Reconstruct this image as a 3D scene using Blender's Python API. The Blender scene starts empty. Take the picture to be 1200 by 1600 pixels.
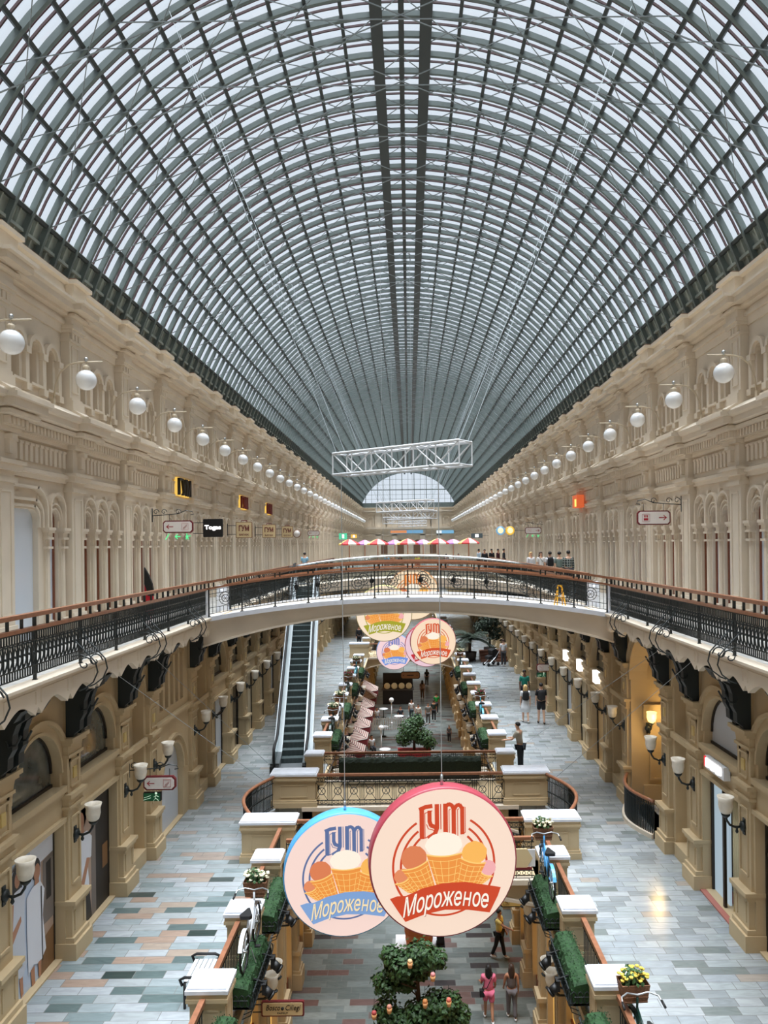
import bpy, bmesh, math, random
from mathutils import Vector, Matrix, Euler

# ------------------------------------------------------------------ camera, sky, sun, exposure
SC = bpy.context.scene
COL = SC.collection
EXPOSURE = 0.26
EYE = Vector((0.05, 0.0, 14.3))
ROLL = 0.0113
cam_data = bpy.data.cameras.new('camera')
cam_data.sensor_fit = 'VERTICAL'
cam_data.sensor_height = 36.0
cam_data.lens = 1180.0 / 1600.0 * 36.0
cam_data.shift_x = -39.0 / 1600.0
cam_data.shift_y = 50.0 / 1600.0
cam_data.clip_start = 0.1
cam_data.clip_end = 500
cam = bpy.data.objects.new('camera', cam_data)
COL.objects.link(cam)
cr, sr = math.cos(ROLL), math.sin(ROLL)
cam.matrix_world = Matrix(((cr, sr, 0, EYE.x), (0, 0, -1, EYE.y), (-sr, cr, 0, EYE.z), (0, 0, 0, 1)))
SC.camera = cam

world = bpy.data.worlds.new('overcast_sky')
SC.world = world
world.use_nodes = True
wn = world.node_tree
wbg = wn.nodes['Background']
wbg.inputs['Color'].default_value = (0.86, 0.93, 1.0, 1)
wbg.inputs['Strength'].default_value = 0.76
sun_data = bpy.data.lights.new('overcast_zenith', 'SUN')
sun_data.energy = 14.5
sun_data.angle = math.radians(50)
sun_data.color = (0.95, 0.98, 1.0)
sun = bpy.data.objects.new('overcast_zenith', sun_data)
sun.location = (0, 40, 60)
COL.objects.link(sun)
SC.view_settings.view_transform = 'Standard'
SC.view_settings.look = 'None'
SC.view_settings.exposure = EXPOSURE
SC.view_settings.gamma = 1.0
SC.view_settings.use_curve_mapping = False
SC.cycles.max_bounces = 8
SC.cycles.diffuse_bounces = 5
SC.cycles.transparent_max_bounces = 12
SC.cycles.caustics_reflective = False
SC.cycles.caustics_refractive = False

# ------------------------------------------------------------------ materials
def lin(c):
    return tuple(((x / 255.0) / 12.92 if x / 255.0 <= 0.04045 else ((x / 255.0 + 0.055) / 1.055) ** 2.4) for x in c)

MATS = {}
def mat(name, rgb, rough=0.6, metal=0.0, vary=0.0, vscale=2.0, spec=0.5, coat=0.0):
    if name in MATS:
        return MATS[name]
    m = bpy.data.materials.new(name)
    m.use_nodes = True
    nt = m.node_tree
    b = nt.nodes['Principled BSDF']
    c = lin(rgb)
    b.inputs['Base Color'].default_value = (*c, 1)
    b.inputs['Roughness'].default_value = rough
    b.inputs['Metallic'].default_value = metal
    b.inputs['Specular IOR Level'].default_value = spec
    if coat:
        b.inputs['Coat Weight'].default_value = coat
    if vary:
        g = nt.nodes.new('ShaderNodeNewGeometry')
        n = nt.nodes.new('ShaderNodeTexNoise')
        n.inputs['Scale'].default_value = vscale
        n.inputs['Detail'].default_value = 4
        r = nt.nodes.new('ShaderNodeValToRGB')
        r.color_ramp.elements[0].position = 0.3
        r.color_ramp.elements[1].position = 0.7
        r.color_ramp.elements[0].color = (*[x * (1 - vary) for x in c], 1)
        r.color_ramp.elements[1].color = (*[min(1, x * (1 + vary)) for x in c], 1)
        nt.links.new(g.outputs['Position'], n.inputs['Vector'])
        nt.links.new(n.outputs['Fac'], r.inputs['Fac'])
        nt.links.new(r.outputs['Color'], b.inputs['Base Color'])
    MATS[name] = m
    return m

def emit(name, rgb, strength=1.0):
    if name in MATS:
        return MATS[name]
    m = bpy.data.materials.new(name)
    m.use_nodes = True
    b = m.node_tree.nodes['Principled BSDF']
    c = lin(rgb)
    b.inputs['Base Color'].default_value = (*[x * 0.12 for x in c], 1)
    b.inputs['Roughness'].default_value = 0.5
    b.inputs['Emission Color'].default_value = (*c, 1)
    b.inputs['Emission Strength'].default_value = strength * 0.835      # so that the colour survives the exposure
    MATS[name] = m
    return m

def tile_mat(name, w, h, pal_a, pal_b=None, yr=None, rough=0.25, mortar=0.006, vein=0.12):
    m = bpy.data.materials.new(name)
    m.use_nodes = True
    nt = m.node_tree
    N, L = nt.nodes, nt.links
    b = N['Principled BSDF']
    g = N.new('ShaderNodeNewGeometry')
    br = N.new('ShaderNodeTexBrick')
    br.offset = 0.37
    br.offset_frequency = 3
    br.squash = 0.72
    br.squash_frequency = 2
    br.inputs['Color1'].default_value = (0, 0, 0, 1)
    br.inputs['Color2'].default_value = (1, 1, 1, 1)
    br.inputs['Mortar'].default_value = (0.5, 0.5, 0.5, 1)
    br.inputs['Scale'].default_value = 1
    br.inputs['Mortar Size'].default_value = mortar
    br.inputs['Brick Width'].default_value = w
    br.inputs['Row Height'].default_value = h
    L.new(g.outputs['Position'], br.inputs['Vector'])
    def ramp(pal):
        r = N.new('ShaderNodeValToRGB')
        r.color_ramp.interpolation = 'CONSTANT'
        e = r.color_ramp.elements
        tot = sum(p[1] for p in pal)
        acc = 0
        for i, (c, wt) in enumerate(pal):
            if i < 2:
                el = e[i]
                el.position = acc / tot
            else:
                el = e.new(acc / tot)
            el.color = (*lin(c), 1)
            acc += wt
        L.new(br.outputs['Color'], r.inputs['Fac'])
        return r.outputs['Color']
    col = ramp(pal_a)
    if pal_b:
        cb = ramp(pal_b)
        sx = N.new('ShaderNodeSeparateXYZ')
        L.new(g.outputs['Position'], sx.inputs[0])
        mr = N.new('ShaderNodeMapRange')
        mr.inputs['From Min'].default_value = yr[0]
        mr.inputs['From Max'].default_value = yr[1]
        L.new(sx.outputs['Y'], mr.inputs['Value'])
        mx = N.new('ShaderNodeMix')
        mx.data_type = 'RGBA'
        L.new(mr.outputs[0], mx.inputs['Factor'])
        L.new(col, mx.inputs['A'])
        L.new(cb, mx.inputs['B'])
        col = mx.outputs['Result']
    mp = N.new('ShaderNodeMapping')
    mp.inputs['Scale'].default_value = (0.8, 3.0, 1)
    mp.inputs['Rotation'].default_value = (0, 0, 0.35)
    L.new(g.outputs['Position'], mp.inputs['Vector'])
    nz = N.new('ShaderNodeTexNoise')
    nz.inputs['Scale'].default_value = 2.2
    nz.inputs['Detail'].default_value = 8
    nz.inputs['Distortion'].default_value = 1.6
    L.new(mp.outputs[0], nz.inputs['Vector'])
    vr = N.new('ShaderNodeMapRange')
    vr.inputs['From Min'].default_value = 0.3
    vr.inputs['From Max'].default_value = 0.7
    vr.inputs['To Min'].default_value = 1 - vein
    vr.inputs['To Max'].default_value = 1 + vein
    L.new(nz.outputs['Fac'], vr.inputs['Value'])
    mul = N.new('ShaderNodeMix')
    mul.data_type = 'RGBA'
    mul.blend_type = 'MULTIPLY'
    mul.inputs['Factor'].default_value = 1
    L.new(col, mul.inputs['A'])
    L.new(vr.outputs[0], mul.inputs['B'])
    mo = N.new('ShaderNodeMix')
    mo.data_type = 'RGBA'
    L.new(br.outputs['Fac'], mo.inputs['Factor'])
    L.new(mul.outputs['Result'], mo.inputs['A'])
    mo.inputs['B'].default_value = (*lin((120, 120, 118)), 1)
    L.new(mo.outputs['Result'], b.inputs['Base Color'])
    b.inputs['Roughness'].default_value = rough
    MATS[name] = m
    return m

STONE = mat('cream_stone', (222, 209, 190), 0.75, vary=0.05, vscale=1.3, spec=0.3)
STONE2 = mat('ochre_stone', (196, 175, 140), 0.75, vary=0.06, vscale=1.3, spec=0.3)
COPING = mat('brown_coping', (140, 112, 92), 0.7)
MARBLE = mat('white_marble', (222, 226, 234), 0.35, vary=0.05, vscale=6)
IRON = mat('black_iron', (30, 38, 39), 0.5, 0.0, spec=0.5)
STEEL = mat('roof_steel', (110, 122, 120), 0.6, vary=0.1, vscale=3)
BAND = mat('band_sheet', (170, 180, 172), 0.6, vary=0.15, vscale=2)
STEEL_DK = mat('roof_steel_dark', (60, 66, 66), 0.6)
GLZBAR = mat('glazing_bar_red', (82, 58, 60), 0.6)
WOOD = mat('varnished_wood', (146, 98, 72), 0.35, vary=0.18, vscale=9)
OPAL = mat('opal_glass', (238, 240, 242), 0.25, coat=0.4)
WHITE = mat('white_paint', (225, 228, 232), 0.5)
BLACK = mat('matte_black', (18, 18, 19), 0.55)
BRASS = mat('brass_plate', (215, 190, 120), 0.35, 0.3)
GREENERY = mat('hedge_green', (28, 62, 26), 0.8, vary=0.5, vscale=30)
LEAF = mat('leaf_green', (48, 78, 38), 0.6, vary=0.45, vscale=7)
LEAF_DK = mat('leaf_dark', (30, 46, 30), 0.7, vary=0.4, vscale=5)
SILVER = mat('brushed_steel', (190, 195, 198), 0.3, 0.8)
RUBBER = mat('black_rubber', (15, 15, 16), 0.6)
WICKER = mat('wicker', (120, 80, 52), 0.7, vary=0.4, vscale=40)
CREAM = mat('cream_board', (226, 205, 160), 0.6)
MAROON = mat('maroon_paint', (112, 30, 36), 0.5)
SIGNW = mat('sign_white', (238, 232, 228), 0.5)

def glass_mat(name, tint=(0.93, 0.96, 1.0), refl=0.06):
    m = bpy.data.materials.new(name)
    m.use_nodes = True
    nt = m.node_tree
    nt.nodes.remove(nt.nodes['Principled BSDF'])
    t = nt.nodes.new('ShaderNodeBsdfTransparent')
    t.inputs['Color'].default_value = (*tint, 1)
    gl = nt.nodes.new('ShaderNodeBsdfGlossy')
    gl.inputs['Roughness'].default_value = 0.05
    mx = nt.nodes.new('ShaderNodeMixShader')
    mx.inputs[0].default_value = refl
    nt.links.new(t.outputs[0], mx.inputs[1])
    nt.links.new(gl.outputs[0], mx.inputs[2])
    nt.links.new(mx.outputs[0], nt.nodes['Material Output'].inputs['Surface'])
    MATS[name] = m
    return m
ROOFGLASS = glass_mat('roof_glass')
SHOPGLASS = glass_mat('shop_glass', (0.8, 0.84, 0.84), 0.14)

# ------------------------------------------------------------------ mesh helpers
class MB:
    def __init__(s):
        s.v, s.f, s.m, s.sm = [], [], [], []
        s.cur, s.smooth = 0, False
    def add(s, vs, fs):
        o = len(s.v)
        s.v.extend(tuple(p) for p in vs)
        for f in fs:
            s.f.append([i + o for i in f]); s.m.append(s.cur); s.sm.append(s.smooth)
        return s
    def box(s, x0, x1, y0, y1, z0, z1):
        return s.add([(x0, y0, z0), (x1, y0, z0), (x1, y1, z0), (x0, y1, z0), (x0, y0, z1), (x1, y0, z1), (x1, y1, z1), (x0, y1, z1)],
                     [(0, 3, 2, 1), (4, 5, 6, 7), (0, 1, 5, 4), (1, 2, 6, 5), (2, 3, 7, 6), (3, 0, 4, 7)])
    def bar(s, a, b, w, h=None, up=(0, 0, 1)):
        a, b = Vector(a), Vector(b)
        h = h or w
        d = (b - a).normalized()
        u = Vector(up)
        if abs(d.dot(u)) > 0.98:
            u = Vector((1, 0, 0))
        x = d.cross(u).normalized() * (w / 2)
        y = x.cross(d).normalized() * (h / 2)
        return s.add([a - x - y, a + x - y, a + x + y, a - x + y, b - x - y, b + x - y, b + x + y, b - x + y],
                     [(0, 3, 2, 1), (4, 5, 6, 7), (0, 1, 5, 4), (1, 2, 6, 5), (2, 3, 7, 6), (3, 0, 4, 7)])
    def ext(s, poly, a, b, axis='y'):
        """2D polygon extruded along axis; poly is (x,z) for y, (y,z) for x, (x,y) for z."""
        f = {'y': lambda p, t: (p[0], t, p[1]), 'x': lambda p, t: (t, p[0], p[1]), 'z': lambda p, t: (p[0], p[1], t)}[axis]
        n = len(poly)
        vs = [f(p, a) for p in poly] + [f(p, b) for p in poly]
        fs = [tuple(range(n - 1, -1, -1)), tuple(range(n, 2 * n))]
        fs += [(i, (i + 1) % n, n + (i + 1) % n, n + i) for i in range(n)]
        return s.add(vs, fs)
    def tube(s, pts, r, n=6, closed=False):
        pts = [Vector(p) for p in pts]
        k = len(pts)
        rs = r if isinstance(r, (list, tuple)) else [r] * k
        vs, ref = [], None
        for i, p in enumerate(pts):
            if closed:
                t = pts[(i + 1) % k] - pts[i - 1]
            else:
                t = pts[min(i + 1, k - 1)] - pts[max(i - 1, 0)]
            t.normalize()
            if ref is None:
                ref = Vector((0, 0, 1)) if abs(t.z) < 0.9 else Vector((1, 0, 0))
            x = ref - t * ref.dot(t)
            if x.length < 1e-5:
                x = t.orthogonal()
            x.normalize(); ref = x
            y = t.cross(x)
            for j in range(n):
                a = 2 * math.pi * j / n
                vs.append(p + (x * math.cos(a) + y * math.sin(a)) * rs[i])
        fs = []
        for i in range(k if closed else k - 1):
            i2 = (i + 1) % k
            for j in range(n):
                j2 = (j + 1) % n
                fs.append((i * n + j, i * n + j2, i2 * n + j2, i2 * n + j))
        if not closed:
            fs.append(tuple(range(n - 1, -1, -1))); fs.append(tuple((k - 1) * n + j for j in range(n)))
        sm = s.smooth; s.smooth = n > 5
        s.add(vs, fs); s.smooth = sm
        return s
    def lathe(s, prof, n=16, c=(0, 0, 0), sx=1, sy=1):
        vs = []
        for r, z in prof:
            for j in range(n):
                a = 2 * math.pi * j / n
                vs.append((c[0] + r * math.cos(a) * sx, c[1] + r * math.sin(a) * sy, c[2] + z))
        fs = []
        for i in range(len(prof) - 1):
            for j in range(n):
                j2 = (j + 1) % n
                fs.append((i * n + j, i * n + j2, (i + 1) * n + j2, (i + 1) * n + j))
        fs.append(tuple(range(n - 1, -1, -1))); fs.append(tuple((len(prof) - 1) * n + j for j in range(n)))
        sm = s.smooth; s.smooth = True
        s.add(vs, fs); s.smooth = sm
        return s
    def ball(s, c, r, n=12, m=8, sx=1, sy=1, sz=1):
        return s.lathe([(max(1e-4, r * math.sin(math.pi * i / m)), -r * sz * math.cos(math.pi * i / m)) for i in range(m + 1)], n, c, sx, sy)
    def ring(s, cy, cz, r0, r1, x0, x1, a0=0.0, a1=math.pi, n=14):
        """box-section ring (part) in the y-z plane, thick from x0 to x1."""
        vs, fs = [], []
        for i in range(n + 1):
            a = a0 + (a1 - a0) * i / n
            c, d = math.cos(a), math.sin(a)
            for r, x in ((r0, x0), (r1, x0), (r1, x1), (r0, x1)):
                vs.append((x, cy + r * c, cz + r * d))
        for i in range(n):
            for j in range(4):
                fs.append((i * 4 + j, i * 4 + (j + 1) % 4, (i + 1) * 4 + (j + 1) % 4, (i + 1) * 4 + j))
        fs += [(0, 1, 2, 3), (n * 4, n * 4 + 3, n * 4 + 2, n * 4 + 1)]
        return s.add(vs, fs)
    def poly(s, pts, f):
        return s.add([f(p) for p in pts], [tuple(range(len(pts)))])
    def xf(s, M, start=0):
        for i in range(start, len(s.v)):
            s.v[i] = tuple(M @ Vector(s.v[i]))
        return s
    def mesh(s, name, mats):
        me = bpy.data.meshes.new(name)
        me.from_pydata(s.v, [], s.f)
        if not isinstance(mats, (list, tuple)):
            mats = [mats]
        for m in mats:
            me.materials.append(m)
        me.polygons.foreach_set('material_index', s.m)
        me.polygons.foreach_set('use_smooth', s.sm)
        me.update()
        return me
    def build(s, name, mats, parent=None, loc=None, rotz=0.0):
        return link(name, s.mesh(name, mats), parent, loc, rotz)

def link(name, me, parent=None, loc=None, rotz=0.0):
    o = bpy.data.objects.new(name, me)
    COL.objects.link(o)
    if parent:
        o.parent = parent
    if loc is not None:
        o.location = loc
    if rotz:
        o.rotation_euler = (0, 0, rotz)
    return o

def tag(o, label, cat, group=None):
    o['label'] = label
    o['category'] = cat
    if group:
        o['group'] = group
    return o

def thing(name, label, cat, loc=(0, 0, 0), rotz=0.0, group=None):
    o = bpy.data.objects.new(name, None)
    o.empty_display_size = 0.1
    COL.objects.link(o)
    o.location = loc
    o.rotation_euler = (0, 0, rotz)
    return tag(o, label, cat, group)

def structure(name, loc=(0, 0, 0)):
    o = bpy.data.objects.new(name, None)
    COL.objects.link(o)
    o.location = loc
    o['kind'] = 'structure'
    return o

def struct(o):
    o['kind'] = 'structure'
    return o

def dup(root, loc, rotz, label=None, group=None):
    r = root.copy(); COL.objects.link(r)
    r.location = loc; r.rotation_euler = (0, 0, rotz)
    if label: r['label'] = label
    if group: r['group'] = group
    for ch in root.children:
        c = ch.copy(); COL.objects.link(c); c.parent = r
        for g in ch.children:
            d = g.copy(); COL.objects.link(d); d.parent = c
    return r

ORD = ['first', 'second', 'third', 'fourth', 'fifth', 'sixth', 'seventh', 'eighth', 'ninth', 'tenth', 'eleventh', 'twelfth', 'thirteenth',
       'fourteenth', 'fifteenth', 'sixteenth', 'seventeenth', 'eighteenth', 'nineteenth']
TENS = {2: 'twent', 3: 'thirt', 4: 'fort', 5: 'fift'}
def nth(i):
    """0 -> first"""
    n = i + 1
    if n < 20: return ORD[n - 1]
    t, u = divmod(n, 10)
    return TENS[t] + ('ieth' if u == 0 else 'y-' + ORD[u - 1])

def text_mesh(body, size, mats, extrude=0.004, shear=0.0, bold=0.0, width=None, space=1.0, res=3, align=None):
    cu = bpy.data.curves.new('lettering', 'FONT')
    cu.body = body; cu.size = size; cu.extrude = extrude; cu.shear = shear; cu.offset = bold
    cu.space_character = space
    cu.align_x = align or 'CENTER'; cu.align_y = 'TOP_BASELINE' if align else 'CENTER'; cu.resolution_u = res
    o = bpy.data.objects.new('lettering', cu)
    COL.objects.link(o)
    bpy.context.view_layer.update()
    me = bpy.data.meshes.new_from_object(o.evaluated_get(bpy.context.evaluated_depsgraph_get()))
    bpy.data.objects.remove(o); bpy.data.curves.remove(cu)
    xs = [v.co.x for v in me.vertices] or [0]
    if width:
        k = width / (max(xs) - min(xs))
        for v in me.vertices: v.co.x *= k
    me.materials.clear()
    me.materials.append(mats)
    return me

def text_obj(body, size, m, parent, loc, rot=(math.pi / 2, 0, 0), name='lettering', **kw):
    o = link(name, text_mesh(body, size, m, **kw), parent)
    o.location = loc; o.rotation_euler = rot
    return o

def arch_pts(yc, zs, r, n=12, rz=None):
    rz = rz or r
    return [(yc - r * math.cos(math.pi * i / n), zs + rz * math.sin(math.pi * i / n)) for i in range(n + 1)]

def opening_pts(a, b, yc, spring, w, arched, n):
    if arched is True:
        return arch_pts(yc, spring, w / 2, n)
    if arched:                                             # a radius: flat head with rounded corners
        r = arched
        return [(a + r - r * math.cos(math.pi / 2 * i / 6), spring - r + r * math.sin(math.pi / 2 * i / 6)) for i in range(7)] + \
               [(b - r + r * math.sin(math.pi / 2 * i / 6), spring - r + r * math.cos(math.pi / 2 * i / 6)) for i in range(7)]
    return [(a, spring), (b, spring)]

def arch_wall(mb, y0, y1, z0, z1, ops, x=0.0, depth=0.4, n=12):
    """wall sheet at x with arched/rectangular openings and reveals going back by depth. ops: (yc, w, sill, spring, arched)"""
    y = y0
    for yc, w, sill, spring, arched in ops:
        a, b = yc - w / 2, yc + w / 2
        if a > y + 1e-4:
            mb.add([(x, y, z0), (x, a, z0), (x, a, z1), (x, y, z1)], [(0, 1, 2, 3)])
        if sill > z0 + 1e-4:
            mb.add([(x, a, z0), (x, b, z0), (x, b, sill), (x, a, sill)], [(0, 1, 2, 3)])
        pts = opening_pts(a, b, yc, spring, w, arched, n)
        vs, fs = [], []
        for p in pts:
            vs += [(x, p[0], p[1]), (x, p[0], z1)]
        for i in range(len(pts) - 1):
            fs.append((2 * i, 2 * i + 2, 2 * i + 3, 2 * i + 1))
        mb.add(vs, fs)
        loop = [(a, sill)] + pts + [(b, sill)]
        k = len(loop)
        vs = [(x, p[0], p[1]) for p in loop] + [(x - depth, p[0], p[1]) for p in loop]
        mb.add(vs, [(i, (i + 1) % k, k + (i + 1) % k, k + i) for i in range(k)])
        y = b
    if y1 > y + 1e-4:
        mb.add([(x, y, z0), (x, y1, z0), (x, y1, z1), (x, y, z1)], [(0, 1, 2, 3)])
    return mb

def arch_fill(mb, yc, w, sill, spring, x, arched=True, n=12):
    """flat pane filling such an opening"""
    pts = [(yc - w / 2, sill)] + (arch_pts(yc, spring, w / 2, n) if arched else [(yc - w / 2, spring), (yc + w / 2, spring)]) + [(yc + w / 2, sill)]
    return mb.add([(x, p[0], p[1]) for p in pts], [tuple(range(len(pts)))])

L1, L2, L3 = 0.0, 6.3, 12.1
YN, YF = -8.0, 139.0
# ------------------------------------------------------------------ floors
floor = struct(MB().box(-12, 12, YN, YF, -0.3, L1).build('floor', tile_mat('lower_floor_tiles', 0.98, 0.33,
    [((96, 105, 103), 26), ((103, 81, 77), 9), ((112, 121, 120), 24), ((55, 53, 55), 5), ((103, 112, 110), 22), ((96, 83, 79), 7), ((127, 134, 131), 20)], rough=0.3, vein=0.14)))
TL = tile_mat('left_gallery_tiles', 0.8, 0.25,
    [((145, 156, 159), 22), ((156, 136, 122), 10), ((122, 136, 138), 20), ((55, 67, 65), 6), ((163, 169, 173), 22), ((159, 145, 132), 8), ((91, 106, 106), 9), ((154, 161, 163), 18)],
    [((156, 163, 164), 30), ((166, 171, 173), 30), ((144, 151, 153), 20), ((157, 151, 144), 10), ((130, 140, 142), 14)], (17, 27), rough=0.22)
TR = tile_mat('right_gallery_tiles', 0.62, 0.24,
    [((156, 163, 164), 30), ((138, 144, 146), 18), ((164, 169, 171), 30), ((120, 127, 125), 8), ((150, 157, 161), 24), ((157, 149, 140), 4)], rough=0.2)
UP = tile_mat('upper_gallery_tiles', 0.6, 0.3, [((196, 196, 192), 20), ((180, 182, 180), 20), ((206, 206, 202), 20)], rough=0.3)

# the L2 slab edge: void half width 3.0, widened to 4.5 between the two near crossings
def l2_slab(s):
    pts = [(3.0, YN), (3.0, 19.2), (4.1, 19.2)]
    for i in range(0, 9):
        t = i / 8
        pts.append((4.1 + 0.5 * math.sin(math.pi * t), 19.6 + 3.2 * t))
    pts += [(4.1, 23.1), (3.0, 23.1), (3.0, YF), (9.5, YF), (9.5, YN)]
    mb = MB()
    mb.ext([(s * x, y) for x, y in pts], L2 - 0.5, L2, 'z')
    return mb
struct(l2_slab(-1).build('floor_gallery_left', TL))
struct(l2_slab(1).build('floor_gallery_right', TR))
# moulded edge of the L2 slab
def l2_edge(s, ya, yb):
    mb = MB()
    prof = [(3.9, L2 - 0.9), (3.55, L2 - 0.9), (3.5, L2 - 0.6), (3.2, L2 - 0.5), (3.15, L2 - 0.3), (2.95, L2 - 0.22), (2.92, L2 - 0.02), (3.9, L2 - 0.02)]
    mb.ext([(s * x, z) for x, z in prof], ya, yb, 'y')
    return mb
k = 1
for s in (-1, 1):
    for ya, yb in ((YN, 19.15), (23.2, YF)):
        struct(l2_edge(s, ya, yb).build('trim_%d' % k, STONE2)); k += 1

# L3 gallery slab with a scalloped fascia
GX = 6.15
def l3_slab(s, ya, yb):
    mb = MB()
    mb.box(min(s * (GX + 0.1), s * 9.6), max(s * (GX + 0.1), s * 9.6), ya, yb, L3 - 0.35, L3 - 0.004)
    return mb
GALL = {}
for s in (-1, 1):
    GALL[s] = structure('floor_upper_gallery_' + ('left' if s < 0 else 'right'))
    l3_slab(s, YN, YF).build('gallery_slab', UP, GALL[s])

P = 3.46
def fascia_unit():
    mb = MB()
    # local: x toward hall; one bay long, three scallops
    for q in range(3):
        a, b = q * P / 3, (q + 1) * P / 3
        w = b - a
        pts = [(a, 0.02), (b, 0.02), (b, -0.40), (b - 0.10, -0.52), (b - 0.2, -0.46)]
        for i in range(1, 8):
            t = i / 8
            pts.append((b - 0.2 - (w - 0.4) * t, -0.46 + 0.14 * math.sin(math.pi * t)))
        pts += [(a + 0.2, -0.46), (a + 0.10, -0.52), (a, -0.40)]
        mb.ext(pts, -0.02, 0.10, 'x')
        mb.box(0.10, 0.115, a + 0.08, b - 0.08, -0.13, -0.11)
        mb.box(0.10, 0.115, a + 0.08, a + 0.10, -0.34, -0.13)
        mb.box(0.10, 0.115, b - 0.10, b - 0.08, -0.34, -0.13)
    mb.box(-0.10, 0.20, 0, P, -0.02, 0.03)
    mb.box(0.0, 0.15, 0, P, -0.08, -0.02)
    return mb.mesh('gallery_fascia', STONE)
FASC = fascia_unit()

# ------------------------------------------------------------------ walls: L3 facade bays, L2 shopfronts, L1 arcade
def l3_pilaster():
    mb = MB()
    w = 0.34
    mb.box(-0.1, 0.20, -w, w, 12.1, 15.75)
    mb.box(-0.1, 0.28, -w - 0.06, w + 0.06, 12.1, 12.55)
    mb.box(-0.1, 0.25, -w - 0.03, w + 0.03, 12.55, 12.66)
    for y in (-1, 1):                                   # panel mouldings on the shaft
        mb.box(0.20, 0.225, y * 0.2 - 0.02, y * 0.2 + 0.02, 12.9, 15.5)
    mb.box(0.20, 0.225, -0.2, 0.2, 12.86, 12.9); mb.box(0.20, 0.225, -0.2, 0.2, 15.5, 15.54)
    for z0, z1, x in ((15.7, 15.8, 0.26), (15.8, 15.95, 0.22), (15.95, 16.08, 0.34), (16.08, 16.16, 0.40)):
        mb.box(-0.1, x, -w - (x - 0.22), w + (x - 0.22), z0, z1)
    # entablature break
    for z0, z1, x in ((16.16, 16.75, 0.24), (16.75, 16.85, 0.34), (16.85, 17.05, 0.40), (17.05, 17.14, 0.66), (17.14, 17.19, 0.58), (17.19, 17.36, 0.78), (17.36, 17.46, 0.88), (17.46, 17.52, 0.82)):
        mb.box(-0.1, x, -w - (x - 0.24) * 0.7, w + (x - 0.24) * 0.7, z0, z1)
    for q in range(5):
        y = -0.36 + q * 0.18
        mb.box(0.4, 0.5, y - 0.05, y + 0.05, 16.88, 17.04)
    mb.box(0.24, 0.34, -0.07, 0.07, 16.3, 16.66); mb.box(0.24, 0.42, -0.1, 0.1, 16.6, 16.7)
    mb.ext([(0.0, 17.5), (0.70, 17.5), (0.3, 17.75), (0.0, 17.75)], -w, w, 'y')
    # upper pilaster
    mb.box(-0.1, 0.26, -w, w, 17.7, 18.0); mb.box(-0.1, 0.22, -w + 0.03, w - 0.03, 18.0, 18.08)
    mb.box(-0.1, 0.16, -w + 0.05, w - 0.05, 18.0, 19.78)
    for y in (-1, 1):
        mb.box(0.16, 0.185, y * 0.17 - 0.02, y * 0.17 + 0.02, 18.25, 19.4)
    mb.box(0.16, 0.185, -0.17, 0.17, 18.23, 18.27); mb.box(0.16, 0.185, -0.17, 0.17, 19.38, 19.42)
    for y in (-0.18, 0, 0.18):
        mb.box(0.16, 0.22, y - 0.06, y + 0.06, 19.56, 19.72)
    for z0, z1, x in ((19.5, 19.56, 0.20), (19.72, 19.8, 0.26), (19.8, 19.9, 0.30), (19.9, 20.1, 0.24), (20.1, 20.16, 0.36), (20.16, 20.22, 0.30), (20.22, 20.36, 0.58), (20.36, 20.44, 0.68), (20.44, 20.9, 0.32), (20.9, 21.0, 0.44)):
        mb.box(-0.2, x, -w - (x - 0.24) * 0.6, w + (x - 0.24) * 0.6, z0, z1)
    mb.cur = 1
    mb.box(-0.5, 0.40, -w - 0.08, w + 0.08, 21.0, 21.04)
    return mb.mesh('pilaster', [STONE, COPING])
AR = [P / 2 - 0.80, P / 2, P / 2 + 0.80]
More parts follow.
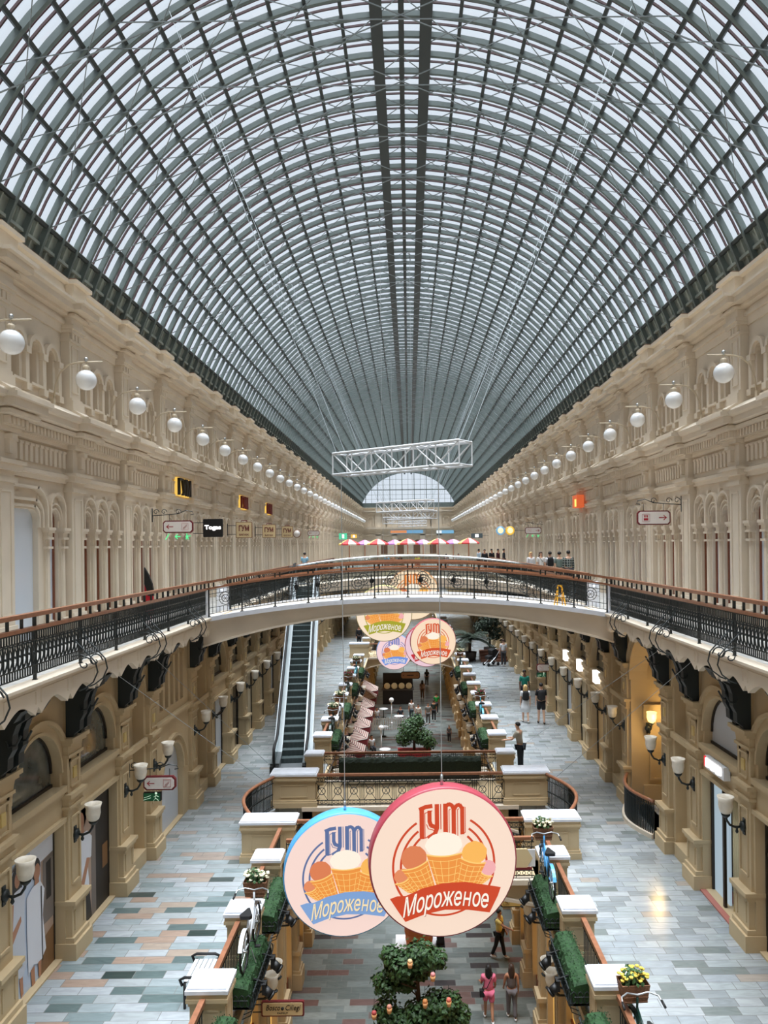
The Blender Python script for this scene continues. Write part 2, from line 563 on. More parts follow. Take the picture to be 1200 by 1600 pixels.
def l3_arcade(wide=False):
    mb = MB()
    ops = [(y, 0.50, 12.14, 14.98, True) for y in AR]
    if wide: ops = [(1.12, 1.32, 12.14, 15.2, 0.28), ops[2]]
    arch_wall(mb, 0.3, P - 0.3, 12.1, 16.2, ops, 0.0, 0.42, 10)
    for y in (AR[2:] if wide else AR):
        mb.ring(y, 14.99, 0.25, 0.29, 0.0, 0.05)
        mb.ring(y, 15.06, 0.295, 0.335, 0.0, 0.08)
        mb.ring(y, 15.24, 0.345, 0.40, 0.0, 0.15)
        for q in (-1, 1):
            mb.box(0, 0.15, y + q * 0.3725 - 0.0275, y + q * 0.3725 + 0.0275, 14.78, 15.24); mb.box(0, 0.08, y + q * 0.315 - 0.02, y + q * 0.315 + 0.02, 14.78, 15.06)
        if y != AR[2]: mb.ext([(y + 0.30, 15.72), (y + 0.50, 15.72), (y + 0.40, 15.55)], 0.0, 0.08, 'x')
    if wide:
        for r, x, zt in ((0.30, 0.06, 15.24), (0.40, 0.10, 15.38), (0.52, 0.15, 15.66)):
            a, b = 0.46, 1.78
            mb.box(0, x, a, b - 0.22, zt, zt + 0.06)
            mb.ring(b - 0.28, zt - r + 0.06, r - 0.06, r, 0, x, 0, math.pi / 2, 8)
            mb.box(0, x, b - 0.28 + r - 0.06, b - 0.28 + r, 14.78, zt - r + 0.06)
    for y in ((AR[1] + 0.4, AR[2] + 0.4) if wide else (AR[0] - 0.4, AR[0] + 0.4, AR[1] + 0.4, AR[2] + 0.4)):   # piers, capitals, bases
        mb.box(0.0, 0.06, y - 0.10, y + 0.10, 12.1, 14.5)
        mb.box(0.06, 0.075, y - 0.06, y + 0.06, 12.7, 14.3)
        for z0, z1, q in ((14.28, 14.34, 0.13), (14.5, 14.56, 0.14), (14.56, 14.66, 0.12), (14.66, 14.72, 0.16), (14.72, 14.79, 0.18), (12.1, 12.5, 0.15), (12.5, 12.58, 0.13)):
            mb.box(-0.02, q, y - q, y + q, z0, z1)
        mb.box(0.02, 0.10, y - 0.03, y + 0.03, 14.36, 14.5)
    return mb.mesh('arcade', STONE)
def l3_entab():
    mb = MB()
    prof = [(-0.1, 15.9), (0.08, 15.9), (0.10, 16.0), (0.18, 16.02), (0.18, 16.1), (0.06, 16.14), (0.04, 16.74), (0.14, 16.76), (0.14, 16.85), (0.18, 16.85), (0.18, 17.06),
            (0.46, 17.06), (0.46, 17.14), (0.40, 17.16), (0.56, 17.2), (0.56, 17.34), (0.66, 17.37), (0.70, 17.46), (0.62, 17.5), (0.1, 17.78), (-0.1, 17.78)]
    mb.ext(prof, 0.3, P - 0.3, 'y')
    n = 16
    for i in range(n):
        y = 0.42 + (P - 0.84) * (i + 0.5) / n
        mb.box(0.18, 0.34, y - 0.045, y + 0.045, 16.87, 17.05)
    n = 11
    for i in range(n):                                     # ribbed frieze
        y = 0.46 + (P - 0.92) * (i + 0.5) / n
        mb.box(0.04, 0.13, y - 0.065, y + 0.065, 16.26, 16.62)
        mb.box(0.04, 0.15, y - 0.08, y + 0.08, 16.62, 16.68)
    return mb.mesh('entablature', STONE)
def l3_upper():
    mb = MB()
    ops = [(y, 0.40, 18.12, 18.9, True) for y in AR]
    arch_wall(mb, 0.25, P - 0.25, 17.7, 20.0, ops, -0.06, 0.30, 10)
    for y in AR:
        mb.ring(y, 18.9, 0.20, 0.25, -0.06, 0.0)
        mb.ring(y, 18.9, 0.25, 0.36, -0.06, 0.06)
        arch_fill(mb, y, 0.40, 18.12, 18.9, -0.36, True, 10)
        mb.box(-0.06, 0.06, y - 0.26, y + 0.26, 18.06, 18.12)
    for y in (AR[0] - 0.4, AR[0] + 0.4, AR[1] + 0.4, AR[2] + 0.4):
        mb.box(-0.06, 0.03, y - 0.08, y + 0.08, 18.0, 18.75)
        mb.box(-0.06, 0.07, y - 0.11, y + 0.11, 18.75, 18.9)
        mb.box(-0.06, 0.07, y - 0.11, y + 0.11, 17.9, 18.06)
    prof = [(-0.2, 19.7), (-0.02, 19.7), (0.02, 19.9), (0.08, 19.9), (0.08, 20.0), (0.03, 20.0), (0.03, 20.1), (0.18, 20.12), (0.18, 20.2), (0.40, 20.2), (0.40, 20.34), (0.50, 20.37), (0.50, 20.43), (0.12, 20.52), (0.12, 20.88), (0.24, 20.9), (0.24, 21.0), (-0.2, 21.0)]
    mb.ext(prof, 0.25, P - 0.25, 'y')
    mb.cur = 1
    mb.box(-0.5, 0.22, 0.25, P - 0.25, 21.0, 21.03)
    return mb.mesh('upper_arcade', [STONE, COPING])
PIL, ARC, ENT, UPA = l3_pilaster(), l3_arcade(), l3_entab(), l3_upper()
ARCW = l3_arcade(True)
wallL, wallR = structure('wall_left'), structure('wall_right')
midL, midR = structure('wall_left_middle'), structure('wall_right_middle')
lowL, lowR = structure('wall_left_lower'), structure('wall_right_lower')
Y0 = 19.3 - 8 * P
NB = int((YF - Y0) / P)
def place(me, s, X, y, parent, name=None):
    """s=-1 left wall, +1 right; mesh local x points to the hall, one bay runs +y"""
    o = link(name or me.name, me, parent)
    if s < 0:
        o.location = (-X, y, 0)
    else:
        o.location = (X, y, 0)
        o.scale = (-1, 1, 1)
    return o
for s, w in ((-1, wallL), (1, wallR)):
    for k in range(NB + 1):
        y = Y0 + k * P
        place(PIL, s, 8.6, y, w, 'pilaster')
        if k < NB:
            place(ARCW if s < 0 and k == 7 else ARC, s, 8.6, y, w, 'arcade')
            place(ENT, s, 8.6, y, w, 'entablature')
            place(UPA, s, 8.6, y, w, 'upper_arcade')
            f = place(FASC, s, GX, y, GALL[s], 'gallery_fascia'); f.location.z = L3
# backing of the L3 shops: pale rear wall 1.2 m behind the arcade
for s, w in ((-1, wallL), (1, wallR)):
    MB().box(min(s * 9.9, s * 10.1), max(s * 9.9, s * 10.1), YN, YF, 12.1, 16.2).build('shop_rear_wall', mat('pale_plaster', (214, 210, 200), 0.8), w)
    MB().box(min(s * 8.8, s * 9.95), max(s * 8.8, s * 9.95), YN, YF, 16.0, 16.15).build('shop_soffit', WHITE, w)
    MB().box(min(s * 8.9, s * 9.4), max(s * 8.9, s * 9.4), YN, YF, 16.1, 21.0).build('wall_core', STONE, w)

# L3 windows: one object per arch, wooden frame and pane; panes differ bay by bay
WN = [0]
PANES = [mat('pane_white', (214, 222, 232), 0.3, coat=0.5), mat('pane_cream', (206, 196, 172), 0.35, coat=0.5), mat('pane_grey', (120, 128, 132), 0.2, coat=0.6), mat('pane_dark', (52, 48, 46), 0.15, coat=0.6)]
FRW = mat('red_wood_frame', (128, 72, 48), 0.45)
def win_mesh():
    f = MB()
    for z in (0,):
        f.box(-0.02, 0.04, -0.25, -0.20, 12.14, 14.98); f.box(-0.02, 0.04, 0.20, 0.25, 12.14, 14.98)
        f.ring(0, 14.98, 0.20, 0.25, -0.02, 0.04, n=10)
        f.box(-0.02, 0.04, -0.2, 0.2, 12.14, 12.3); f.box(-0.02, 0.04, -0.2, 0.2, 14.68, 14.74)
    p = MB()
    arch_fill(p, 0, 0.42, 12.3, 14.98, 0.0, True, 10)
    return f.mesh('window_frame', FRW), [p.mesh('window_pane', m) for m in PANES]
WF, WP = win_mesh()
rng = random.Random(4)
for s in (-1, 1):
    for k in range(3, NB):
        y = Y0 + k * P
        if y > 74: break
        base = rng.choice([0, 1, 1, 2])
        for j, ya in enumerate(AR):
            if s < 0 and k == 7 and j < 2: continue
            WN[0] += 1
            o = struct(place(WF, s, 8.6 - 0, y + ya, None, 'window_%d' % WN[0]))
            o.location.x += s * 0.13
            pi = base if rng.random() < 0.7 else rng.choice([0, 1, 3])
            c = link('window_pane', WP[pi], o)
WN[0] += 1
o = structure('window_%d' % WN[0], (-8.73, Y0 + 7 * P, 0))
mb = MB(); arch_fill(mb, 1.12, 1.32, 12.14, 15.2, 0, False); mb.build('white_screen_pane', PANES[0], o)
# ---------------- L2 shopfronts
W2 = 6.75
def l2_pilaster():
    mb = MB()
    w = 0.31
    for z0, z1, x, e in ((6.3, 6.62, 0.27, 0.07), (6.62, 6.72, 0.22, 0.04), (6.72, 7.28, 0.17, 0.0), (7.28, 7.36, 0.22, 0.04), (7.36, 7.44, 0.26, 0.06),
                      (7.44, 9.2, 0.10, -0.03), (9.2, 9.26, 0.16, 0.02), (9.26, 9.42, 0.13, 0), (9.42, 9.5, 0.2, 0.05), (9.5, 10.2, 0.10, -0.02),
                      (10.2, 10.26, 0.15, 0.02), (10.26, 10.45, 0.12, 0.0), (10.45, 10.52, 0.2, 0.05), (10.52, 10.6, 0.25, 0.08), (10.6, 11.75, 0.06, -0.08)):
        mb.box(-0.3, x, -w - e, w + e, z0, z1)
    for y in (-1, 1):
        mb.box(0.10, 0.13, y * 0.17 - 0.02, y * 0.17 + 0.02, 7.7, 9.0)
        mb.box(0.17, 0.19, y * 0.2 - 0.02, y * 0.2 + 0.02, 6.82, 7.2)
        mb.box(0.10, 0.13, y * 0.17 - 0.02, y * 0.17 + 0.02, 9.62, 10.1)
    for a, b, x in ((7.68, 7.72, 0.10), (8.98, 9.02, 0.10), (9.6, 9.64, 0.10), (10.08, 10.12, 0.10)):
        mb.box(x, x + 0.03, -0.17, 0.17, a, b)
    mb.cur = 1
    mb.box(0.10, 0.125, -0.07, 0.07, 9.75, 9.97)
    return mb.mesh('pilaster', [STONE2, BRASS])
PIL2 = l2_pilaster()
def lunette_ring(mb, y, r, zs):
    mb.ring(y, zs, r, r + 0.06, 0.0, 0.05, n=18)
    mb.ring(y, zs, r + 0.06, r + 0.2, 0.0, 0.02, n=18)
    mb.ring(y, zs, r + 0.2, r + 0.28, 0.0, 0.10, n=18)
def l2_panel(w, kind):
    """wall between two pilasters, local y 0..w"""
    mb = MB()
    c = w / 2
    if kind == 'shop':
        r = min(w / 2 - 0.28, 0.92)
        ow = 2 * r + 0.1
        arch_wall(mb, 0, w, 6.3, 9.25, [(c, ow, 6.34, 8.95, False)], 0.0, 0.3)
        arch_wall(mb, 0, w, 9.25, 11.75, [(c, 2 * r, 9.68, 9.95, True)], 0.0, 0.3, 18)
        lunette_ring(mb, c, r, 9.95)
        mb.box(0, 0.10, c - r - 0.1, c + r + 0.1, 9.56, 9.68); mb.box(0, 0.06, c - r - 0.08, c + r + 0.08, 9.48, 9.56)
        mb.box(0, 0.05, c - ow / 2 - 0.08, c - ow / 2, 6.3, 9.0); mb.box(0, 0.05, c + ow / 2, c + ow / 2 + 0.08, 6.3, 9.0)
        mb.box(0, 0.08, c - ow / 2 - 0.1, c + ow / 2 + 0.1, 8.97, 9.06)
    elif kind == 'niche':
        ow = w - 0.9
        arch_wall(mb, 0, w, 6.3, 11.75, [(c, ow, 6.6, 10.6, True)], 0.0, 0.3, 12)
        arch_fill(mb, c, ow, 6.6, 10.6, -0.28)
        mb.ring(c, 10.6, ow / 2, ow / 2 + 0.08, 0, 0.06)
        mb.box(0, 0.08, c - ow / 2 - 0.1, c + ow / 2 + 0.1, 9.3, 9.45)
        mb.box(-0.28, 0.04, c - ow / 2, c + ow / 2, 6.3, 6.64)
    elif kind == 'blind':
        r = 0.95
        arch_wall(mb, 0, w, 6.3, 9.5, [(c, 2 * r, 6.34, 7.75, True)], 0.0, 0.22, 18)
        lunette_ring(mb, c, r, 7.75)
        mb.box(0, 0.10, 0.2, w - 0.2, 9.4, 9.5); mb.box(0, 0.14, 0.2, w - 0.2, 9.5, 9.58)
        arch_wall(mb, 0, w, 9.5, 11.75, [(c + (i - 2) * 0.46, 0.28, 9.8, 11.2, True) for i in range(5)], 0.0, 0.2, 8)
        for i in range(5):
            arch_fill(mb, c + (i - 2) * 0.46, 0.28, 9.8, 11.2, -0.18, True, 8)
            mb.ring(c + (i - 2) * 0.46, 11.2, 0.14, 0.18, 0, 0.04, n=8)
    elif kind == 'stair':
        arch_wall(mb, 0, w, 6.3, 11.75, [(c, w - 0.75, 6.3, 10.1, True)], 0.0, 0.5, 18)
        lunette_ring(mb, c, (w - 0.75) / 2, 10.1)
    return mb.mesh({'shop': 'shopfront', 'niche': 'niche', 'blind': 'blind_arch', 'stair': 'stair_arch'}[kind], STONE2)

PY = [9.6, 12.35, 15.0, 17.65, 19.65, 23.35, 25.5]
KINDS_L = ['shop', 'shop', 'shop', 'niche', 'blind', 'niche']
KINDS_R = ['shop', 'shop', 'shop', 'niche', 'stair', 'niche']
PY2 = []
y = 28.1
while y < YF - 3:
    PY2.append(y); y += 2.62
GEN = l2_panel(2.62, 'shop')
L2BAYS = {-1: [], 1: []}
for s, w, kinds in ((-1, midL, KINDS_L), (1, midR, KINDS_R)):
    for i, y in enumerate(PY):
        place(PIL2, s, W2, y, w, 'lower_pilaster')
        if i < len(kinds):
            wd = PY[i + 1] - y
            place(l2_panel(wd, kinds[i]), s, W2, y, w, 'lower_' + kinds[i] + '_front')
            L2BAYS[s].append((y, wd, kinds[i]))
    place(l2_panel(28.1 - 25.5, 'shop'), s, W2, 25.5, w, 'lower_shop_front')
    L2BAYS[s].append((25.5, 2.6, 'shop'))
    for y in PY2:
        place(PIL2, s, W2, y, w, 'lower_pilaster')
        place(GEN, s, W2, y, w, 'lower_shop_front')
        if y < 75: L2BAYS[s].append((y, 2.62, 'shop'))
    MB().box(min(s * W2, s * 6.95), max(s * W2, s * 6.95), YN, 9.6, 6.3, 11.75).build('near_wall_length', STONE2, w)
    MB().box(min(s * W2, s * 7.6), max(s * W2, s * 7.6), YN, 9.6, 11.7, 11.76).build('soffit', STONE2, w)
    # wall mass behind, split round the stair recess on the right
    for ya, yb in (((YN, 20.0), (23.0, YF)) if s > 0 else ((YN, YF),)):
        MB().box(min(s * 7.75, s * 8.0), max(s * 7.75, s * 8.0), ya, yb, 6.3, 11.75).build('shop_rear_wall', mat('warm_plaster', (206, 190, 158), 0.8), w)
MB().box(7.0, 9.5, 19.85, 20.0, 6.3, 11.75).build('recess_side_wall', STONE2, midR)
MB().box(7.0, 9.5, 23.0, 23.15, 6.3, 11.75).build('recess_side_wall', STONE2, midR)
rw = MB().box(9.3, 9.5, 19.85, 23.15, 3.0, 11.75)
rw.box(7.1, 9.3, 22.9, 23.0, 8.9, 9.25); rw.box(7.1, 9.3, 22.86, 23.0, 9.25, 9.35); rw.box(7.1, 9.3, 22.9, 23.0, 6.3, 6.9)
for a, b in ((7.3, 7.36), (9.0, 9.06)):
    rw.box(a, b, 22.94, 23.0, 7.1, 8.7)
rw.box(7.3, 9.06, 22.94, 23.0, 7.04, 7.1); rw.box(7.3, 9.06, 22.94, 23.0, 8.7, 8.76)
rw.build('recess_rear_wall', STONE2, midR)
for s, w in ((-1, midL), (1, midR)):
    MB().box(min(s * 6.4, s * 8.1), max(s * 6.4, s * 8.1), YN, YF, 11.74, 11.8).build('gallery_soffit', STONE2, w)

# ---------------- L1 arcade under the galleries
W1 = 3.85
def l1_bay():
    mb = MB()
    w = 2.62
    arch_wall(mb, 0, w, 0, 5.5, [(w / 2, 1.7, 0.05, 3.5, True)], 0.0, 0.5, 16)
    mb.ring(w / 2, 3.5, 0.85, 0.92, 0, 0.06, n=16); mb.ring(w / 2, 3.5, 1.02, 1.12, 0, 0.09, n=16)
    for z0, z1, x, e in ((0, 0.5, 0.30, 0.07), (0.5, 0.6, 0.25, 0.03), (0.6, 1.1, 0.2, 0), (1.1, 1.22, 0.26, 0.05), (1.22, 3.6, 0.15, -0.03), (3.6, 3.7, 0.22, 0.02), (3.7, 3.85, 0.18, 0), (3.85, 3.95, 0.28, 0.06), (3.95, 4.9, 0.14, -0.04), (4.9, 5.05, 0.2, 0.03), (5.05, 5.2, 0.3, 0.08), (5.2, 5.5, 0.16, 0)):
        mb.box(-0.2, x, -0.27 - e, 0.27 + e, z0, z1)
    for yy in (-1, 1):
        mb.box(0.15, 0.18, yy * 0.15 - 0.02, yy * 0.15 + 0.02, 1.5, 3.4)
    for q in (0.7, 1.31, 1.92):
        mb.ext([(0.0, 5.5), (0.0, 5.0), (0.08, 5.05), (0.14, 5.3), (0.3, 5.42), (0.3, 5.5)], q - 0.07, q + 0.07, 'y')
    return mb.mesh('lower_arcade', STONE2)
L1B = l1_bay()
WARM = emit('warm_lit_window', (240, 184, 96), 0.75)
def lit_pane():
    mb = MB()
    arch_fill(mb, 1.31, 1.7, 0.05, 3.5, -0.16, True, 16)
    return mb.mesh('lit_window_pane', WARM)
def lit_frame():
    mb = MB()
    mb.box(-0.17, -0.11, 1.29, 1.33, 0.05, 4.3); mb.box(-0.17, -0.11, 0.46, 2.16, 2.3, 2.38); mb.box(-0.17, -0.11, 0.46, 2.16, 0.05, 0.5)
    mb.ring(1.31, 3.5, 0.8, 0.85, -0.17, -0.11, n=14)
    return mb.mesh('lit_window_frame', FRW)
LP, LF = lit_pane(), lit_frame()
for s, w in ((-1, lowL), (1, lowR)):
    y = 1.0
    while y < YF - 3:
        place(L1B, s, W1, y, w, 'lower_arcade')
        if y < 75:
            WN[0] += 1
            o = struct(place(LF, s, W1, y, None, 'window_%d' % WN[0]))
            link('window_pane', LP, o)
        y += 2.62
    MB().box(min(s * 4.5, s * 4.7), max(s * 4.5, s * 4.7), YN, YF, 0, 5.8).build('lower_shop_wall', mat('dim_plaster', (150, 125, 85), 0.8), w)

# ------------------------------------------------------------------ end walls
def end_wall():
    mb = MB()
    mb.box(-9.4, 9.4, YF, YF + 0.5, 0, 21.0)
    for z0, z1, d in ((12.1, 12.5, 0.2), (15.9, 16.1, 0.25), (16.75, 17.1, 0.35), (17.1, 17.5, 0.6), (19.8, 20.1, 0.3), (20.2, 20.5, 0.5), (20.9, 21.05, 0.3)):
        mb.box(-9.0, 9.0, YF - d, YF, z0, z1)
    for x in (-5.6, -2.6, 2.6, 5.6):
        mb.box(x - 0.5, x + 0.5, YF - 0.25, YF, 12.1, 20.9)
    for x in (-7.0, -4.6, -3.6, -1.5, 0, 1.5, 3.6, 4.6, 7.0):
        n0 = len(mb.v)
        mb.ring(0, 0, 0.42, 0.62, 0, 0.2, n=12)
        mb.xf(Matrix.Translation((x, YF, 18.9)) @ Matrix.Rotation(-math.pi / 2, 4, 'Z'), n0)
        mb.box(x - 0.62, x - 0.42, YF - 0.2, YF, 17.6, 18.9); mb.box(x + 0.42, x + 0.62, YF - 0.2, YF, 17.6, 18.9)
    return mb
we = struct(end_wall().build('wall_end', STONE))
nm = MB()
for x in (-4.6, -1.6, 1.6, 4.6):
    nm.ext([(x - 0.7, 12.1)] + [(x + 0.7 * math.cos(math.pi * (1 - i / 10)), 14.4 + 0.7 * math.sin(math.pi * i / 10)) for i in range(11)] + [(x + 0.7, 12.1)], YF - 0.1, YF - 0.02, 'y')
nm.build('end_arch_door', mat('end_arch_dark', (120, 90, 70), 0.7), we)
# end lunette above the wall, glazed to the sky
CZ, R = 18.2, 9.4                                   # vault centre height and radius
zb = 21.9
th = math.acos((zb - CZ) / R)
pane = MB()
pts = [(R * math.sin(a), CZ + R * math.cos(a)) for a in [th - 2 * th * i / 30 for i in range(31)]]
pane.add([(x * 0.985, YF, z) for x, z in pts], [tuple(range(len(pts)))])
lun = structure('window_end_lunette')
pane.build('window_pane', ROOFGLASS, lun)
fr = MB()
for i in range(-7, 8):
    x = i * 1.12
    zt = CZ + math.sqrt(max(0, R * R - x * x))
    fr.box(x - (0.06 if i % 2 else 0.025), x + (0.06 if i % 2 else 0.025), YF - 0.15, YF - 0.02, zb, zt)
for z in (22.6, 23.4, 24.3, 25.2, 26.2):
    hw = math.sqrt(max(0, R * R - (z - CZ) ** 2))
    fr.box(-hw, hw, YF - 0.15, YF - 0.02, z - (0.08 if z == 24.3 else 0.02), z + (0.08 if z == 24.3 else 0.02))
fr.build('window_frame', STEEL, lun)
sp = MB()
sp.box(-9.3, 9.3, YF - 0.2, YF + 0.2, 21.0, zb)
sp.build('window_spandrel', STEEL, lun)
struct(MB().box(-10, 10, YN - 0.3, YN, 0, 21.2).build('wall_back', STONE))

# ------------------------------------------------------------------ glazed barrel vault
ceil = structure('ceiling')
TH0 = math.radians(66.2)
def arc(r, a0, a1, n, y=0.0):
    return [(r * math.sin(a0 + (a1 - a0) * i / n), y, CZ + r * math.cos(a0 + (a1 - a0) * i / n)) for i in range(n + 1)]
def rib_mesh(rw, r0, r1, a, m, name, n=44):
    mb = MB()
    vs, fs = [], []
    A, B = arc(r0, -a, a, n), arc(r1, -a, a, n)
    for p, q in zip(A, B):
        vs += [(p[0], -rw, p[2]), (p[0], rw, p[2]), (q[0], rw, q[2]), (q[0], -rw, q[2])]
    for i in range(n):
        for j in range(4):
            fs.append((i * 4 + j, i * 4 + (j + 1) % 4, i * 4 + 4 + (j + 1) % 4, i * 4 + 4 + j))
    mb.add(vs, fs)
    return mb.mesh(name, m)
TS = math.radians(71.5)
RIB = rib_mesh(0.045, R - 0.19, R - 0.05, TS, STEEL, 'arch_rib')
BARG = rib_mesh(0.018, R - 0.03, R + 0.02, TH0, GLZBAR, 'glazing_bar')
RS = 0.755
ys, y = [], 18.77 - RS * 34
while y < YF:
    ys.append(y); y += RS
near = [y for y in ys if 11 < y < 11 + 100 * RS]
far = [y for y in ys if not (11 < y < 11 + 100 * RS)]
for y in near:
    link('arch_rib', RIB, ceil, (0, y, 0))
def many(me_src, name, m, offs):
    vv = [v.co.copy() for v in me_src.vertices]
    ff = [tuple(p.vertices) for p in me_src.polygons]
    mb = MB()
    for y in offs:
        mb.add([(v.x, v.y + y, v.z) for v in vv], ff)
    return mb.build(name, m, ceil)
many(RIB, 'far_arch_rib', STEEL, far)['kind'] = 'stuff'
glz = []
for y in ys: glz += [y + RS * 0.36, y + RS * 0.64]
gn = [y for y in glz if 11 < y < 11 + 50 * RS]
for y in gn: link('glazing_bar', BARG, ceil, (0, y, 0))
BARL = rib_mesh(0.018, R - 0.03, R + 0.02, TH0, GLZBAR, 'glazing_bar_far', 24)
many(BARL, 'far_glazing_bar', GLZBAR, [y for y in glz if y not in gn])['kind'] = 'stuff'
bpy.data.meshes.remove(BARL)
# purlins along the hall
for sgn in (-1, 1):
    for k in range(1, 13):
        a = sgn * math.radians(4.0 + 5.18 * k)
        mb = MB()
        c = Vector((math.sin(a), 0, math.cos(a)))
        for ra, rb, ww in ((R - 0.16, R - 0.02, 0.05),):
            p, q = c * ra, c * rb
            mb.bar((p.x + (q.x - p.x) / 2, YN, CZ + (p.z + q.z) / 2), (p.x + (q.x - p.x) / 2, YF, CZ + (p.z + q.z) / 2), 0.085, 0.14, up=c)
        mb.build('purlin', STEEL_DK, ceil)
    a = sgn * math.radians(3.9)
    mb = MB()
    c = Vector((math.sin(a), 0, math.cos(a)))
    p = c * (R - 0.2)
    mb.bar((p.x, YN, CZ + p.z), (p.x, YF, CZ + p.z), 0.30, 0.5, up=c)
    mb.build('ridge_beam', STEEL_DK, ceil)
MB().box(-0.07, 0.07, YN, YF, CZ + R - 0.2, CZ + R - 0.02).build('ridge_purlin', STEEL_DK, ceil)
# springing band: dark sheet panels with stiffeners
for sgn in (-1, 1):
    mb = MB()
    A = [Vector((sgn * R * math.sin(a), 0, CZ + R * math.cos(a))) for a in (TH0, TS, math.radians(78))]
    for p, q in zip(A, A[1:]):
        mb.add([(p.x, YN, p.z), (q.x, YN, q.z), (q.x, YF, q.z), (p.x, YF, p.z)], [(0, 1, 2, 3)])
    y = YN
    while y < YF:
        p, q = A[0] * 1.0, A[1]
        mb.bar((p.x * 0.995, y, p.z), (q.x * 0.995, y, q.z), 0.05, 0.08)
        y += RS
    for f in (0.0, 0.55):
        p = A[0].lerp(A[1], f)
        mb.bar((p.x * 0.992, YN, p.z), (p.x * 0.992, YF, p.z), 0.10, 0.08)
    mb.build('springing_band', BAND, ceil)
# glass skin
mb = MB()
n = 48
A = arc(R + 0.03, -TH0, TH0, n)
mb.smooth = True
for i in range(n):
    mb.add([(A[i][0], YN, A[i][2]), (A[i + 1][0], YN, A[i + 1][2]), (A[i + 1][0], YF, A[i + 1][2]), (A[i][0], YF, A[i][2])], [(0, 1, 2, 3)])
mb.build('glazing', ROOFGLASS, ceil)
# tie rods: three chords per third rib and diagonal wires
def ties():
    mb = MB()
    def pt(d, r=R - 0.2): 
        a = math.radians(d); return Vector((r * math.sin(a), 0, CZ + r * math.cos(a)))
    for d0, d1 in ((-66, 22), (66, -22), (-40, 40)):
        mb.bar(pt(d0), pt(d1), 0.02)
    for d in range(-60, 60, 15):
        a, b = pt(d), pt(d + 15)
        mb.bar(a + Vector((0, 0, 0)), b + Vector((0, 3 * RS, 0)), 0.018)
        mb.bar(a + Vector((0, 3 * RS, 0)), b, 0.018)
    return mb.mesh('tie_rods', mat('rod_grey', (130, 138, 140), 0.5))
TIE = ties()
for i, y in enumerate(ys):
    if i % 3 == 0 and 8 < y < 70:
        link('tie_rods', TIE, ceil, (0, y, 0))
# ------------------------------------------------------------------ placing by sight line: photo pixel at a known distance -> point
def at(px, py, D):
    u, v = px - 639.0, py - 850.0
    u, v = u - v * ROLL, v + u * ROLL
    return Vector((EYE.x + u * D / 1180.0, D, EYE.z - v * D / 1180.0))

# ---------------- iron brackets under the upper galleries (part of the walls)
def console():
    mb = MB()
    pr = [(0, 11.72), (0.58, 11.72), (0.56, 11.55), (0.42, 11.46), (0.36, 11.3), (0.35, 11.05), (0.28, 10.92), (0.27, 10.74), (0.16, 10.66), (0.12, 10.52), (0.0, 10.56)]
    for y in (-0.17, 0.17):
        mb.ext(pr, y - 0.09, y + 0.09, 'y')
        mb.tube([(0.5, y - 0.1, 11.3), (0.42, y - 0.1, 11.15), (0.3, y - 0.1, 11.12), (0.26, y - 0.1, 11.22)], 0.02, 5)
    mb.ext([(0, 11.72), (0.62, 11.72), (0.5, 11.55), (0, 11.5)], -0.5, 0.5, 'y')
    return mb.mesh('iron_bracket', IRON)
CON = console()
for s, w in ((-1, midL), (1, midR)):
    for y in PY + PY2[:16]:
        place(CON, s, W2 - 0.06, y, w, 'iron_bracket')

# ---------------- railings
def iron_unit(L, name='railing_panel', dense=True):
    """local: y along, z up from the floor, x = 0 plane"""
    mb = MB()
    for z in (0.14, 0.28, 0.70, 0.84):
        mb.box(-0.012, 0.012, 0, L, z - 0.010, z + 0.010)
    n = int(L / 0.076)
    for i in range(n):
        y = L * (i + 0.5) / n
        mb.box(-0.010, 0.010, y - 0.011, y + 0.011, 0.14, 0.28)
        mb.box(-0.010, 0.010, y - 0.011, y + 0.011, 0.70, 0.84)
    n = int(L / 0.14)
    for i in range(n):
        y = L * (i + 0.5) / n
        w = L / n / 2
        mb.box(-0.010, 0.010, y - w - 0.008, y - w + 0.008, 0.28, 0.70)
        pts = [(0.012 * math.sin(2 * math.pi * q / 10), y + w * 0.72 * math.cos(2 * math.pi * q / 10), 0.49 + 0.20 * math.sin(2 * math.pi * q / 10)) for q in range(10)]
        mb.tube(pts, 0.011, 4, True)
        mb.tube([(0, y - w * 0.5, 0.29), (0.02, y, 0.42), (0, y + w * 0.4, 0.56), (-0.02, y, 0.69)], 0.010, 4)
        mb.ball((0, y, 0.49), 0.024, 6, 4)
    return mb.mesh(name, IRON)
def scroll():
    mb = MB()
    for y in (-0.22, 0.22):
        mb.tube([(0.02, y, 0.70), (0.10, y, 0.50), (0.30, y, 0.30), (0.46, y, 0.12), (0.50, y, -0.06), (0.42, y, -0.24), (0.26, y, -0.36), (0.16, y, -0.40)], 0.014, 5)
        mb.tube([(0.27 + (0.15 - 0.011 * q) * math.cos(0.6 * q), y, 0.08 + (0.15 - 0.011 * q) * math.sin(0.6 * q)) for q in range(13)], 0.012, 5)
        mb.tube([(0.02, y, 0.22), (0.2, y, 0.26), (0.36, y, 0.18), (0.42, y, 0.08)], 0.011, 5)
    return mb.mesh('scroll_bracket', IRON)
RP, RSC = iron_unit(P / 2), scroll()
def rail_post():
    mb = MB(); mb.box(-0.025, 0.025, -0.02, 0.02, 0, 1.10); mb.box(-0.035, 0.035, -0.035, 0.035, 0, 0.04)
    return mb.mesh('railing_post', IRON)
def rail_stub():
    mb = MB(); mb.box(-0.02, 0.02, -0.02, 0.02, 0.88, 1.08)
    return mb.mesh('railing_stub', IRON)
RPO, RST = rail_post(), rail_stub()
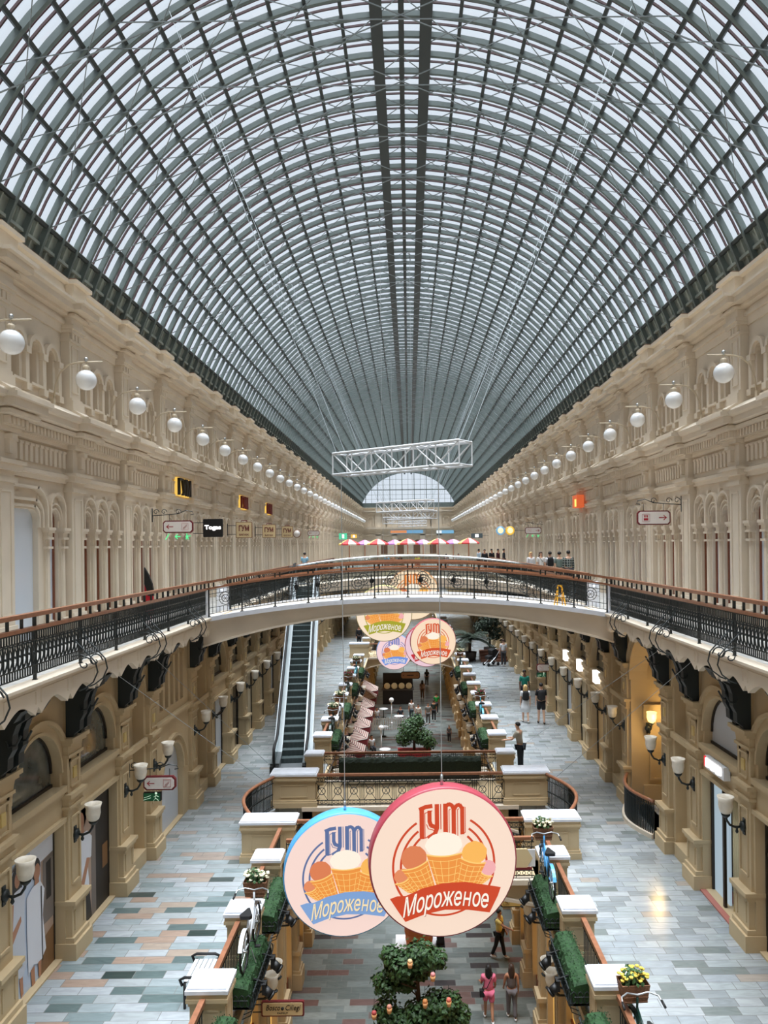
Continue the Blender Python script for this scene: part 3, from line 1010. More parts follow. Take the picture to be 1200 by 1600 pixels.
def gallery_railing(s, ya, n, label):
    t = thing('gallery_railing', label, 'railing', (s * (GX - 0.02), ya, L3), 0, 'iron railings of the upper galleries')
    if s > 0: t.scale = (-1, 1, 1)
    L = n * P / 2
    mb = MB(); mb.box(-0.05, 0.05, 0, L, 0.86, 0.92); mb.build('handrail', WOOD, t)
    mb = MB(); mb.box(-0.055, 0.055, 0, L, 1.08, 1.15); mb.build('handrail', WOOD, t)
    for i in range(n):
        link('railing_panel', RP, t, (0, i * P / 2, 0))
        link('railing_post', RPO, t, (-0.02, i * P / 2, 0))
        for q in range(1, 4): link('railing_stub', RST, t, (-0.01, (i + q / 4) * P / 2, 0))
        if i % 2 == 0: link('scroll_bracket', RSC, t, (0, (i + 0.85) * P / 2, 0))
    link('railing_post', RPO, t, (-0.02, L, 0))
    return t
for s, nm in ((-1, 'left'), (1, 'right')):
    gallery_railing(s, 22.85 - 8 * P / 2, 8, 'black iron gallery railing with two wooden handrails on the %s before the arched bridge' % nm)
    gallery_railing(s, 25.75, 21, 'black iron gallery railing with two wooden handrails on the %s beyond the arched bridge' % nm)

# ---------------- arched upper bridge
def deck_z(x, rise=0.55): return L3 + rise * (1 - (x / GX) ** 2)
def arched_bridge():
    YA, YB = 22.9, 25.7
    t = thing('arched_bridge', 'cream arched footbridge with iron railings crossing the hall at the upper gallery', 'bridge', (0, 0, 0))
    n = 28
    xs = [-GX - 0.1 + 2 * (GX + 0.1) * i / n for i in range(n + 1)]
    poly = [(x, deck_z(x) - 0.04) for x in xs] + [(x, 12.22 - 0.95 * (abs(x) / GX) ** 2) for x in reversed(xs)]
    MB().ext(poly, YA + 0.12, YB - 0.12, 'y').build('deck', STONE, t)
    mb = MB()
    for ya, yb, up, dn in ((YA - 0.06, YA + 0.2, 0.03, 0.10), (YB - 0.2, YB + 0.06, 0.03, 0.10)):
        mb.ext([(x, deck_z(x) + up) for x in xs] + [(x, deck_z(x) - dn) for x in reversed(xs)], ya, yb, 'y')
    mb.build('deck_edge', MARBLE, t)
    mb = MB()
    for ya, yb in ((YA + 0.04, YA + 0.13), (YB - 0.13, YB - 0.04)):
        mb.ext([(x, deck_z(x) - 0.10) for x in xs] + [(x, deck_z(x) - 0.18) for x in reversed(xs)], ya, yb, 'y')
        mb.ext([(x, 12.26 - 0.95 * (abs(x) / GX) ** 2) for x in xs] + [(x, 12.20 - 0.95 * (abs(x) / GX) ** 2) for x in reversed(xs)], ya, yb, 'y')
    mb.build('fascia_moulding', STONE, t)
    for side, yy in enumerate((YA + 0.05, YB - 0.05)):
        for h0, h1, w in ((0.86, 0.92, 0.06), (1.06, 1.13, 0.065)):
            mb = MB()
            for i in range(n):
                a, b = xs[i], xs[i + 1]
                mb.add([(x, y, deck_z(x) + h) for x in (a, b) for y in (yy - w, yy + w) for h in (h0, h1)],
                       [(0, 1, 3, 2), (4, 6, 7, 5), (0, 4, 5, 1), (2, 3, 7, 6), (0, 2, 6, 4), (1, 5, 7, 3)])
            mb.build('handrail', WOOD, t)
        m = 12
        for i in range(m + 1):
            x = -GX + 0.1 + (2 * GX - 0.2) * i / m
            z = deck_z(x)
            mb = MB(); mb.box(x - 0.02, x + 0.02, yy - 0.02, yy + 0.02, z, z + 1.08); mb.box(x - 0.05, x + 0.05, yy - 0.05, yy + 0.05, z, z + 0.05)
            mb.box(x + 0.13, x + 0.17, yy - 0.015, yy + 0.015, z + 0.9, z + 1.08)
            mb.build('railing_post', IRON, t)
        for i in range(m):
            x0 = -GX + 0.1 + (2 * GX - 0.2) * i / m
            w = (2 * GX - 0.2) / m
            mb = MB()
            z0, z1 = deck_z(x0), deck_z(x0 + w)
            zz = lambda f: z0 + (z1 - z0) * f
            for h in (0.12, 0.30, 0.72, 0.84):
                mb.bar((x0, yy, z0 + h), (x0 + w, yy, z1 + h), 0.016)
            for q in range(1, 9):
                f = q / 9
                mb.bar((x0 + w * f, yy, zz(f) + 0.12), (x0 + w * f, yy, zz(f) + (0.30 if 2 < q < 7 else 0.84)), 0.013)
                if 2 < q < 7: mb.bar((x0 + w * f, yy, zz(f) + 0.72), (x0 + w * f, yy, zz(f) + 0.84), 0.013)
            c = (x0 + w / 2, yy, zz(0.5) + 0.52)
            for r in (0.19, 0.11):
                mb.tube([(c[0] + r * math.cos(a * math.pi / 8), yy, c[2] + r * math.sin(a * math.pi / 8)) for a in range(16)], 0.011, 4, True)
            for a in range(4):
                d = a * math.pi / 4 + 0.39
                mb.bar((c[0] - 0.3 * math.cos(d), yy, c[2] - 0.19 * math.sin(d)), (c[0] + 0.3 * math.cos(d), yy, c[2] + 0.19 * math.sin(d)), 0.010)
            mb.build('railing_panel', IRON, t)
        if side == 0:
            for x in (-3.4, -2.75, -1.1, 0.4, 1.4, 2.4):   # little spotlights clamped to the railing
                mb = MB()
                z = deck_z(x) + 0.55
                mb.tube([(x, yy + 0.04, z), (x, yy + 0.22, z + 0.02)], 0.07, 10)
                mb.box(x - 0.015, x + 0.015, yy, yy + 0.06, z - 0.2, z + 0.2)
                mb.build('spotlight', BLACK, t)
    for s in (-1, 1):
        for yy in (YA + 0.1, YB - 0.1):
            mb = MB(); x = s * (GX + 0.12)
            mb.box(x - 0.17, x + 0.17, yy - 0.17, yy + 0.17, L3, L3 + 0.86); mb.box(x - 0.2, x + 0.2, yy - 0.2, yy + 0.2, L3, L3 + 0.12)
            mb.box(x - 0.2, x + 0.2, yy - 0.2, yy + 0.2, L3 + 0.42, L3 + 0.5)
            mb.tube([(x, yy - 0.17, L3 + 0.66), (x, yy - 0.2, L3 + 0.66)], 0.10, 14)
            mb.build('end_post', MARBLE, t)
    return t
arched_bridge()

# glass-railed bridge further back
def glass_bridge():
    YA, YB = 38.4, 40.6
    t = thing('glass_bridge', 'curved footbridge with steel handrail and glass panels behind the iron bridge', 'bridge')
    n = 24
    G = GX - 0.1
    xs = [-G + 2 * G * i / n for i in range(n + 1)]
    z = lambda x: L3 + 0.5 * (1 - (x / G) ** 2)
    MB().ext([(x, z(x)) for x in xs] + [(x, z(x) - 0.45) for x in reversed(xs)], YA, YB, 'y').build('deck', STONE, t)
    for yy in (YA + 0.05, YB - 0.05):
        mb = MB(); mb.tube([(x, yy, z(x) + 1.1) for x in xs], 0.035, 8); mb.build('handrail', SILVER, t)
        mb = MB()
        for i in range(n):
            mb.add([(xs[i] + 0.02, yy, z(xs[i]) + 0.05), (xs[i + 1] - 0.02, yy, z(xs[i + 1]) + 0.05), (xs[i + 1] - 0.02, yy, z(xs[i + 1]) + 1.05), (xs[i] + 0.02, yy, z(xs[i]) + 1.05)], [(0, 1, 2, 3)])
        mb.build('glass_panel', SHOPGLASS, t)
        for i in range(0, n + 1, 4):
            mb = MB(); mb.box(xs[i] - 0.02, xs[i] + 0.02, yy - 0.02, yy + 0.02, z(xs[i]), z(xs[i]) + 1.1); mb.build('railing_post', SILVER, t)
    return t
glass_bridge()

# ---------------- pedestals, rails and hedges along the edge of the middle galleries
def ped_mesh(w, d, cap=True):
    mb = MB()
    for z0, z1, e in ((0, 0.16, 0.05), (0.16, 0.22, 0.03), (0.22, 0.76, 0), (0.76, 0.82, 0.02), (0.82, 0.88, 0.05), (0.88, 0.96, 0.035)):
        mb.box(-w - e, w + e, -d - e, d + e, z0, z1)
    for s in (-1, 1):
        for a in (-1, 1):
            mb.box(a * w * 0.62 - 0.015, a * w * 0.62 + 0.015, s * d - 0.012, s * d + 0.012, 0.32, 0.68)
            mb.box(s * w - 0.012, s * w + 0.012, a * d * 0.62 - 0.015, a * d * 0.62 + 0.015, 0.32, 0.68)
        for z in (0.32, 0.68):
            mb.box(-w * 0.62, w * 0.62, s * d - 0.012, s * d + 0.012, z - 0.015, z + 0.015)
            mb.box(s * w - 0.012, s * w + 0.012, -d * 0.62, d * 0.62, z - 0.015, z + 0.015)
    c = MB(); c.box(-w - 0.06, w + 0.06, -d - 0.06, d + 0.06, 0.96, 1.02); c.box(-w - 0.03, w + 0.03, -d - 0.03, d + 0.03, 1.02, 1.05)
    return mb.mesh('shaft', STONE2), c.mesh('cap', MARBLE)
def pedestal(x, y, meshes, label, z=L2):
    t = thing('pedestal', label, 'pedestal', (x, y, z), 0, 'stone railing pedestals of the middle level')
    link('shaft', meshes[0], t); link('cap', meshes[1], t)
    return t
PM = ped_mesh(0.28, 0.25)
PB = ped_mesh(0.66, 0.28)
PC = ped_mesh(0.26, 0.22)
PYS = [9.7, 12.15, 14.6, 17.05]
PYF = [27.9 + 2.5 * i for i in range(9)] + [59.5 + 2.5 * i for i in range(6)]
SIDE = {-1: 'left', 1: 'right'}
def hedge_mesh(L):
    mb = MB()
    rg = random.Random(3)
    nx, ny = 8, 30
    idx = {}
    vs, fs = [], []
    prof = [(-0.17, 0.34), (-0.18, 0.5), (-0.16, 0.66), (-0.08, 0.71), (0.06, 0.71), (0.14, 0.67), (0.18, 0.52), (0.17, 0.34)]
    for j in range(ny + 1):
        for i, (x, z) in enumerate(prof):
            q = 0.93 if j in (0, ny) else 1
            vs.append((x * q + rg.uniform(-0.02, 0.02), L * j / ny, z * q + rg.uniform(-0.02, 0.02)))
    k = len(prof)
    for j in range(ny):
        for i in range(k - 1):
            fs.append((j * k + i, j * k + i + 1, (j + 1) * k + i + 1, (j + 1) * k + i))
    fs += [tuple(range(k)), tuple(ny * k + i for i in range(k))]
    mb.add(vs, fs)
    for _ in range(900):                                   # clipped leaf tips
        j = rg.random() * L
        a = rg.choice(prof[1:-1]); 
        x, z = a[0] + rg.uniform(-0.05, 0.05), min(0.73, a[1] + rg.uniform(-0.1, 0.06))
        d = Vector((rg.uniform(-1, 1), rg.uniform(-1, 1), rg.uniform(0, 1))).normalized() * 0.03
        e = d.orthogonal().normalized() * 0.012
        p = Vector((x, j, z))
        mb.add([p - e, p + e, p + d], [(0, 1, 2)])
    return mb.mesh('hedge', GREENERY)
def basket_mesh(L):
    mb = MB()
    mb.box(-0.23, 0.23, 0.0, L, 0.30, 0.34); mb.box(-0.23, -0.15, -0.145, L + 0.135, 0.30, 0.34)
    for x in (0.24,):
        mb.bar((x, 0, 0.58), (x, L, 0.58), 0.02); mb.bar((x, 0, 0.32), (x, L, 0.32), 0.02)
        n = int(L / 0.13)
        for i in range(n):
            y = L * (i + 0.5) / n
            mb.tube([(x + 0.02 * math.cos(a * 0.9), y + 0.055 * math.cos(a * math.pi / 4), 0.45 + 0.09 * math.sin(a * math.pi / 4)) for a in range(8)], 0.010, 4, True)
            mb.bar((x, y - L / n / 2, 0.3), (x, y - L / n / 2, 0.6), 0.012)
            mb.tube([(x - 0.02, y, 0.3), (x - 0.06, y, 0.16), (x - 0.2, y, 0.1)], 0.009, 4)
    for y in (0.0, L):
        mb.tube([(-0.2 + 0.1 * (q % 4) + 0.05, y, 0.45) for q in range(4)], 0.01, 4)
        for q in range(4):
            mb.tube([(-0.17 + 0.11 * q + 0.045 * math.cos(a * math.pi / 4), y, 0.44 + 0.1 * math.sin(a * math.pi / 4)) for a in range(8)], 0.010, 4, True)
    return mb.mesh('iron_basket', IRON)
LB = 1.7
HM, BM = hedge_mesh(LB), basket_mesh(LB)
def spot_mesh():
    mb = MB()
    mb.tube([(0, 0, 0), (0.10, 0, -0.09)], [0.075, 0.075], 12)
    mb.tube([(0.10, 0, -0.09), (0.13, 0, -0.115)], [0.085, 0.085], 12)
    mb.box(-0.03, 0.03, -0.09, -0.075, -0.05, 0.12); mb.box(-0.03, 0.03, 0.075, 0.09, -0.05, 0.12); mb.box(-0.03, 0.03, -0.09, 0.09, 0.10, 0.12)
    mb.bar((0, 0, 0.11), (-0.2, 0, 0.18), 0.03)
    return mb.mesh('lamp_can', BLACK)
SPM = spot_mesh()
ri = pi_ = hi = si = 0
def mid_rail(s, ya, yb, label):
    L = yb - ya
    t = thing('railing', label, 'railing', (s * 3.27, ya, L2), 0, 'wooden handrails between the middle level pedestals')
    mb = MB(); mb.box(-0.045, 0.045, 0, L, 0.82, 0.90); mb.build('handrail', WOOD, t)
    mb = MB()
    for z in (0.1, 0.7): mb.box(-0.01, 0.01, 0, L, z, z + 0.02)
    n = int(L / 0.11)
    for i in range(n):
        y = L * (i + 0.5) / n; mb.box(-0.008, 0.008, y - 0.008, y + 0.008, 0.1, 0.82)
    mb.build('railing_panel', IRON, t)
def hedge(s, y, label):
    t = thing('hedge_planter', label, 'planter', (s * 2.86, y, L2), 0, 'clipped hedge boxes hung on the railings')
    if s > 0: t.scale = (-1, 1, 1)
    link('iron_basket', BM, t); h = link('hedge', HM, t); h['kind'] = 'stuff'
    h['label'] = 'clipped green hedge'
for s in (-1, 1):
    sd = SIDE[s]
    for i, y in enumerate(PYS):
        pedestal(s * 3.21, y, PM, 'stone pedestal with white marble cap on the %s, %s before the lower footbridges' % (sd, ['fourth', 'third', 'second', 'first'][i]))
        mid_rail(s, y + 0.3, (PYS[i + 1] if i < 3 else 19.3) - 0.3, 'low railing with sloping wooden handrail on the %s, %s of four before the footbridges' % (sd, ORD[i]))
        if i == 3: continue
        hedge(s, y + 0.38, 'clipped green hedge box in iron basket on the %s, %s before the lower footbridges' % (sd, ['fourth', 'third', 'second', 'first'][i]))
        for q, dy in enumerate((0.75, 1.55)):
            t = thing('spotlight', 'black spotlight can below a hedge box on the %s, %s from the front edge' % (sd, nth(i * 2 + q)), 'spotlight', (s * 2.5, y + dy, L2 + 0.42), 0, 'spotlights under the hedge boxes')
            if s > 0: t.scale = (-1, 1, 1)
            link('lamp_can', SPM, t)
    for i, y in enumerate(PYF):
        pedestal(s * 3.21, y, PM, 'stone pedestal with white marble cap on the %s, %s beyond the lower footbridge' % (sd, nth(i)))
        if i + 1 < len(PYF) and PYF[i + 1] - y < 3:
            mid_rail(s, y + 0.3, PYF[i + 1] - 0.3, 'low railing with wooden handrail on the %s, %s beyond the lower footbridge' % (sd, nth(i)))
            if i < 8 and i % 2 == 0:
                hedge(s, y + 0.38, 'clipped green hedge box on the %s, %s beyond the lower footbridge' % (sd, nth(i)))
                for q, dy in enumerate((0.75, 1.55)):
                    t = thing('spotlight', 'black spotlight can below a hedge box on the %s, %s beyond the lower footbridge' % (sd, nth(i * 2 + q)), 'spotlight', (s * 2.5, y + dy, L2 + 0.42), 0, 'spotlights under the hedge boxes')
                    if s > 0: t.scale = (-1, 1, 1)
                    link('lamp_can', SPM, t)
    # big pedestals at the crossings
    for y, m, x, lb in ((19.35, PB, 3.6, 'broad stone pedestal with marble cap on the %s of the narrow footbridge'), (23.3, PB, 3.55, 'broad stone pedestal with marble cap on the %s front corner of the lower footbridge'),
                        (25.4, PC, 3.2, 'small stone pedestal with marble cap on the %s rear corner of the lower footbridge'),
                        (53.6, PB, 3.55, 'broad stone pedestal with marble cap on the %s front corner of the distant footbridge'), (56.6, PC, 3.2, 'small stone pedestal with marble cap on the %s rear corner of the distant footbridge')):
        pedestal(s * x, y, m, lb % sd)
    # curved railing of the widened well
    t = thing('curved_railing', 'curved iron railing with wooden handrail on the %s between the two lower footbridges' % sd, 'railing')
    pts = [(s * (4.15 + 0.5 * math.sin(math.pi * q / 12)), 19.7 + 3.25 * q / 12) for q in range(13)]
    mb = MB(); mb.tube([(x, y, L2 + 0.95) for x, y in pts], 0.05, 8); mb.build('handrail', WOOD, t)
    mb = MB()
    for z in (0.08, 0.78): mb.tube([(x, y, L2 + z) for x, y in pts], 0.015, 4)
    for a, b in zip(pts, pts[1:]):
        for q in range(4):
            x, y = a[0] + (b[0] - a[0]) * q / 4, a[1] + (b[1] - a[1]) * q / 4
            mb.box(x - 0.012, x + 0.012, y - 0.012, y + 0.012, L2, L2 + 0.93)
            mb.ball((x, y, L2 + 0.45), 0.03, 5, 4)
    mb.build('railing_panel', IRON, t)

# ---------------- lower footbridges
def panel_x(mb, x0, x1, y, z0, h):
    n = max(1, round((x1 - x0) / 0.5))
    w = (x1 - x0) / n
    for z in (0.05, 0.17, h - 0.17, h - 0.05): mb.box(x0, x1, y - 0.01, y + 0.01, z0 + z - 0.01, z0 + z + 0.01)
    for i in range(n):
        a = x0 + i * w
        for f in (0.0, 0.12, 0.88): mb.box(a + w * f - 0.009, a + w * f + 0.009, y - 0.009, y + 0.009, z0, z0 + h)
        mb.bar((a + w * 0.12, y, z0 + 0.17), (a + w * 0.88, y, z0 + h - 0.17), 0.014); mb.bar((a + w * 0.12, y, z0 + h - 0.17), (a + w * 0.88, y, z0 + 0.17), 0.014)
        c = (a + w / 2, z0 + h / 2)
        mb.tube([(c[0] + 0.11 * math.cos(q * math.pi / 6), y, c[1] + 0.11 * math.sin(q * math.pi / 6)) for q in range(12)], 0.012, 4, True)
        for dx in (0.25, 0.5, 0.75):
            for zz in (0.11, h - 0.11):
                mb.tube([(a + w * dx + 0.04 * math.cos(q * math.pi / 4), y, z0 + zz + 0.04 * math.sin(q * math.pi / 4)) for q in range(8)], 0.008, 4, True)
def low_bridge(YA, YB, label, half=2.95, hedge_y=None, rise=0.55):
    t = thing('footbridge', label, 'bridge', (0, 0, 0))
    n = 24
    xs = [-3.3 + 6.6 * i / n for i in range(n + 1)]
    und = [(x, L2 - 0.30 - rise * (abs(x) / 3.3) ** 2) for x in xs]
    MB().ext([(-3.3, L2), (3.3, L2)] + list(reversed(und)), YA + 0.1, YB - 0.1, 'y').build('deck', STONE2, t)
    mb = MB()
    for a, b in ((YA - 0.05, YA + 0.16), (YB - 0.16, YB + 0.05)):
        mb.box(-3.3, 3.3, a, b, L2 - 0.10, L2 + 0.02)
        mb.ext([(x, z + 0.05) for x, z in und] + [(x, z - 0.02) for x, z in reversed(und)], a + 0.06, b - 0.06, 'y')
    mb.build('deck_edge', STONE, t)
    for yy in (YA + 0.1, YB - 0.1):
        mb = MB(); mb.box(-half, half, yy - 0.05, yy + 0.05, L2 + 0.93, L2 + 1.0); mb.build('handrail', WOOD, t)
        mb = MB(); panel_x(mb, -half, half, yy, L2 + 0.02, 0.9); mb.build('railing_panel', IRON, t)
    return t
low_bridge(23.0, 25.6, 'stone footbridge with patterned iron railings just behind the two large round signs')
low_bridge(17.9, 19.35, 'narrow footbridge with iron railings half hidden behind the large round signs', rise=0.4)
low_bridge(53.3, 56.8, 'distant stone footbridge behind the cluster of round signs')
t = thing('hedge_planter', 'long dark clipped hedge box along the rear railing of the lower footbridge', 'planter', (0, 25.2, L2))
mb = MB(); mb.box(-2.3, 2.3, -0.16, 0.16, 0.18, 0.5); mb.build('planter_box', mat('dark_planter', (26, 28, 26), 0.6), t)
me = bpy.data.meshes.new('hedge'); bm = bmesh.new(); bmesh.ops.create_grid(bm, x_segments=60, y_segments=6, size=1)
rg = random.Random(8)
for v in bm.verts:
    v.co = Vector((v.co.x * 2.35, v.co.y * 0.19, 0.88 + rg.uniform(-0.03, 0.03) - 0.1 * abs(v.co.y) ** 4))
ext_ = bmesh.ops.extrude_face_region(bm, geom=list(bm.faces))
for g in ext_['geom']:
    if isinstance(g, bmesh.types.BMVert): g.co.z = 0.45
bm.to_mesh(me); bm.free(); me.materials.append(mat('hedge_dark', (22, 36, 22), 0.85, vary=0.5, vscale=30))
link('hedge', me, t)['kind'] = 'stuff'
tp = thing('potted_plant', 'leafy dark green plant behind the curved railing on the left', 'plant', (-3.85, 21.0, L2 - 0.5))

# foliage helper
def foliage(mb, blobs, count, size, seed=1):
    rg = random.Random(seed)
    tot = sum(b[3] ** 2 for b in blobs)
    for bx, by, bz, br in blobs:
        for _ in range(int(count * br ** 2 / tot)):
            d = Vector((rg.gauss(0, 1), rg.gauss(0, 1), rg.gauss(0, 1))).normalized()
            r = br * (rg.random() ** 0.33) * (rg.uniform(1.0, 1.3) if rg.random() < 0.2 else 1.0)
            p = Vector((bx, by, bz)) + Vector((d.x * r, d.y * r, d.z * r * 0.85))
            n = (d + Vector((rg.uniform(-.7, .7), rg.uniform(-.7, .7), rg.uniform(-.2, .9)))).normalized()
            a = n.orthogonal().normalized(); a.rotate(Matrix.Rotation(rg.random() * 6.28, 3, n))
            b = n.cross(a) * size * 0.42
            a = a * size * rg.uniform(0.7, 1.2)
            mb.add([p - a * 0.5, p + b - n * size * 0.1, p + a * 0.6, p - b - n * size * 0.1], [(0, 1, 2, 3)])
    return mb
mb = MB(); mb.lathe([(0.12, 0), (0.2, 0.32), (0.22, 0.36), (0.18, 0.36)], 14); mb.build('pot', mat('dark_pot', (52, 44, 40), 0.6), tp)
mb = MB(); foliage(mb, [(0, 0, 0.65, 0.36), (-0.25, -0.1, 0.5, 0.25), (0.3, 0, 0.5, 0.25)], 420, 0.12, 5); mb.build('foliage', LEAF_DK, tp)

# ---------------- escalator
ESC = mat('escalator_steel', (120, 126, 128), 0.4, 0.5)
def escalator():
    yaw = math.radians(4.9)
    t = thing('escalator', 'steel escalator with dark grey steps rising from the middle gallery on the left', 'escalator', (-4.26, 27.3, L2), yaw)
    rise, ang = L3 + 0.25 - L2, math.radians(30)
    run = rise / math.tan(ang)
    sw = 0.42
    mb = MB(); mb.box(-sw, sw, -0.9, 0.35, 0.0, 0.03); mb.build('landing_plate', SILVER, t)
    STEP = mat('step_grey', (58, 68, 68), 0.5)
    st = MB(); st.box(-sw, sw, 0, 0.42, -0.21, 0.0)
    st.cur = 1
    for q in range(18):
        x = -sw + 0.84 * (q + 0.5) / 18
        st.box(x - 0.012, x + 0.012, 0.0, 0.40, 0.0, 0.008); st.box(x - 0.012, x + 0.012, -0.008, 0.0, -0.2, 0.0)
    sm = st.mesh('step', [STEP, mat('step_ridge', (74, 86, 86), 0.45)])
    n = int(rise / 0.205)
    for i in range(n):
        link('step', sm, t, (0, 0.35 + i * 0.205 / math.tan(ang), 0.2 + i * 0.205))
    mb = MB(); mb.box(-sw, sw, run + 0.3, run + 1.4, rise - 0.04, rise); mb.build('landing_plate', SILVER, t)
    for s in (-1, 1):
        x = s * (sw + 0.14)
        pr = [(-0.75, 0.0), (-0.75, 0.28), (0.1, 0.3), (0.5, 0.36), (run + 0.3, rise + 0.3), (run + 1.4, rise + 0.3), (run + 1.4, rise - 0.7), (run + 0.4, rise - 0.75), (0.9, 0.0)]
        mb = MB(); mb.ext(pr, x - 0.14, x + 0.14, 'x'); mb.build('balustrade_base', ESC if s < 0 else mat('escalator_cream', (186, 178, 166), 0.5), t)
        gl = [(-0.9, 0.3), (-1.02, 0.6), (-0.9, 0.92), (0.1, 0.94), (0.5, 1.02), (run + 0.3, rise + 0.95), (run + 1.5, rise + 0.95), (run + 1.5, rise + 0.3), (run + 0.3, rise + 0.3), (0.5, 0.36), (0.1, 0.3)]
        mb = MB(); mb.ext(gl, x - 0.012, x + 0.012, 'x'); mb.build('glass_panel', SHOPGLASS, t)
        mb = MB(); mb.tube([(x, a, b) for a, b in ((-0.75, 0.26), (-0.95, 0.34), (-1.06, 0.6), (-0.95, 0.9), (-0.7, 0.97), (0.1, 0.98), (0.5, 1.06), (run + 0.3, rise + 1.0), (run + 1.5, rise + 1.0))], 0.05, 8); mb.build('handrail', RUBBER, t)
        mb = MB(); mb.ext([(-0.75, 0.28), (0.1, 0.30), (0.5, 0.36), (run + 0.3, rise + 0.3), (run + 1.4, rise + 0.3), (run + 1.4, rise + 0.36), (run + 0.3, rise + 0.36), (0.5, 0.42), (0.1, 0.36), (-0.75, 0.34)], x - 0.16, x + 0.16, 'x'); mb.build('skirt_trim', ESC, t)
        mb = MB(); mb.box(x - 0.15, x + 0.15, -1.0, -0.72, 0, 0.3); mb.build('end_cap', BLACK, t)
    return t
escalator()

# ---------------- globe lamps
def globe_meshes():
    a = MB()
    a.tube([(0.05, 0, -0.55), (0.10, 0, -0.1), (0.22, 0, 0.22), (0.42, 0, 0.40), (0.7, 0, 0.46), (1.25, 0, 0.46)], 0.022, 6)
    a.tube([(0.85, 0, 0.46), (0.85, 0, 0.30)], 0.018, 6)
    a.lathe([(0.03, 0.0), (0.07, 0.03), (0.09, 0.10), (0.05, 0.14)], 12, (0.85, 0, 0.24))
    a.box(-0.02, 0.08, -0.05, 0.05, -0.62, -0.42)
    g = MB(); g.ball((0.85, 0, 0.02), 0.245, 22, 14)
    f = MB(); f.ball((0.85, 0, 0.53), 0.05, 10, 8); f.lathe([(0.03, 0), (0.012, 0.04), (0.03, 0.06)], 8, (0.85, 0, 0.46))
    return a.mesh('lamp_arm', mat('cream_metal', (205, 190, 165), 0.5)), g.mesh('globe', OPAL), f.mesh('finial', SILVER)
GM = globe_meshes()
for s in (-1, 1):
    k = 0
    y = 14.9 - P
    while y < YF - 4:
        if y > 14:
            t = thing('globe_lamp', 'white opal globe lamp on a curved arm, %s from the front along the %s wall' % (nth(k), SIDE[s]), 'lamp', (s * 8.6, y, 18.35), math.pi if s > 0 else 0, 'white globe lamps above the cornices')
            link('lamp_arm', GM[0], t); link('globe', GM[1], t); link('finial', GM[2], t); k += 1
        y += P

# ---------------- wall sconces on the middle level
def sconce_meshes():
    a = MB()
    a.lathe([(0.02, 0), (0.09, 0.02), (0.11, 0.06), (0.05, 0.1)], 10)
    a.xf(Matrix.Rotation(math.pi / 2, 4, 'Y'))
    a.box(0, 0.03, -0.05, 0.05, -0.16, 0.16)
    a.tube([(0.05, 0, 0), (0.18, 0, -0.02), (0.30, 0, 0.03), (0.36, 0, 0.12), (0.38, 0, 0.2)], 0.024, 7)
    a.lathe([(0.012, -0.14), (0.035, -0.1), (0.02, -0.05), (0.04, 0.0)], 8, (0.16, 0, 0))
    a.lathe([(0.03, 0.0), (0.08, 0.05), (0.09, 0.08), (0.02, 0.09)], 12, (0.38, 0, 0.17))
    b = MB(); b.lathe([(0.05, 0), (0.11, 0.05), (0.14, 0.16), (0.135, 0.26), (0.165, 0.36), (0.155, 0.36), (0.125, 0.26), (0.12, 0.1)], 16, (0.38, 0, 0.24))
    return a.mesh('sconce_arm', IRON), b.mesh('shade', mat('alabaster_shade', (228, 220, 205), 0.35, vary=0.08, vscale=8))
SM = sconce_meshes()
for s in (-1, 1):
    for k, y in enumerate(PY[1:] + PY2[:14]):
        t = thing('wall_sconce', 'black iron sconce with alabaster shade on the %s wall pilaster, %s from the front' % (SIDE[s], nth(k)), 'lamp', (s * (W2 - 0.09), y, 8.62), math.pi if s > 0 else 0, 'wall sconces of the middle gallery')
        link('sconce_arm', SM[0], t); link('shade', SM[1], t)
    # twin-shade lamps on the lower facade, above the arcade
    for k in range(13):
        y = 13.4 + 3.15 * k if k < 3 else 23.0 + 2.62 * (k - 2)
        t = thing('wall_sconce', 'twin-shaded iron lamp on the lower %s facade, %s from the front' % (SIDE[s], nth(k)), 'lamp', (s * (W1 - 0.12), y, 4.45), math.pi if s > 0 else 0, 'twin lamps on the lower facades')
        for d in (-0.16, 0.16):
            a = link('sconce_arm', SM[0], t, (0.0, 0, 0)); a.rotation_euler = (0, 0, d * 2); a.scale = (1.9, 1, 1) 
            b = link('shade', SM[1], t, (0.34, d * 0.75, 0)); b.rotation_euler = (0, 0, d * 2)
t = thing('wall_sconce', 'lit amber sconce glowing in the recess on the right', 'lamp', (7.22, 22.88, 8.65), -math.pi / 2)
link('sconce_arm', SM[0], t)
b = MB(); b.lathe([(0.05, 0), (0.11, 0.05), (0.14, 0.16), (0.135, 0.26), (0.15, 0.32), (0.02, 0.34)], 16, (0.38, 0, 0.24)); b.build('shade', emit('lit_amber', (255, 210, 120), 3), t)
ld = bpy.data.lights.new('sconce_glow', 'POINT'); ld.energy = 42; ld.color = (1, 0.66, 0.25); ld.shadow_soft_size = 0.15
lo = bpy.data.objects.new('sconce_glow', ld); COL.objects.link(lo); lo.location = (7.3, 22.2, 9.0)
t = thing('stair_railing', 'short curved iron railing with wooden handrail at the lit recess on the right', 'railing')
pts = [(6.55 - 0.35 * math.sin(math.pi * q / 10), 20.3 + 2.5 * q / 10) for q in range(11)]
mb = MB(); mb.tube([(x, y, L2 + 1.0) for x, y in pts], 0.05, 8); mb.build('handrail', WOOD, t)
mb = MB()
for z in (0.1, 0.85): mb.tube([(x, y, L2 + z) for x, y in pts], 0.015, 4)
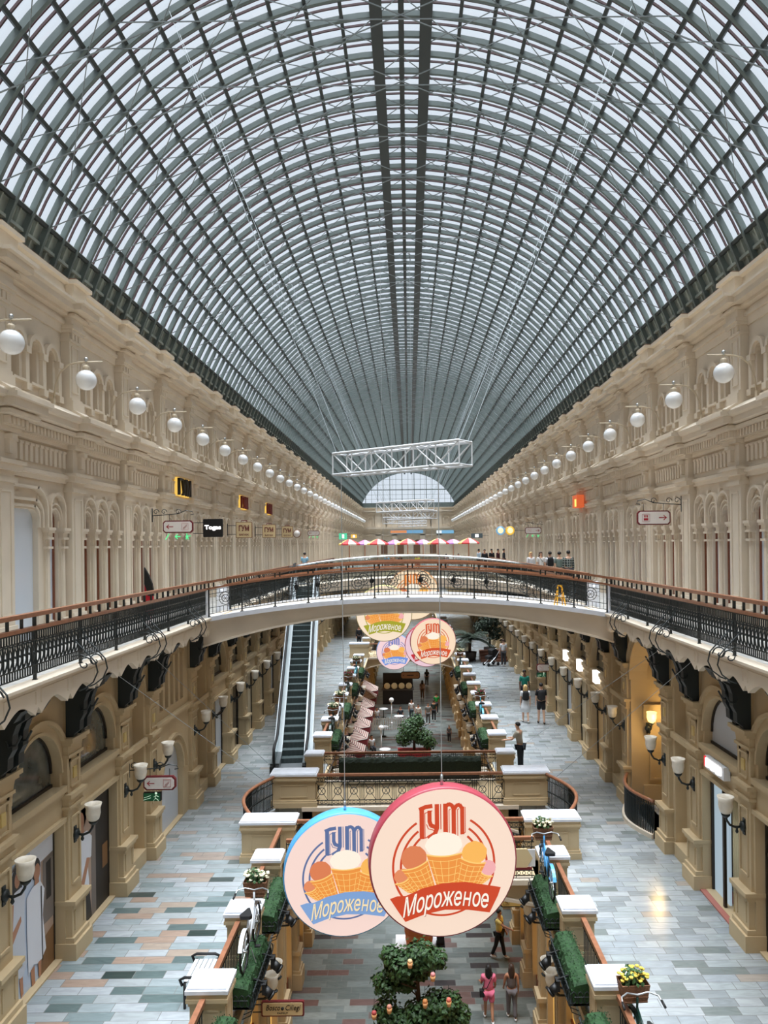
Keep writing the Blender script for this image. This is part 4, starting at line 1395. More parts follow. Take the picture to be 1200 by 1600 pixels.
for i in range(40):
    f = i / 39 * 9.99; j = int(f); q = f - j
    x, y = pts[j][0] + (pts[j + 1][0] - pts[j][0]) * q, pts[j][1] + (pts[j + 1][1] - pts[j][1]) * q
    mb.box(x - 0.014, x + 0.014, y - 0.014, y + 0.014, L2, L2 + 0.97)
mb.build('railing_panel', IRON, t)
mb = MB()
for (x, y), (x2, y2) in zip(pts, pts[1:]): mb.bar((x, y, L2 + 0.06), (x2, y2, L2 + 0.06), 0.16, 0.12)
mb.build('kerb', STONE, t)
# ------------------------------------------------------------------ shopfront glazing of the middle level
LUN = mat('lunette_glass', (92, 96, 92), 0.12, vary=0.35, vscale=3, coat=0.8)
BOARD = mat('white_hoarding', (196, 200, 206), 0.6)
DOORW = mat('shop_interior_cream', (214, 200, 170), 0.4, vary=0.08, vscale=2, coat=0.5)
DFR = mat('dark_bronze_frame', (46, 38, 32), 0.4, 0.3)
def shop_window(s, y, w, lower, lun_m=None):
    r = min(w / 2 - 0.28, 0.92); ow = 2 * r + 0.1; c = w / 2
    WN[0] += 1
    f = MB()
    f.box(-0.2, -0.14, c - ow / 2, c - ow / 2 + 0.06, 6.34, 8.95); f.box(-0.2, -0.14, c + ow / 2 - 0.06, c + ow / 2, 6.34, 8.95)
    f.box(-0.2, -0.14, c - ow / 2, c + ow / 2, 8.88, 8.95)
    if lower: f.box(-0.2, -0.14, c - 0.03, c + 0.03, 6.34, 8.9); f.box(-0.2, -0.14, c - ow / 2, c + ow / 2, 8.2, 8.26)
    f.ring(c, 9.95, r - 0.05, r, -0.2, -0.14, n=16); f.box(-0.2, -0.14, c - r, c + r, 9.68, 9.74)
    o = struct(place(f.mesh('window_frame', DFR), s, W2, y, None, 'window_%d' % WN[0]))
    p = MB(); arch_fill(p, c, 2 * r, 9.68, 9.95, -0.18, True, 18)
    p.build('lunette_pane', lun_m or LUN, o)
    if lower:
        p = MB(); arch_fill(p, c, ow, 6.34, 8.95, -0.18, False); p.build('window_pane', lower, o)
for s in (-1, 1):
    rg = random.Random(11 + s)
    for i, (y, w, kind) in enumerate(L2BAYS[s]):
        if kind == 'shop':
            lower = rg.choice([DOORW, DOORW, mat('shop_warm', (196, 160, 110), 0.4, coat=0.5), PANES[0], PANES[3]])
            if s < 0 and i in (1, 2): lower = None
            if s > 0 and i == 2: lower = None
            shop_window(s, y, w, lower, BOARD if s > 0 and i == 2 else None)
# the open lit shop on the right: glass, curtain and red floor strip
o = structure('window_lit_shop')
MB().box(6.95, 7.0, 16.45, 17.28, 6.34, 8.95).build('window_pane', emit('cool_shop_light', (196, 218, 232), 0.6), o)
mb = MB()
for q in range(9): mb.tube([(6.98, 15.4 + q * 0.1, 6.34), (6.98, 15.4 + q * 0.1, 8.95)], 0.055, 8)
mb.build('curtain', mat('cream_curtain', (206, 196, 160), 0.8), o)
MB().box(6.62, 7.3, 15.4, 17.3, 6.3, 6.335).build('sill', mat('red_mat', (176, 112, 100), 0.7), o)
MB().box(6.8, 6.86, 16.36, 16.44, 6.34, 8.95).build('window_frame', DFR, o)
t = thing('lit_sign', 'small lit white shop sign over the open shop doorway on the right wall', 'sign', (6.62, 16.3, 9.28))
MB().box(-0.04, 0.1, -0.5, 0.5, -0.02, 0.26).build('sign_box', WHITE, t)
mb = MB()
for q in range(6): mb.box(-0.07, -0.04, 0.42 - q * 0.14 - 0.1, 0.42 - q * 0.14, 0.03 + 0.02 * (q % 2), 0.22)
mb.build('lettering', emit('sign_glow_white', (255, 250, 248), 2.2), t)
MB().box(-0.065, -0.04, 0.44, 0.5, 0.02, 0.24).build('red_mark', emit('sign_glow_red', (235, 40, 50), 1.2), t)
for k, y in enumerate((26.8, 29.4, 32.0)):
    t = thing('lit_sign', 'small square glowing white sign above a shop door, %s beyond the lit recess' % ORD[k], 'sign', (6.62, y, 9.3))
    MB().box(-0.06, 0.1, -0.22, 0.22, 0, 0.42).build('sign_box', emit('sign_glow_white', (255, 250, 248), 2.2), t)
# white hoarding in the blank arch on the left, posters in the two near shops
p = MB(); arch_fill(p, 0, 1.88, 0, 1.41, 0, True, 20)
t = thing('hoarding', 'plain white arched board closing the blind arch on the left wall', 'board', (-W2 - 0.15, 21.5, 6.34)); p.build('board_panel', BOARD, t)
def print_layer(t, polys, cols, nm='printed_figure'):
    mb = MB(); ms = []
    for i, (c, pts) in enumerate(polys):
        if c not in ms: ms.append(c)
        mb.cur = ms.index(c)
        x = 0.012 + 0.0015 * i
        mb.add([(x, a * 1.94, b * 2.6) for a, b in pts], [tuple(range(len(pts)))])
    mb.build(nm, [cols[c] for c in ms], t)
def ell(cx, cy, rx, ry, n=14): return [(cx + rx * math.cos(2 * math.pi * i / n), cy + ry * math.sin(2 * math.pi * i / n)) for i in range(n)]
PC_ = {k: mat('print_' + k, c, 0.5) for k, c in dict(skin=(182, 128, 96), white=(206, 210, 220), pale=(226, 228, 236), hair=(24, 20, 20), brown=(96, 70, 50), rock=(128, 92, 58), door=(176, 150, 132), dark=(34, 30, 30), grey=(120, 110, 104), blue=(190, 204, 224)).items()}
t = thing('poster', 'tall poster of two women in white dresses filling the front shopfront on the left', 'poster', (-W2 - 0.16, 12.35 + 1.325 - 0.97, 6.34))
MB().box(-0.02, 0.01, 0, 1.94, 0, 2.6).build('poster_panel', PC_['blue'], t)
print_layer(t, [('door', [(.72, 0), (1, 0), (1, 1), (.72, .93)]), ('rock', [(.7, 0), (1, 0), (1, .28), (.74, .24)]), ('pale', [(.55, .8), (1, .82), (1, 1), (.5, 1)]), ('dark', [(0, 0), (.22, 0), (.14, .5), (0, .62)]),
    ('grey', [(.76, .34), (.98, .34), (.98, .82), (.76, .8)]), ('dark', [(.82, .5), (.92, .5), (.92, .78), (.82, .77)]), ('brown', [(.02, .84), (.05, .84), (.48, 1), (.44, 1)])], PC_, 'printed_backdrop')
print_layer(t, [('hair', ell(.28, .84, .085, .075)), ('hair', [(.2, .84), (.36, .84), (.38, .7), (.2, .68)]), ('skin', ell(.29, .82, .05, .055)), ('white', [(.16, .72), (.24, .75), (.36, .75), (.42, .68), (.40, .5), (.44, .2), (.36, .12), (.28, .16), (.2, .1), (.12, .16), (.15, .48)]),
    ('skin', [(.12, .5), (.17, .68), (.22, .68), (.2, .5), (.34, .56), (.35, .52), (.2, .42), (.12, .42)]), ('skin', [(.3, .14), (.36, .14), (.37, .02), (.33, 0)]),
    ('hair', ell(.62, .79, .085, .075)), ('skin', ell(.64, .76, .06, .062)), ('skin', [(.6, .72), (.67, .72), (.68, .66), (.58, .66)]), ('pale', [(.44, .64), (.54, .68), (.7, .68), (.78, .6), (.74, .42), (.8, .16), (.68, .1), (.56, .14), (.46, .1), (.44, .4)]),
    ('skin', [(.5, .12), (.57, .13), (.58, .0), (.52, 0)]), ('skin', [(.64, .12), (.7, .12), (.69, .01), (.65, .01)]), ('hair', [(.7, .64), (.72, .64), (.735, .1), (.72, .1)])], PC_)
t = thing('poster', 'tall poster of one woman in a white dress in the second shopfront on the left', 'poster', (-W2 - 0.16, 15.0 + 1.325 - 0.97, 6.34))
MB().box(-0.02, 0.01, 0, 1.94, 0, 2.6).build('poster_panel', PC_['brown'], t)
print_layer(t, [('door', [(0, 0), (.5, 0), (.5, 1), (0, 1)]), ('dark', [(.58, 0), (1, 0), (1, 1), (.5, 1)]), ('grey', [(.5, 0), (.62, 0), (.62, .9), (.5, .9)]), ('rock', [(.8, .3), (.95, .3), (.95, .5), (.8, .5)]), ('dark', [(.1, 0), (.5, 0), (.45, .22), (.2, .3)])], PC_, 'printed_backdrop')
print_layer(t, [('hair', ell(.24, .88, .15, .11)), ('skin', ell(.24, .84, .09, .085)), ('skin', [(.18, .8), (.31, .8), (.33, .72), (.16, .72)]), ('pale', [(.02, .7), (.2, .75), (.4, .74), (.52, .66), (.5, .5), (.4, .48), (.44, .3), (.38, .1), (.02, .12)]),
    ('skin', [(.38, .52), (.46, .5), (.3, .3), (.22, .34)]), ('skin', [(.1, .12), (.2, .12), (.2, 0), (.1, 0)])], PC_)

# ------------------------------------------------------------------ big round ice cream signs
def stroke(mb, pts, w, y, f):
    for a, b in zip(pts, pts[1:]):
        d = Vector((b[0] - a[0], b[1] - a[1])); d.normalize(); n = Vector((-d.y, d.x)) * w / 2
        e = d * w * 0.12
        mb.add([f(a[0] - e.x + n.x, a[1] - e.y + n.y, y), f(a[0] - e.x - n.x, a[1] - e.y - n.y, y), f(b[0] + e.x - n.x, b[1] + e.y - n.y, y), f(b[0] + e.x + n.x, b[1] + e.y + n.y, y)], [(0, 1, 2, 3)])
def word_mesh(size, m, width=None, **kw):
    """the sign's word; its small H-shaped letter is a capital cut down to the height of the small letters"""
    bm_ = bmesh.new(); x = 0.0
    for body, sc in (('Мороже', 1.0), ('H', 0.78), ('ое', 1.0)):
        me = text_mesh(body, size * sc, m, align='LEFT', **kw)
        xs = [v.co.x for v in me.vertices]; x0 = min(xs)
        for v in me.vertices: v.co.x += x - x0
        bm_.from_mesh(me); x += max(xs) - x0 + 0.045 * size
        bpy.data.meshes.remove(me)
    me = bpy.data.meshes.new('lettering'); bm_.to_mesh(me); bm_.free()
    k = (width / x) if width else 1.0
    for v in me.vertices: v.co.x = (v.co.x - x / 2) * k; v.co.y -= 0.3 * size
    me.materials.append(m)
    return me
def round_sign(label, px, py, D, dia, rotz, main, halo, rim, face=(253, 226, 206), band=None, text_c=(255, 246, 232), cable_top=None, glow=1.0):
    R_ = dia / 2
    c = at(px, py, D)
    t = thing('round_sign', label, 'sign', c, rotz, 'round ice cream signs')
    K = 540.0 / R_
    f = lambda x, y, d: ((x - 610) / K, -0.13 - d * 0.004, (572 - y) / K)
    E = lambda nm, col, st=0.92: emit('sign_%s_%d_%d_%d' % ((nm,) + tuple(col)), col, st * glow)
    bm_ = MB()
    bm_.lathe([(R_ * 0.98, -0.16), (R_ * 1.0, -0.14), (R_ * 1.0, 0.10), (R_ * 0.99, 0.13)], 72); bm_.xf(Matrix.Rotation(math.pi / 2, 4, 'X'))
    bm_.build('drum', mat('rim_%d_%d_%d' % rim, rim, 0.4), t)
    mb = MB(); mb.add([(R_ * 0.975 * math.cos(2 * math.pi * i / 72), -0.135, R_ * 0.975 * math.sin(2 * math.pi * i / 72)) for i in range(72)], [tuple(range(72))])
    mb.build('lit_face', E('face', face, 0.9), t)
    # halo and rings
    def arcband(mb, r0, r1, a0, a1, d, n=30, cx=610, cy=590):
        vs = []
        for i in range(n + 1):
            a = math.radians(a0 + (a1 - a0) * i / n)
            vs += [f(cx + r0 * math.cos(a), cy - r0 * math.sin(a), d), f(cx + r1 * math.cos(a), cy - r1 * math.sin(a), d)]
        mb.add(vs, [(2 * i, 2 * i + 1, 2 * i + 3, 2 * i + 2) for i in range(n)])
    mb = MB()
    arcband(mb, 362, 402, -100, 280, 1, 60)
    mb.add([f(x, y, 1) for x, y in ((405, 180), (470, 135), (610, 112), (740, 130), (795, 175), (795, 330), (720, 400), (480, 400), (405, 330))], [tuple(range(9))])
    mb.build('halo', E('halo', halo), t)
    mb = MB()
    for r, a0, a1 in ((368, 122, 215), (312, 126, 200), (262, 131, 190)):
        arcband(mb, r - 8, r + 8, a0, a1, 2); arcband(mb, r - 8, r + 8, 180 - a1, 180 - a0, 2)
    arcband(mb, 352, 366, 245, 295, 2)
    mb.build('rings', E('main', main), t)
    # letters
    mb = MB()
    for pts, w in (([(452, 390), (452, 178)], 34), ([(436, 182), (478, 166), (526, 160)], 30), ([(508, 196), (508, 270), (518, 300), (548, 312)], 30), ([(562, 152), (562, 320), (545, 362), (498, 388)], 32),
                   ([(624, 384), (624, 152)], 34), ([(626, 168), (650, 152), (672, 164), (684, 192)], 28), ([(684, 180), (684, 384)], 32), ([(690, 190), (704, 166), (728, 162), (746, 190)], 28), ([(746, 180), (746, 372)], 30),
                   ([(474, 384), (474, 210), (528, 194)], 6), ([(486, 290), (498, 322), (540, 336)], 6), ([(590, 150), (590, 330)], 7), ([(650, 384), (650, 196), (660, 190)], 6), ([(712, 384), (712, 196), (722, 190)], 6), ([(768, 180), (768, 362), (738, 374)], 6), ([(438, 372), (474, 388), (490, 382)], 6)):
        stroke(mb, pts, w, 3, f)
    mb.build('logo', E('main', main), t)
    # cones and scoops
    ORG, WAF, LINE = (240, 150, 66), (246, 170, 84), (255, 208, 120)
    cone, grid, sc1, sc2, sc3, sc4, sc5 = MB(), MB(), MB(), MB(), MB(), MB(), MB()
    def cup(a, b, c_, d_, dep):
        n = 8
        top = [(a[0] + (b[0] - a[0]) * i / n, a[1] + (b[1] - a[1]) * i / n) for i in range(n + 1)]
        nx, ny = (b[1] - a[1]), -(b[0] - a[0])
        L_ = math.hypot(nx, ny)
        bul = lambda i, k: (-nx / L_ * k * math.sin(math.pi * i / n), -ny / L_ * k * math.sin(math.pi * i / n))
        top = [(p[0] + bul(i, 18)[0], p[1] + bul(i, 18)[1]) for i, p in enumerate(top)]
        bot = [(c_[0] + (d_[0] - c_[0]) * i / n + bul(i, 14)[0], c_[1] + (d_[1] - c_[1]) * i / n + bul(i, 14)[1]) for i in range(n + 1)]
        cone.add([f(x, y, dep) for x, y in top + bot[::-1]], [tuple(range(2 * n + 2))])
        for k in (0.16, 0.38, 0.6, 0.82):
            stroke(grid, [(p[0] + (q[0] - p[0]) * k, p[1] + (q[1] - p[1]) * k) for p, q in zip(top, bot)], 4, dep + 0.3, f)
        stroke(grid, top, 10, dep + 0.3, f)
        for i in (1, 3, 5, 7):
            p, q = top[i], bot[i]
            stroke(grid, [(p[0] + (q[0] - p[0]) * 0.14, p[1] + (q[1] - p[1]) * 0.14), q], 4, dep + 0.3, f)
    def scoop(mb, cx, cy, rx, ry, dep, seed):
        rg = random.Random(seed)
        n = 40
        mb.add([f(cx + rx * (1 + rg.uniform(-.03, .03)) * math.cos(2 * math.pi * i / n), cy + ry * (1 + rg.uniform(-.03, .03)) * math.sin(2 * math.pi * i / n), dep) for i in range(n)], [tuple(range(n))])
    scoop(sc4, 312, 652, 64, 56, 4, 1); cup((256, 702), (372, 646), (346, 770), (424, 748), 4.5)
    scoop(sc5, 934, 628, 54, 56, 4, 2); cup((858, 634), (964, 690), (820, 742), (898, 738), 4.5)
    scoop(sc2, 392, 524, 92, 88, 5, 3); cup((304, 606), (492, 548), (412, 748), (540, 730), 5.5)
    scoop(sc3, 832, 512, 92, 84, 5, 4); cup((722, 540), (914, 590), (690, 718), (838, 742), 5.5)
    scoop(sc1, 608, 440, 134, 88, 6, 5); cup((482, 506), (742, 506), (556, 742), (690, 742), 6.5)
    cone.build('waffle_cups', E('cone', ORG), t); grid.build('waffle_grid', E('grid', LINE), t)
    for m_, nm, col in ((sc1, 'vanilla_scoop', (255, 244, 226)), (sc2, 'caramel_scoop', (222, 128, 84)), (sc3, 'mango_scoop', (252, 186, 92)), (sc4, 'apricot_scoop', (230, 140, 96)), (sc5, 'berry_scoop', (244, 176, 178))):
        m_.build(nm, E('scoop', col), t)
    bc = band or main
    mb = MB(); mb.add([f(x, y, 8) for x, y in ((215, 802), (268, 786), (330, 788), (450, 742), (600, 714), (760, 716), (900, 744), (1022, 770), (1000, 830), (938, 948), (780, 918), (610, 906), (460, 930), (325, 973), (270, 890))], [tuple(range(15))])
    mb.build('banner', E('band', bc), t)
    for nm, col, dx, dd in (('lettering_shadow', tuple(int(x * 0.8) for x in bc), 4, 8.6), ('lettering', text_c, 0, 9.2)):
        me = word_mesh(186 / K, E('text', col), extrude=0.001, shear=0.28, bold=0.0028 * R_, width=630 / K, space=0.95)
        ys_ = [v.co.y for v in me.vertices]
        for v in me.vertices:                               # lettering follows the arched banner
            q = v.co.x / (315 / K)
            v.co.y += (18 - 34 * q * q) / K + 0.10 * v.co.x * (1 if q < 0 else -0.2)
        o = link(nm, me, t)
        o.location = f(622 + dx, 838 + dx, dd); o.rotation_euler = (math.pi / 2, 0, 0)
    if cable_top is not None:
        mb = MB(); mb.tube([(0, 0, R_ - 0.02), (0, 0, cable_top - c.z)], 0.007, 5); mb.build('cable', mat('cable_grey', (176, 180, 182), 0.5), t)
        mb = MB(); mb.tube([(0, 0, R_ + 0.0), (0, 0, R_ + 0.16)], 0.022, 6); mb.build('shackle', SILVER, t)
        if cable_top < 16 and D < 14:
            mb = MB(); mb.tube([(-0.16, -0.16, cable_top - c.z), (0.16, 0.16, cable_top - c.z)], 0.02, 6); mb.build('hanger_bar', SILVER, t)
        else:
            mb = MB(); mb.tube([(0, -0.5, cable_top - c.z), (0, 0.5, cable_top - c.z)], 0.03, 6); mb.build('hanger_bar', SILVER, t)
    return t
TRZ = 15.50
RED, BLU, OLV, YEL, CRM = (206, 70, 36), (92, 112, 158), (168, 166, 46), (236, 132, 48), (196, 48, 60)
round_sign('big round lit sign with red lettering and red banner, in front of the blue one', 691.5, 1342, 11.8, 2.32, math.radians(7), RED, (244, 222, 232), (172, 68, 82), cable_top=TRZ)
round_sign('big round lit sign with blue lettering and blue banner, partly behind the red one', 540, 1362, 13.1, 2.14, math.radians(7), BLU, (240, 202, 136), (84, 168, 226), face=(252, 222, 212), band=(128, 164, 214), text_c=(250, 226, 180), cable_top=TRZ)
round_sign('round lit sign with olive green banner hanging behind the arched bridge', 600, 958, 30.2, 2.25, math.radians(3), OLV, (246, 236, 200), (200, 190, 120), face=(254, 232, 206), cable_top=27.45)
round_sign('round lit sign with orange lettering behind the arched bridge railing', 646, 928, 34.5, 2.35, math.radians(-3), YEL, (248, 220, 180), (216, 150, 90), face=(254, 230, 196), cable_top=27.45)
round_sign('round lit sign with red banner below the arched bridge, in front of a pink one', 676.5, 1002, 37.3, 2.27, math.radians(4), (214, 84, 44), (252, 226, 204), (190, 90, 100), face=(254, 226, 196), cable_top=27.45)
round_sign('small round lit sign with blue banner, lowest of those beyond the arched bridge', 616, 1018, 48.0, 2.28, math.radians(4), (96, 120, 190), (246, 214, 176), (120, 160, 210), face=(250, 216, 220), band=(112, 150, 226), cable_top=27.45)
round_sign('round lit pinkish sign with dark red banner, mostly behind a red one', 666, 1008, 44.0, 2.5, math.radians(2), CRM, (244, 206, 216), (180, 60, 80), face=(242, 206, 218), cable_top=27.45)

# ------------------------------------------------------------------ white box trusses hung under the vault
def truss_meshes(L=2.58, w=0.36):
    ch, br = MB(), MB()
    for a in (-1, 1):
        for b in (-1, 1): ch.tube([(-L / 2, a * w / 2, b * w / 2), (L / 2, a * w / 2, b * w / 2)], 0.022, 7)
    n = 6
    for i in range(n + 1):
        x = -L / 2 + L * i / n
        for a in (-1, 1):
            br.tube([(x, a * w / 2, -w / 2), (x, a * w / 2, w / 2)], 0.013, 5); br.tube([(x, -w / 2, a * w / 2), (x, w / 2, a * w / 2)], 0.013, 5)
    for i in range(n):
        x0, x1 = -L / 2 + L * i / n, -L / 2 + L * (i + 1) / n
        q = 1 if i % 2 else -1
        for a in (-1, 1):
            br.tube([(x0, a * w / 2, -q * w / 2), (x1, a * w / 2, q * w / 2)], 0.012, 5); br.tube([(x0, -q * w / 2, a * w / 2), (x1, q * w / 2, a * w / 2)], 0.012, 5)
    return ch.mesh('chord', WHITE), br.mesh('bracing', WHITE)
TM = truss_meshes()
CAB = mat('white_cable', (150, 160, 164), 0.5)
for k, (x, y, rz, lb) in enumerate(((-0.10, 12.3, math.radians(-37), 'white box truss hung on long cables, biggest and first from the front'), (-0.1, 27.6, math.radians(-44), 'second white box truss from the front, hung before the lunette'),
                                  (0.2, 36.5, math.radians(-30), 'third white box truss from the front, in the distant cluster'), (-0.2, 44.5, math.radians(20), 'fourth white box truss from the front, in the distant cluster'),
                                  (0.3, 52.0, math.radians(-50), 'fifth white box truss from the front, farthest of the distant cluster'))):
    t = thing('truss', lb, 'truss', (x, y, TRZ + 0.18), rz)
    link('chord', TM[0], t); link('bracing', TM[1], t)
    cs, sn = math.cos(-rz), math.sin(-rz)
    for e in (-1, 1):
        a = Vector((e * 1.25, 0, 0.18))
        for q in (-0.12, 0.12):
            wx, wy, wz = e * 5.0 - x, 4.4 + q * 3, 25.88 - TRZ - 0.18
            b = Vector((wx * cs - wy * sn, wx * sn + wy * cs, wz))
            mb = MB(); mb.tube([a + Vector((0, q, 0)), b], 0.006, 4); mb.build('cable', CAB, t)

# ------------------------------------------------------------------ hanging signs
DRED = mat('arrow_red', (168, 28, 44), 0.5)
GREEN_E = emit('exit_green', (18, 92, 56), 0.35)
def arrow(mb, cx, cz, L, s, y):
    """s=-1 points to -x"""
    tip = cx + s * L / 2
    mb.add([(tip, y, cz), (tip - s * L * 0.42, y, cz + L * 0.36), (tip - s * L * 0.42, y, cz + L * 0.22), (tip - s * L * 0.22, y, cz + 0.05 * L), (cx - s * L / 2, y, cz + 0.06 * L), (cx - s * L / 2, y, cz - 0.06 * L), (tip - s * L * 0.22, y, cz - 0.05 * L), (tip - s * L * 0.42, y, cz - L * 0.22), (tip - s * L * 0.42, y, cz - L * 0.36)], [tuple(range(9))])
def octo(w, h, k): return [(-w / 2 + k, -h / 2), (w / 2 - k, -h / 2), (w / 2, -h / 2 + k), (w / 2, h / 2 - k), (w / 2 - k, h / 2), (-w / 2 + k, h / 2), (-w / 2, h / 2 - k), (-w / 2, -h / 2 + k)]
def arrow_sign(label, c, w, h, s, green=None, face=SIGNW, border=MAROON, arr=DRED, wall=None, pict='stairs'):
    t = thing('arrow_sign', label, 'sign', c)
    MB().ext(octo(w, h, 0.07), -0.04, 0.04, 'y').build('sign_border', border, t)
    MB().ext(octo(w - 0.07, h - 0.07, 0.06), -0.05, 0.05, 'y').build('sign_face', face, t)
    mb = MB(); arrow(mb, s * w * 0.27, 0, w * 0.24, s, -0.053); mb.build('arrow', arr, t)
    mb = MB(); q = h * 0.26; x = -s * w * 0.24
    for a, b in (((-q, -q), (q, -q)), ((q, -q), (q, q)), ((q, q), (-q, q)), ((-q, q), (-q, -q))):
        mb.bar((x + a[0], -0.052, a[1]), (x + b[0], -0.052, b[1]), 0.012, 0.004)
    if pict == 'stairs':
        mb.bar((x - q * 0.6, -0.052, q * 0.5 * s), (x + q * 0.6, -0.052, -q * 0.5 * s), 0.03, 0.004); mb.bar((x - q * 0.6, -0.052, q * 0.8 * s), (x + q * 0.6, -0.052, -q * 0.2 * s), 0.012, 0.004)
    else:
        mb.box(x - q * 0.6, x + q * 0.6, -0.054, -0.05, -q * 0.7, -q * 0.1)
        for d in (-0.3, 0.3): mb.box(x + d * q - 0.02, x + d * q + 0.02, -0.054, -0.05, q * 0.1, q * 0.7)
    mb.build('pictogram', arr, t)
    if wall:
        o = wall                                            # side the bracket springs from
        mb = MB()
        e = o * (w / 2 + 0.35)
        mb.tube([(e, 0, h * 0.9), (e * 0.6, 0, h * 0.95), (0, 0, h * 1.05), (-e * 0.3, 0, h * 1.3), (-e * 0.55, 0, h * 1.2), (-e * 0.6, 0, h * 1.0), (-e * 0.48, 0, h * 0.95)], 0.014, 5)
        for cx in (e * 0.55, 0.0, e * 0.85):
            mb.tube([(cx + (0.10 - 0.008 * k) * math.cos(k * 0.7), 0, h * 1.2 + (0.10 - 0.008 * k) * math.sin(k * 0.7)) for k in range(11)], 0.011, 4)
        mb.tube([(e, 0, h * 0.4), (e, 0, h * 1.5)], 0.02, 6)
        for dx in (-0.3, 0.3): mb.tube([(dx * w, 0, h * 0.5), (dx * w, 0, h * 1.0)], 0.008, 4)
        mb.build('scroll_bracket', IRON, t)
    if green == 'box':
        MB().box(-w * 0.5, w * 0.04, -0.05, 0.05, -h * 1.25, -h * 0.66).build('exit_box', BLACK, t)
        mb = MB(); mb.box(-w * 0.48, w * 0.02, -0.056, -0.05, -h * 1.22, -h * 0.69); mb.build('exit_panel', GREEN_E, t)
        mb = MB(); x, z, y = -w * 0.1, -h * 0.95, -0.06
        mb.add([(x + 0.03 * math.cos(a), y, z + 0.09 + 0.03 * math.sin(a)) for a in [i * 0.785 for i in range(8)]], [tuple(range(8))])
        for a, b in (((0, .06), (-.02, -.03)), ((-.02, -.03), (.05, -.07)), ((.05, -.07), (.06, -.11)), ((-.02, -.03), (-.07, -.10)), ((0, .04), (.07, .01)), ((0, .04), (-.06, 0)), ((-.32, -.02), (-.14, .04)), ((-.34, -.08), (-.14, -.02))):
            mb.bar((x + a[0] * 0.9, y, z + a[1] * 0.9), (x + b[0] * 0.9, y, z + b[1] * 0.9), 0.026, 0.004)
        mb.build('running_figure', emit('exit_glow', (214, 244, 214), 0.9), t)
    elif green == 'neon':
        mb = MB(); z = -h * 0.8
        for a, b in (((-.42, -.08), (-.3, .08)), ((-.1, 0), (.08, 0)), ((-.1, 0), (-.02, .06)), ((-.1, 0), (-.02, -.06)), ((.28, .08), (.34, -.08)), ((.24, 0), (.42, .02)), ((.3, .02), (.26, -.08))):
            mb.bar((a[0] * w, -0.02, z + a[1] * 1.2), (b[0] * w, -0.02, z + b[1] * 1.2), 0.025)
        mb.build('green_pictogram', emit('neon_green', (90, 235, 150), 1.2), t)
        mb = MB()
        mb.tube([(-w * 0.4, 0, -h / 2), (-w * 0.4, 0, -h * 0.75)], 0.008, 4); mb.build('hanger', IRON, t)
    return t
arrow_sign('white arrow sign with maroon border pointing left, high on the left wall', at(278.5, 823, 24.4), 0.97, 0.40, -1, 'neon', wall=-1)
arrow_sign('white arrow sign with maroon border pointing right, high on the right wall', at(1021, 809, 23.2), 1.02, 0.44, 1, None, wall=1, pict='toilet')
arrow_sign('white arrow sign pointing left above a green exit sign, middle level on the left', at(250, 1223, 18.2), 0.78, 0.34, -1, 'box', wall=-1)
arrow_sign('white arrow sign pointing right above a green exit sign, middle level on the right', at(852, 1043, 36.0), 0.84, 0.36, 1, 'box', wall=1)
arrow_sign('small distant white arrow sign high on the right beyond the first one', at(833, 829, 47), 1.0, 0.40, 1, 'neon', wall=1)
arrow_sign('small distant white arrow sign high on the left near the parasols', at(490, 833, 62.0), 0.95, 0.40, -1, 'neon', wall=-1)
arrow_sign('gold arrow sign pointing right on the ground level, behind the red round sign', at(800, 1408, 23.5), 0.78, 0.34, 1, None, face=BRASS, border=IRON, arr=BLACK, wall=1)
def board_sign(label, c, w, h, board, name='hanging_sign', wall=-1, texts=(), handle=None, border=None):
    t = thing(name, label, 'sign', c)
    if border: MB().ext(octo(w + 0.06, h + 0.06, 0.02), -0.035, 0.035, 'y').build('sign_border', border, t)
    MB().ext(octo(w, h, 0.02), -0.045, 0.045, 'y').build('board', board, t)
    for body, size, m, x, z, wd, kw in texts:
        text_obj(body, size, m, t, (x, -0.05, z), width=wd, **kw)
    mb = MB()
    e = wall * w / 2
    for z in (-h * 0.3, h * 0.3): mb.tube([(e, 0, z), (e + wall * 0.45, 0, z)], 0.014, 5)
    mb.tube([(e + wall * 0.42, 0, -h * 0.45), (e + wall * 0.42, 0, h * 0.45)], 0.02, 5)
    mb.build('bracket', IRON, t)
    if handle:
        mb = MB(); mb.tube([(-0.14, 0, h / 2), (-0.13, 0, h / 2 + 0.09), (0.13, 0, h / 2 + 0.09), (0.14, 0, h / 2)], 0.022, 5); mb.build('handle', handle, t)
    return t
GLOWW = emit('sign_glow_white', (255, 250, 248), 2.2)
board_sign('square black sign with glowing white lettering on the upper left wall', at(333, 825, 29.5), 0.76, 0.70, BLACK, texts=[('Togas', 0.22, GLOWW, 0, 0.02, 0.64, dict(bold=0.008))])
for k, (px, py, D, sz) in enumerate(((381.5, 828, 35.3, 0.70), (420.5, 830, 41.5, 0.68), (449, 831, 47.8, 0.66))):
    board_sign('cream luggage-shaped sign with maroon lettering on the left wall, %s from the front' % ORD[k], at(px, py, D), sz, sz * 0.98, CREAM, texts=[('ГУМ', 0.34, MAROON, 0, 0.06, 0.48, dict(bold=0.012)), ('БАГАЖ', 0.12, MAROON, 0, -0.23, 0.44, dict(bold=0.003))], handle=MAROON, border=mat('brown_edge', (150, 110, 80), 0.5))
t = thing('round_sign', 'small white round sign with brown rim beyond the luggage signs on the left', 'sign', at(464, 834, 50.5))
mb = MB(); mb.lathe([(0.27, -0.04), (0.27, 0.04)], 24); mb.xf(Matrix.Rotation(math.pi / 2, 4, 'X')); mb.build('rim', mat('brown_edge', (150, 110, 80), 0.5), t)
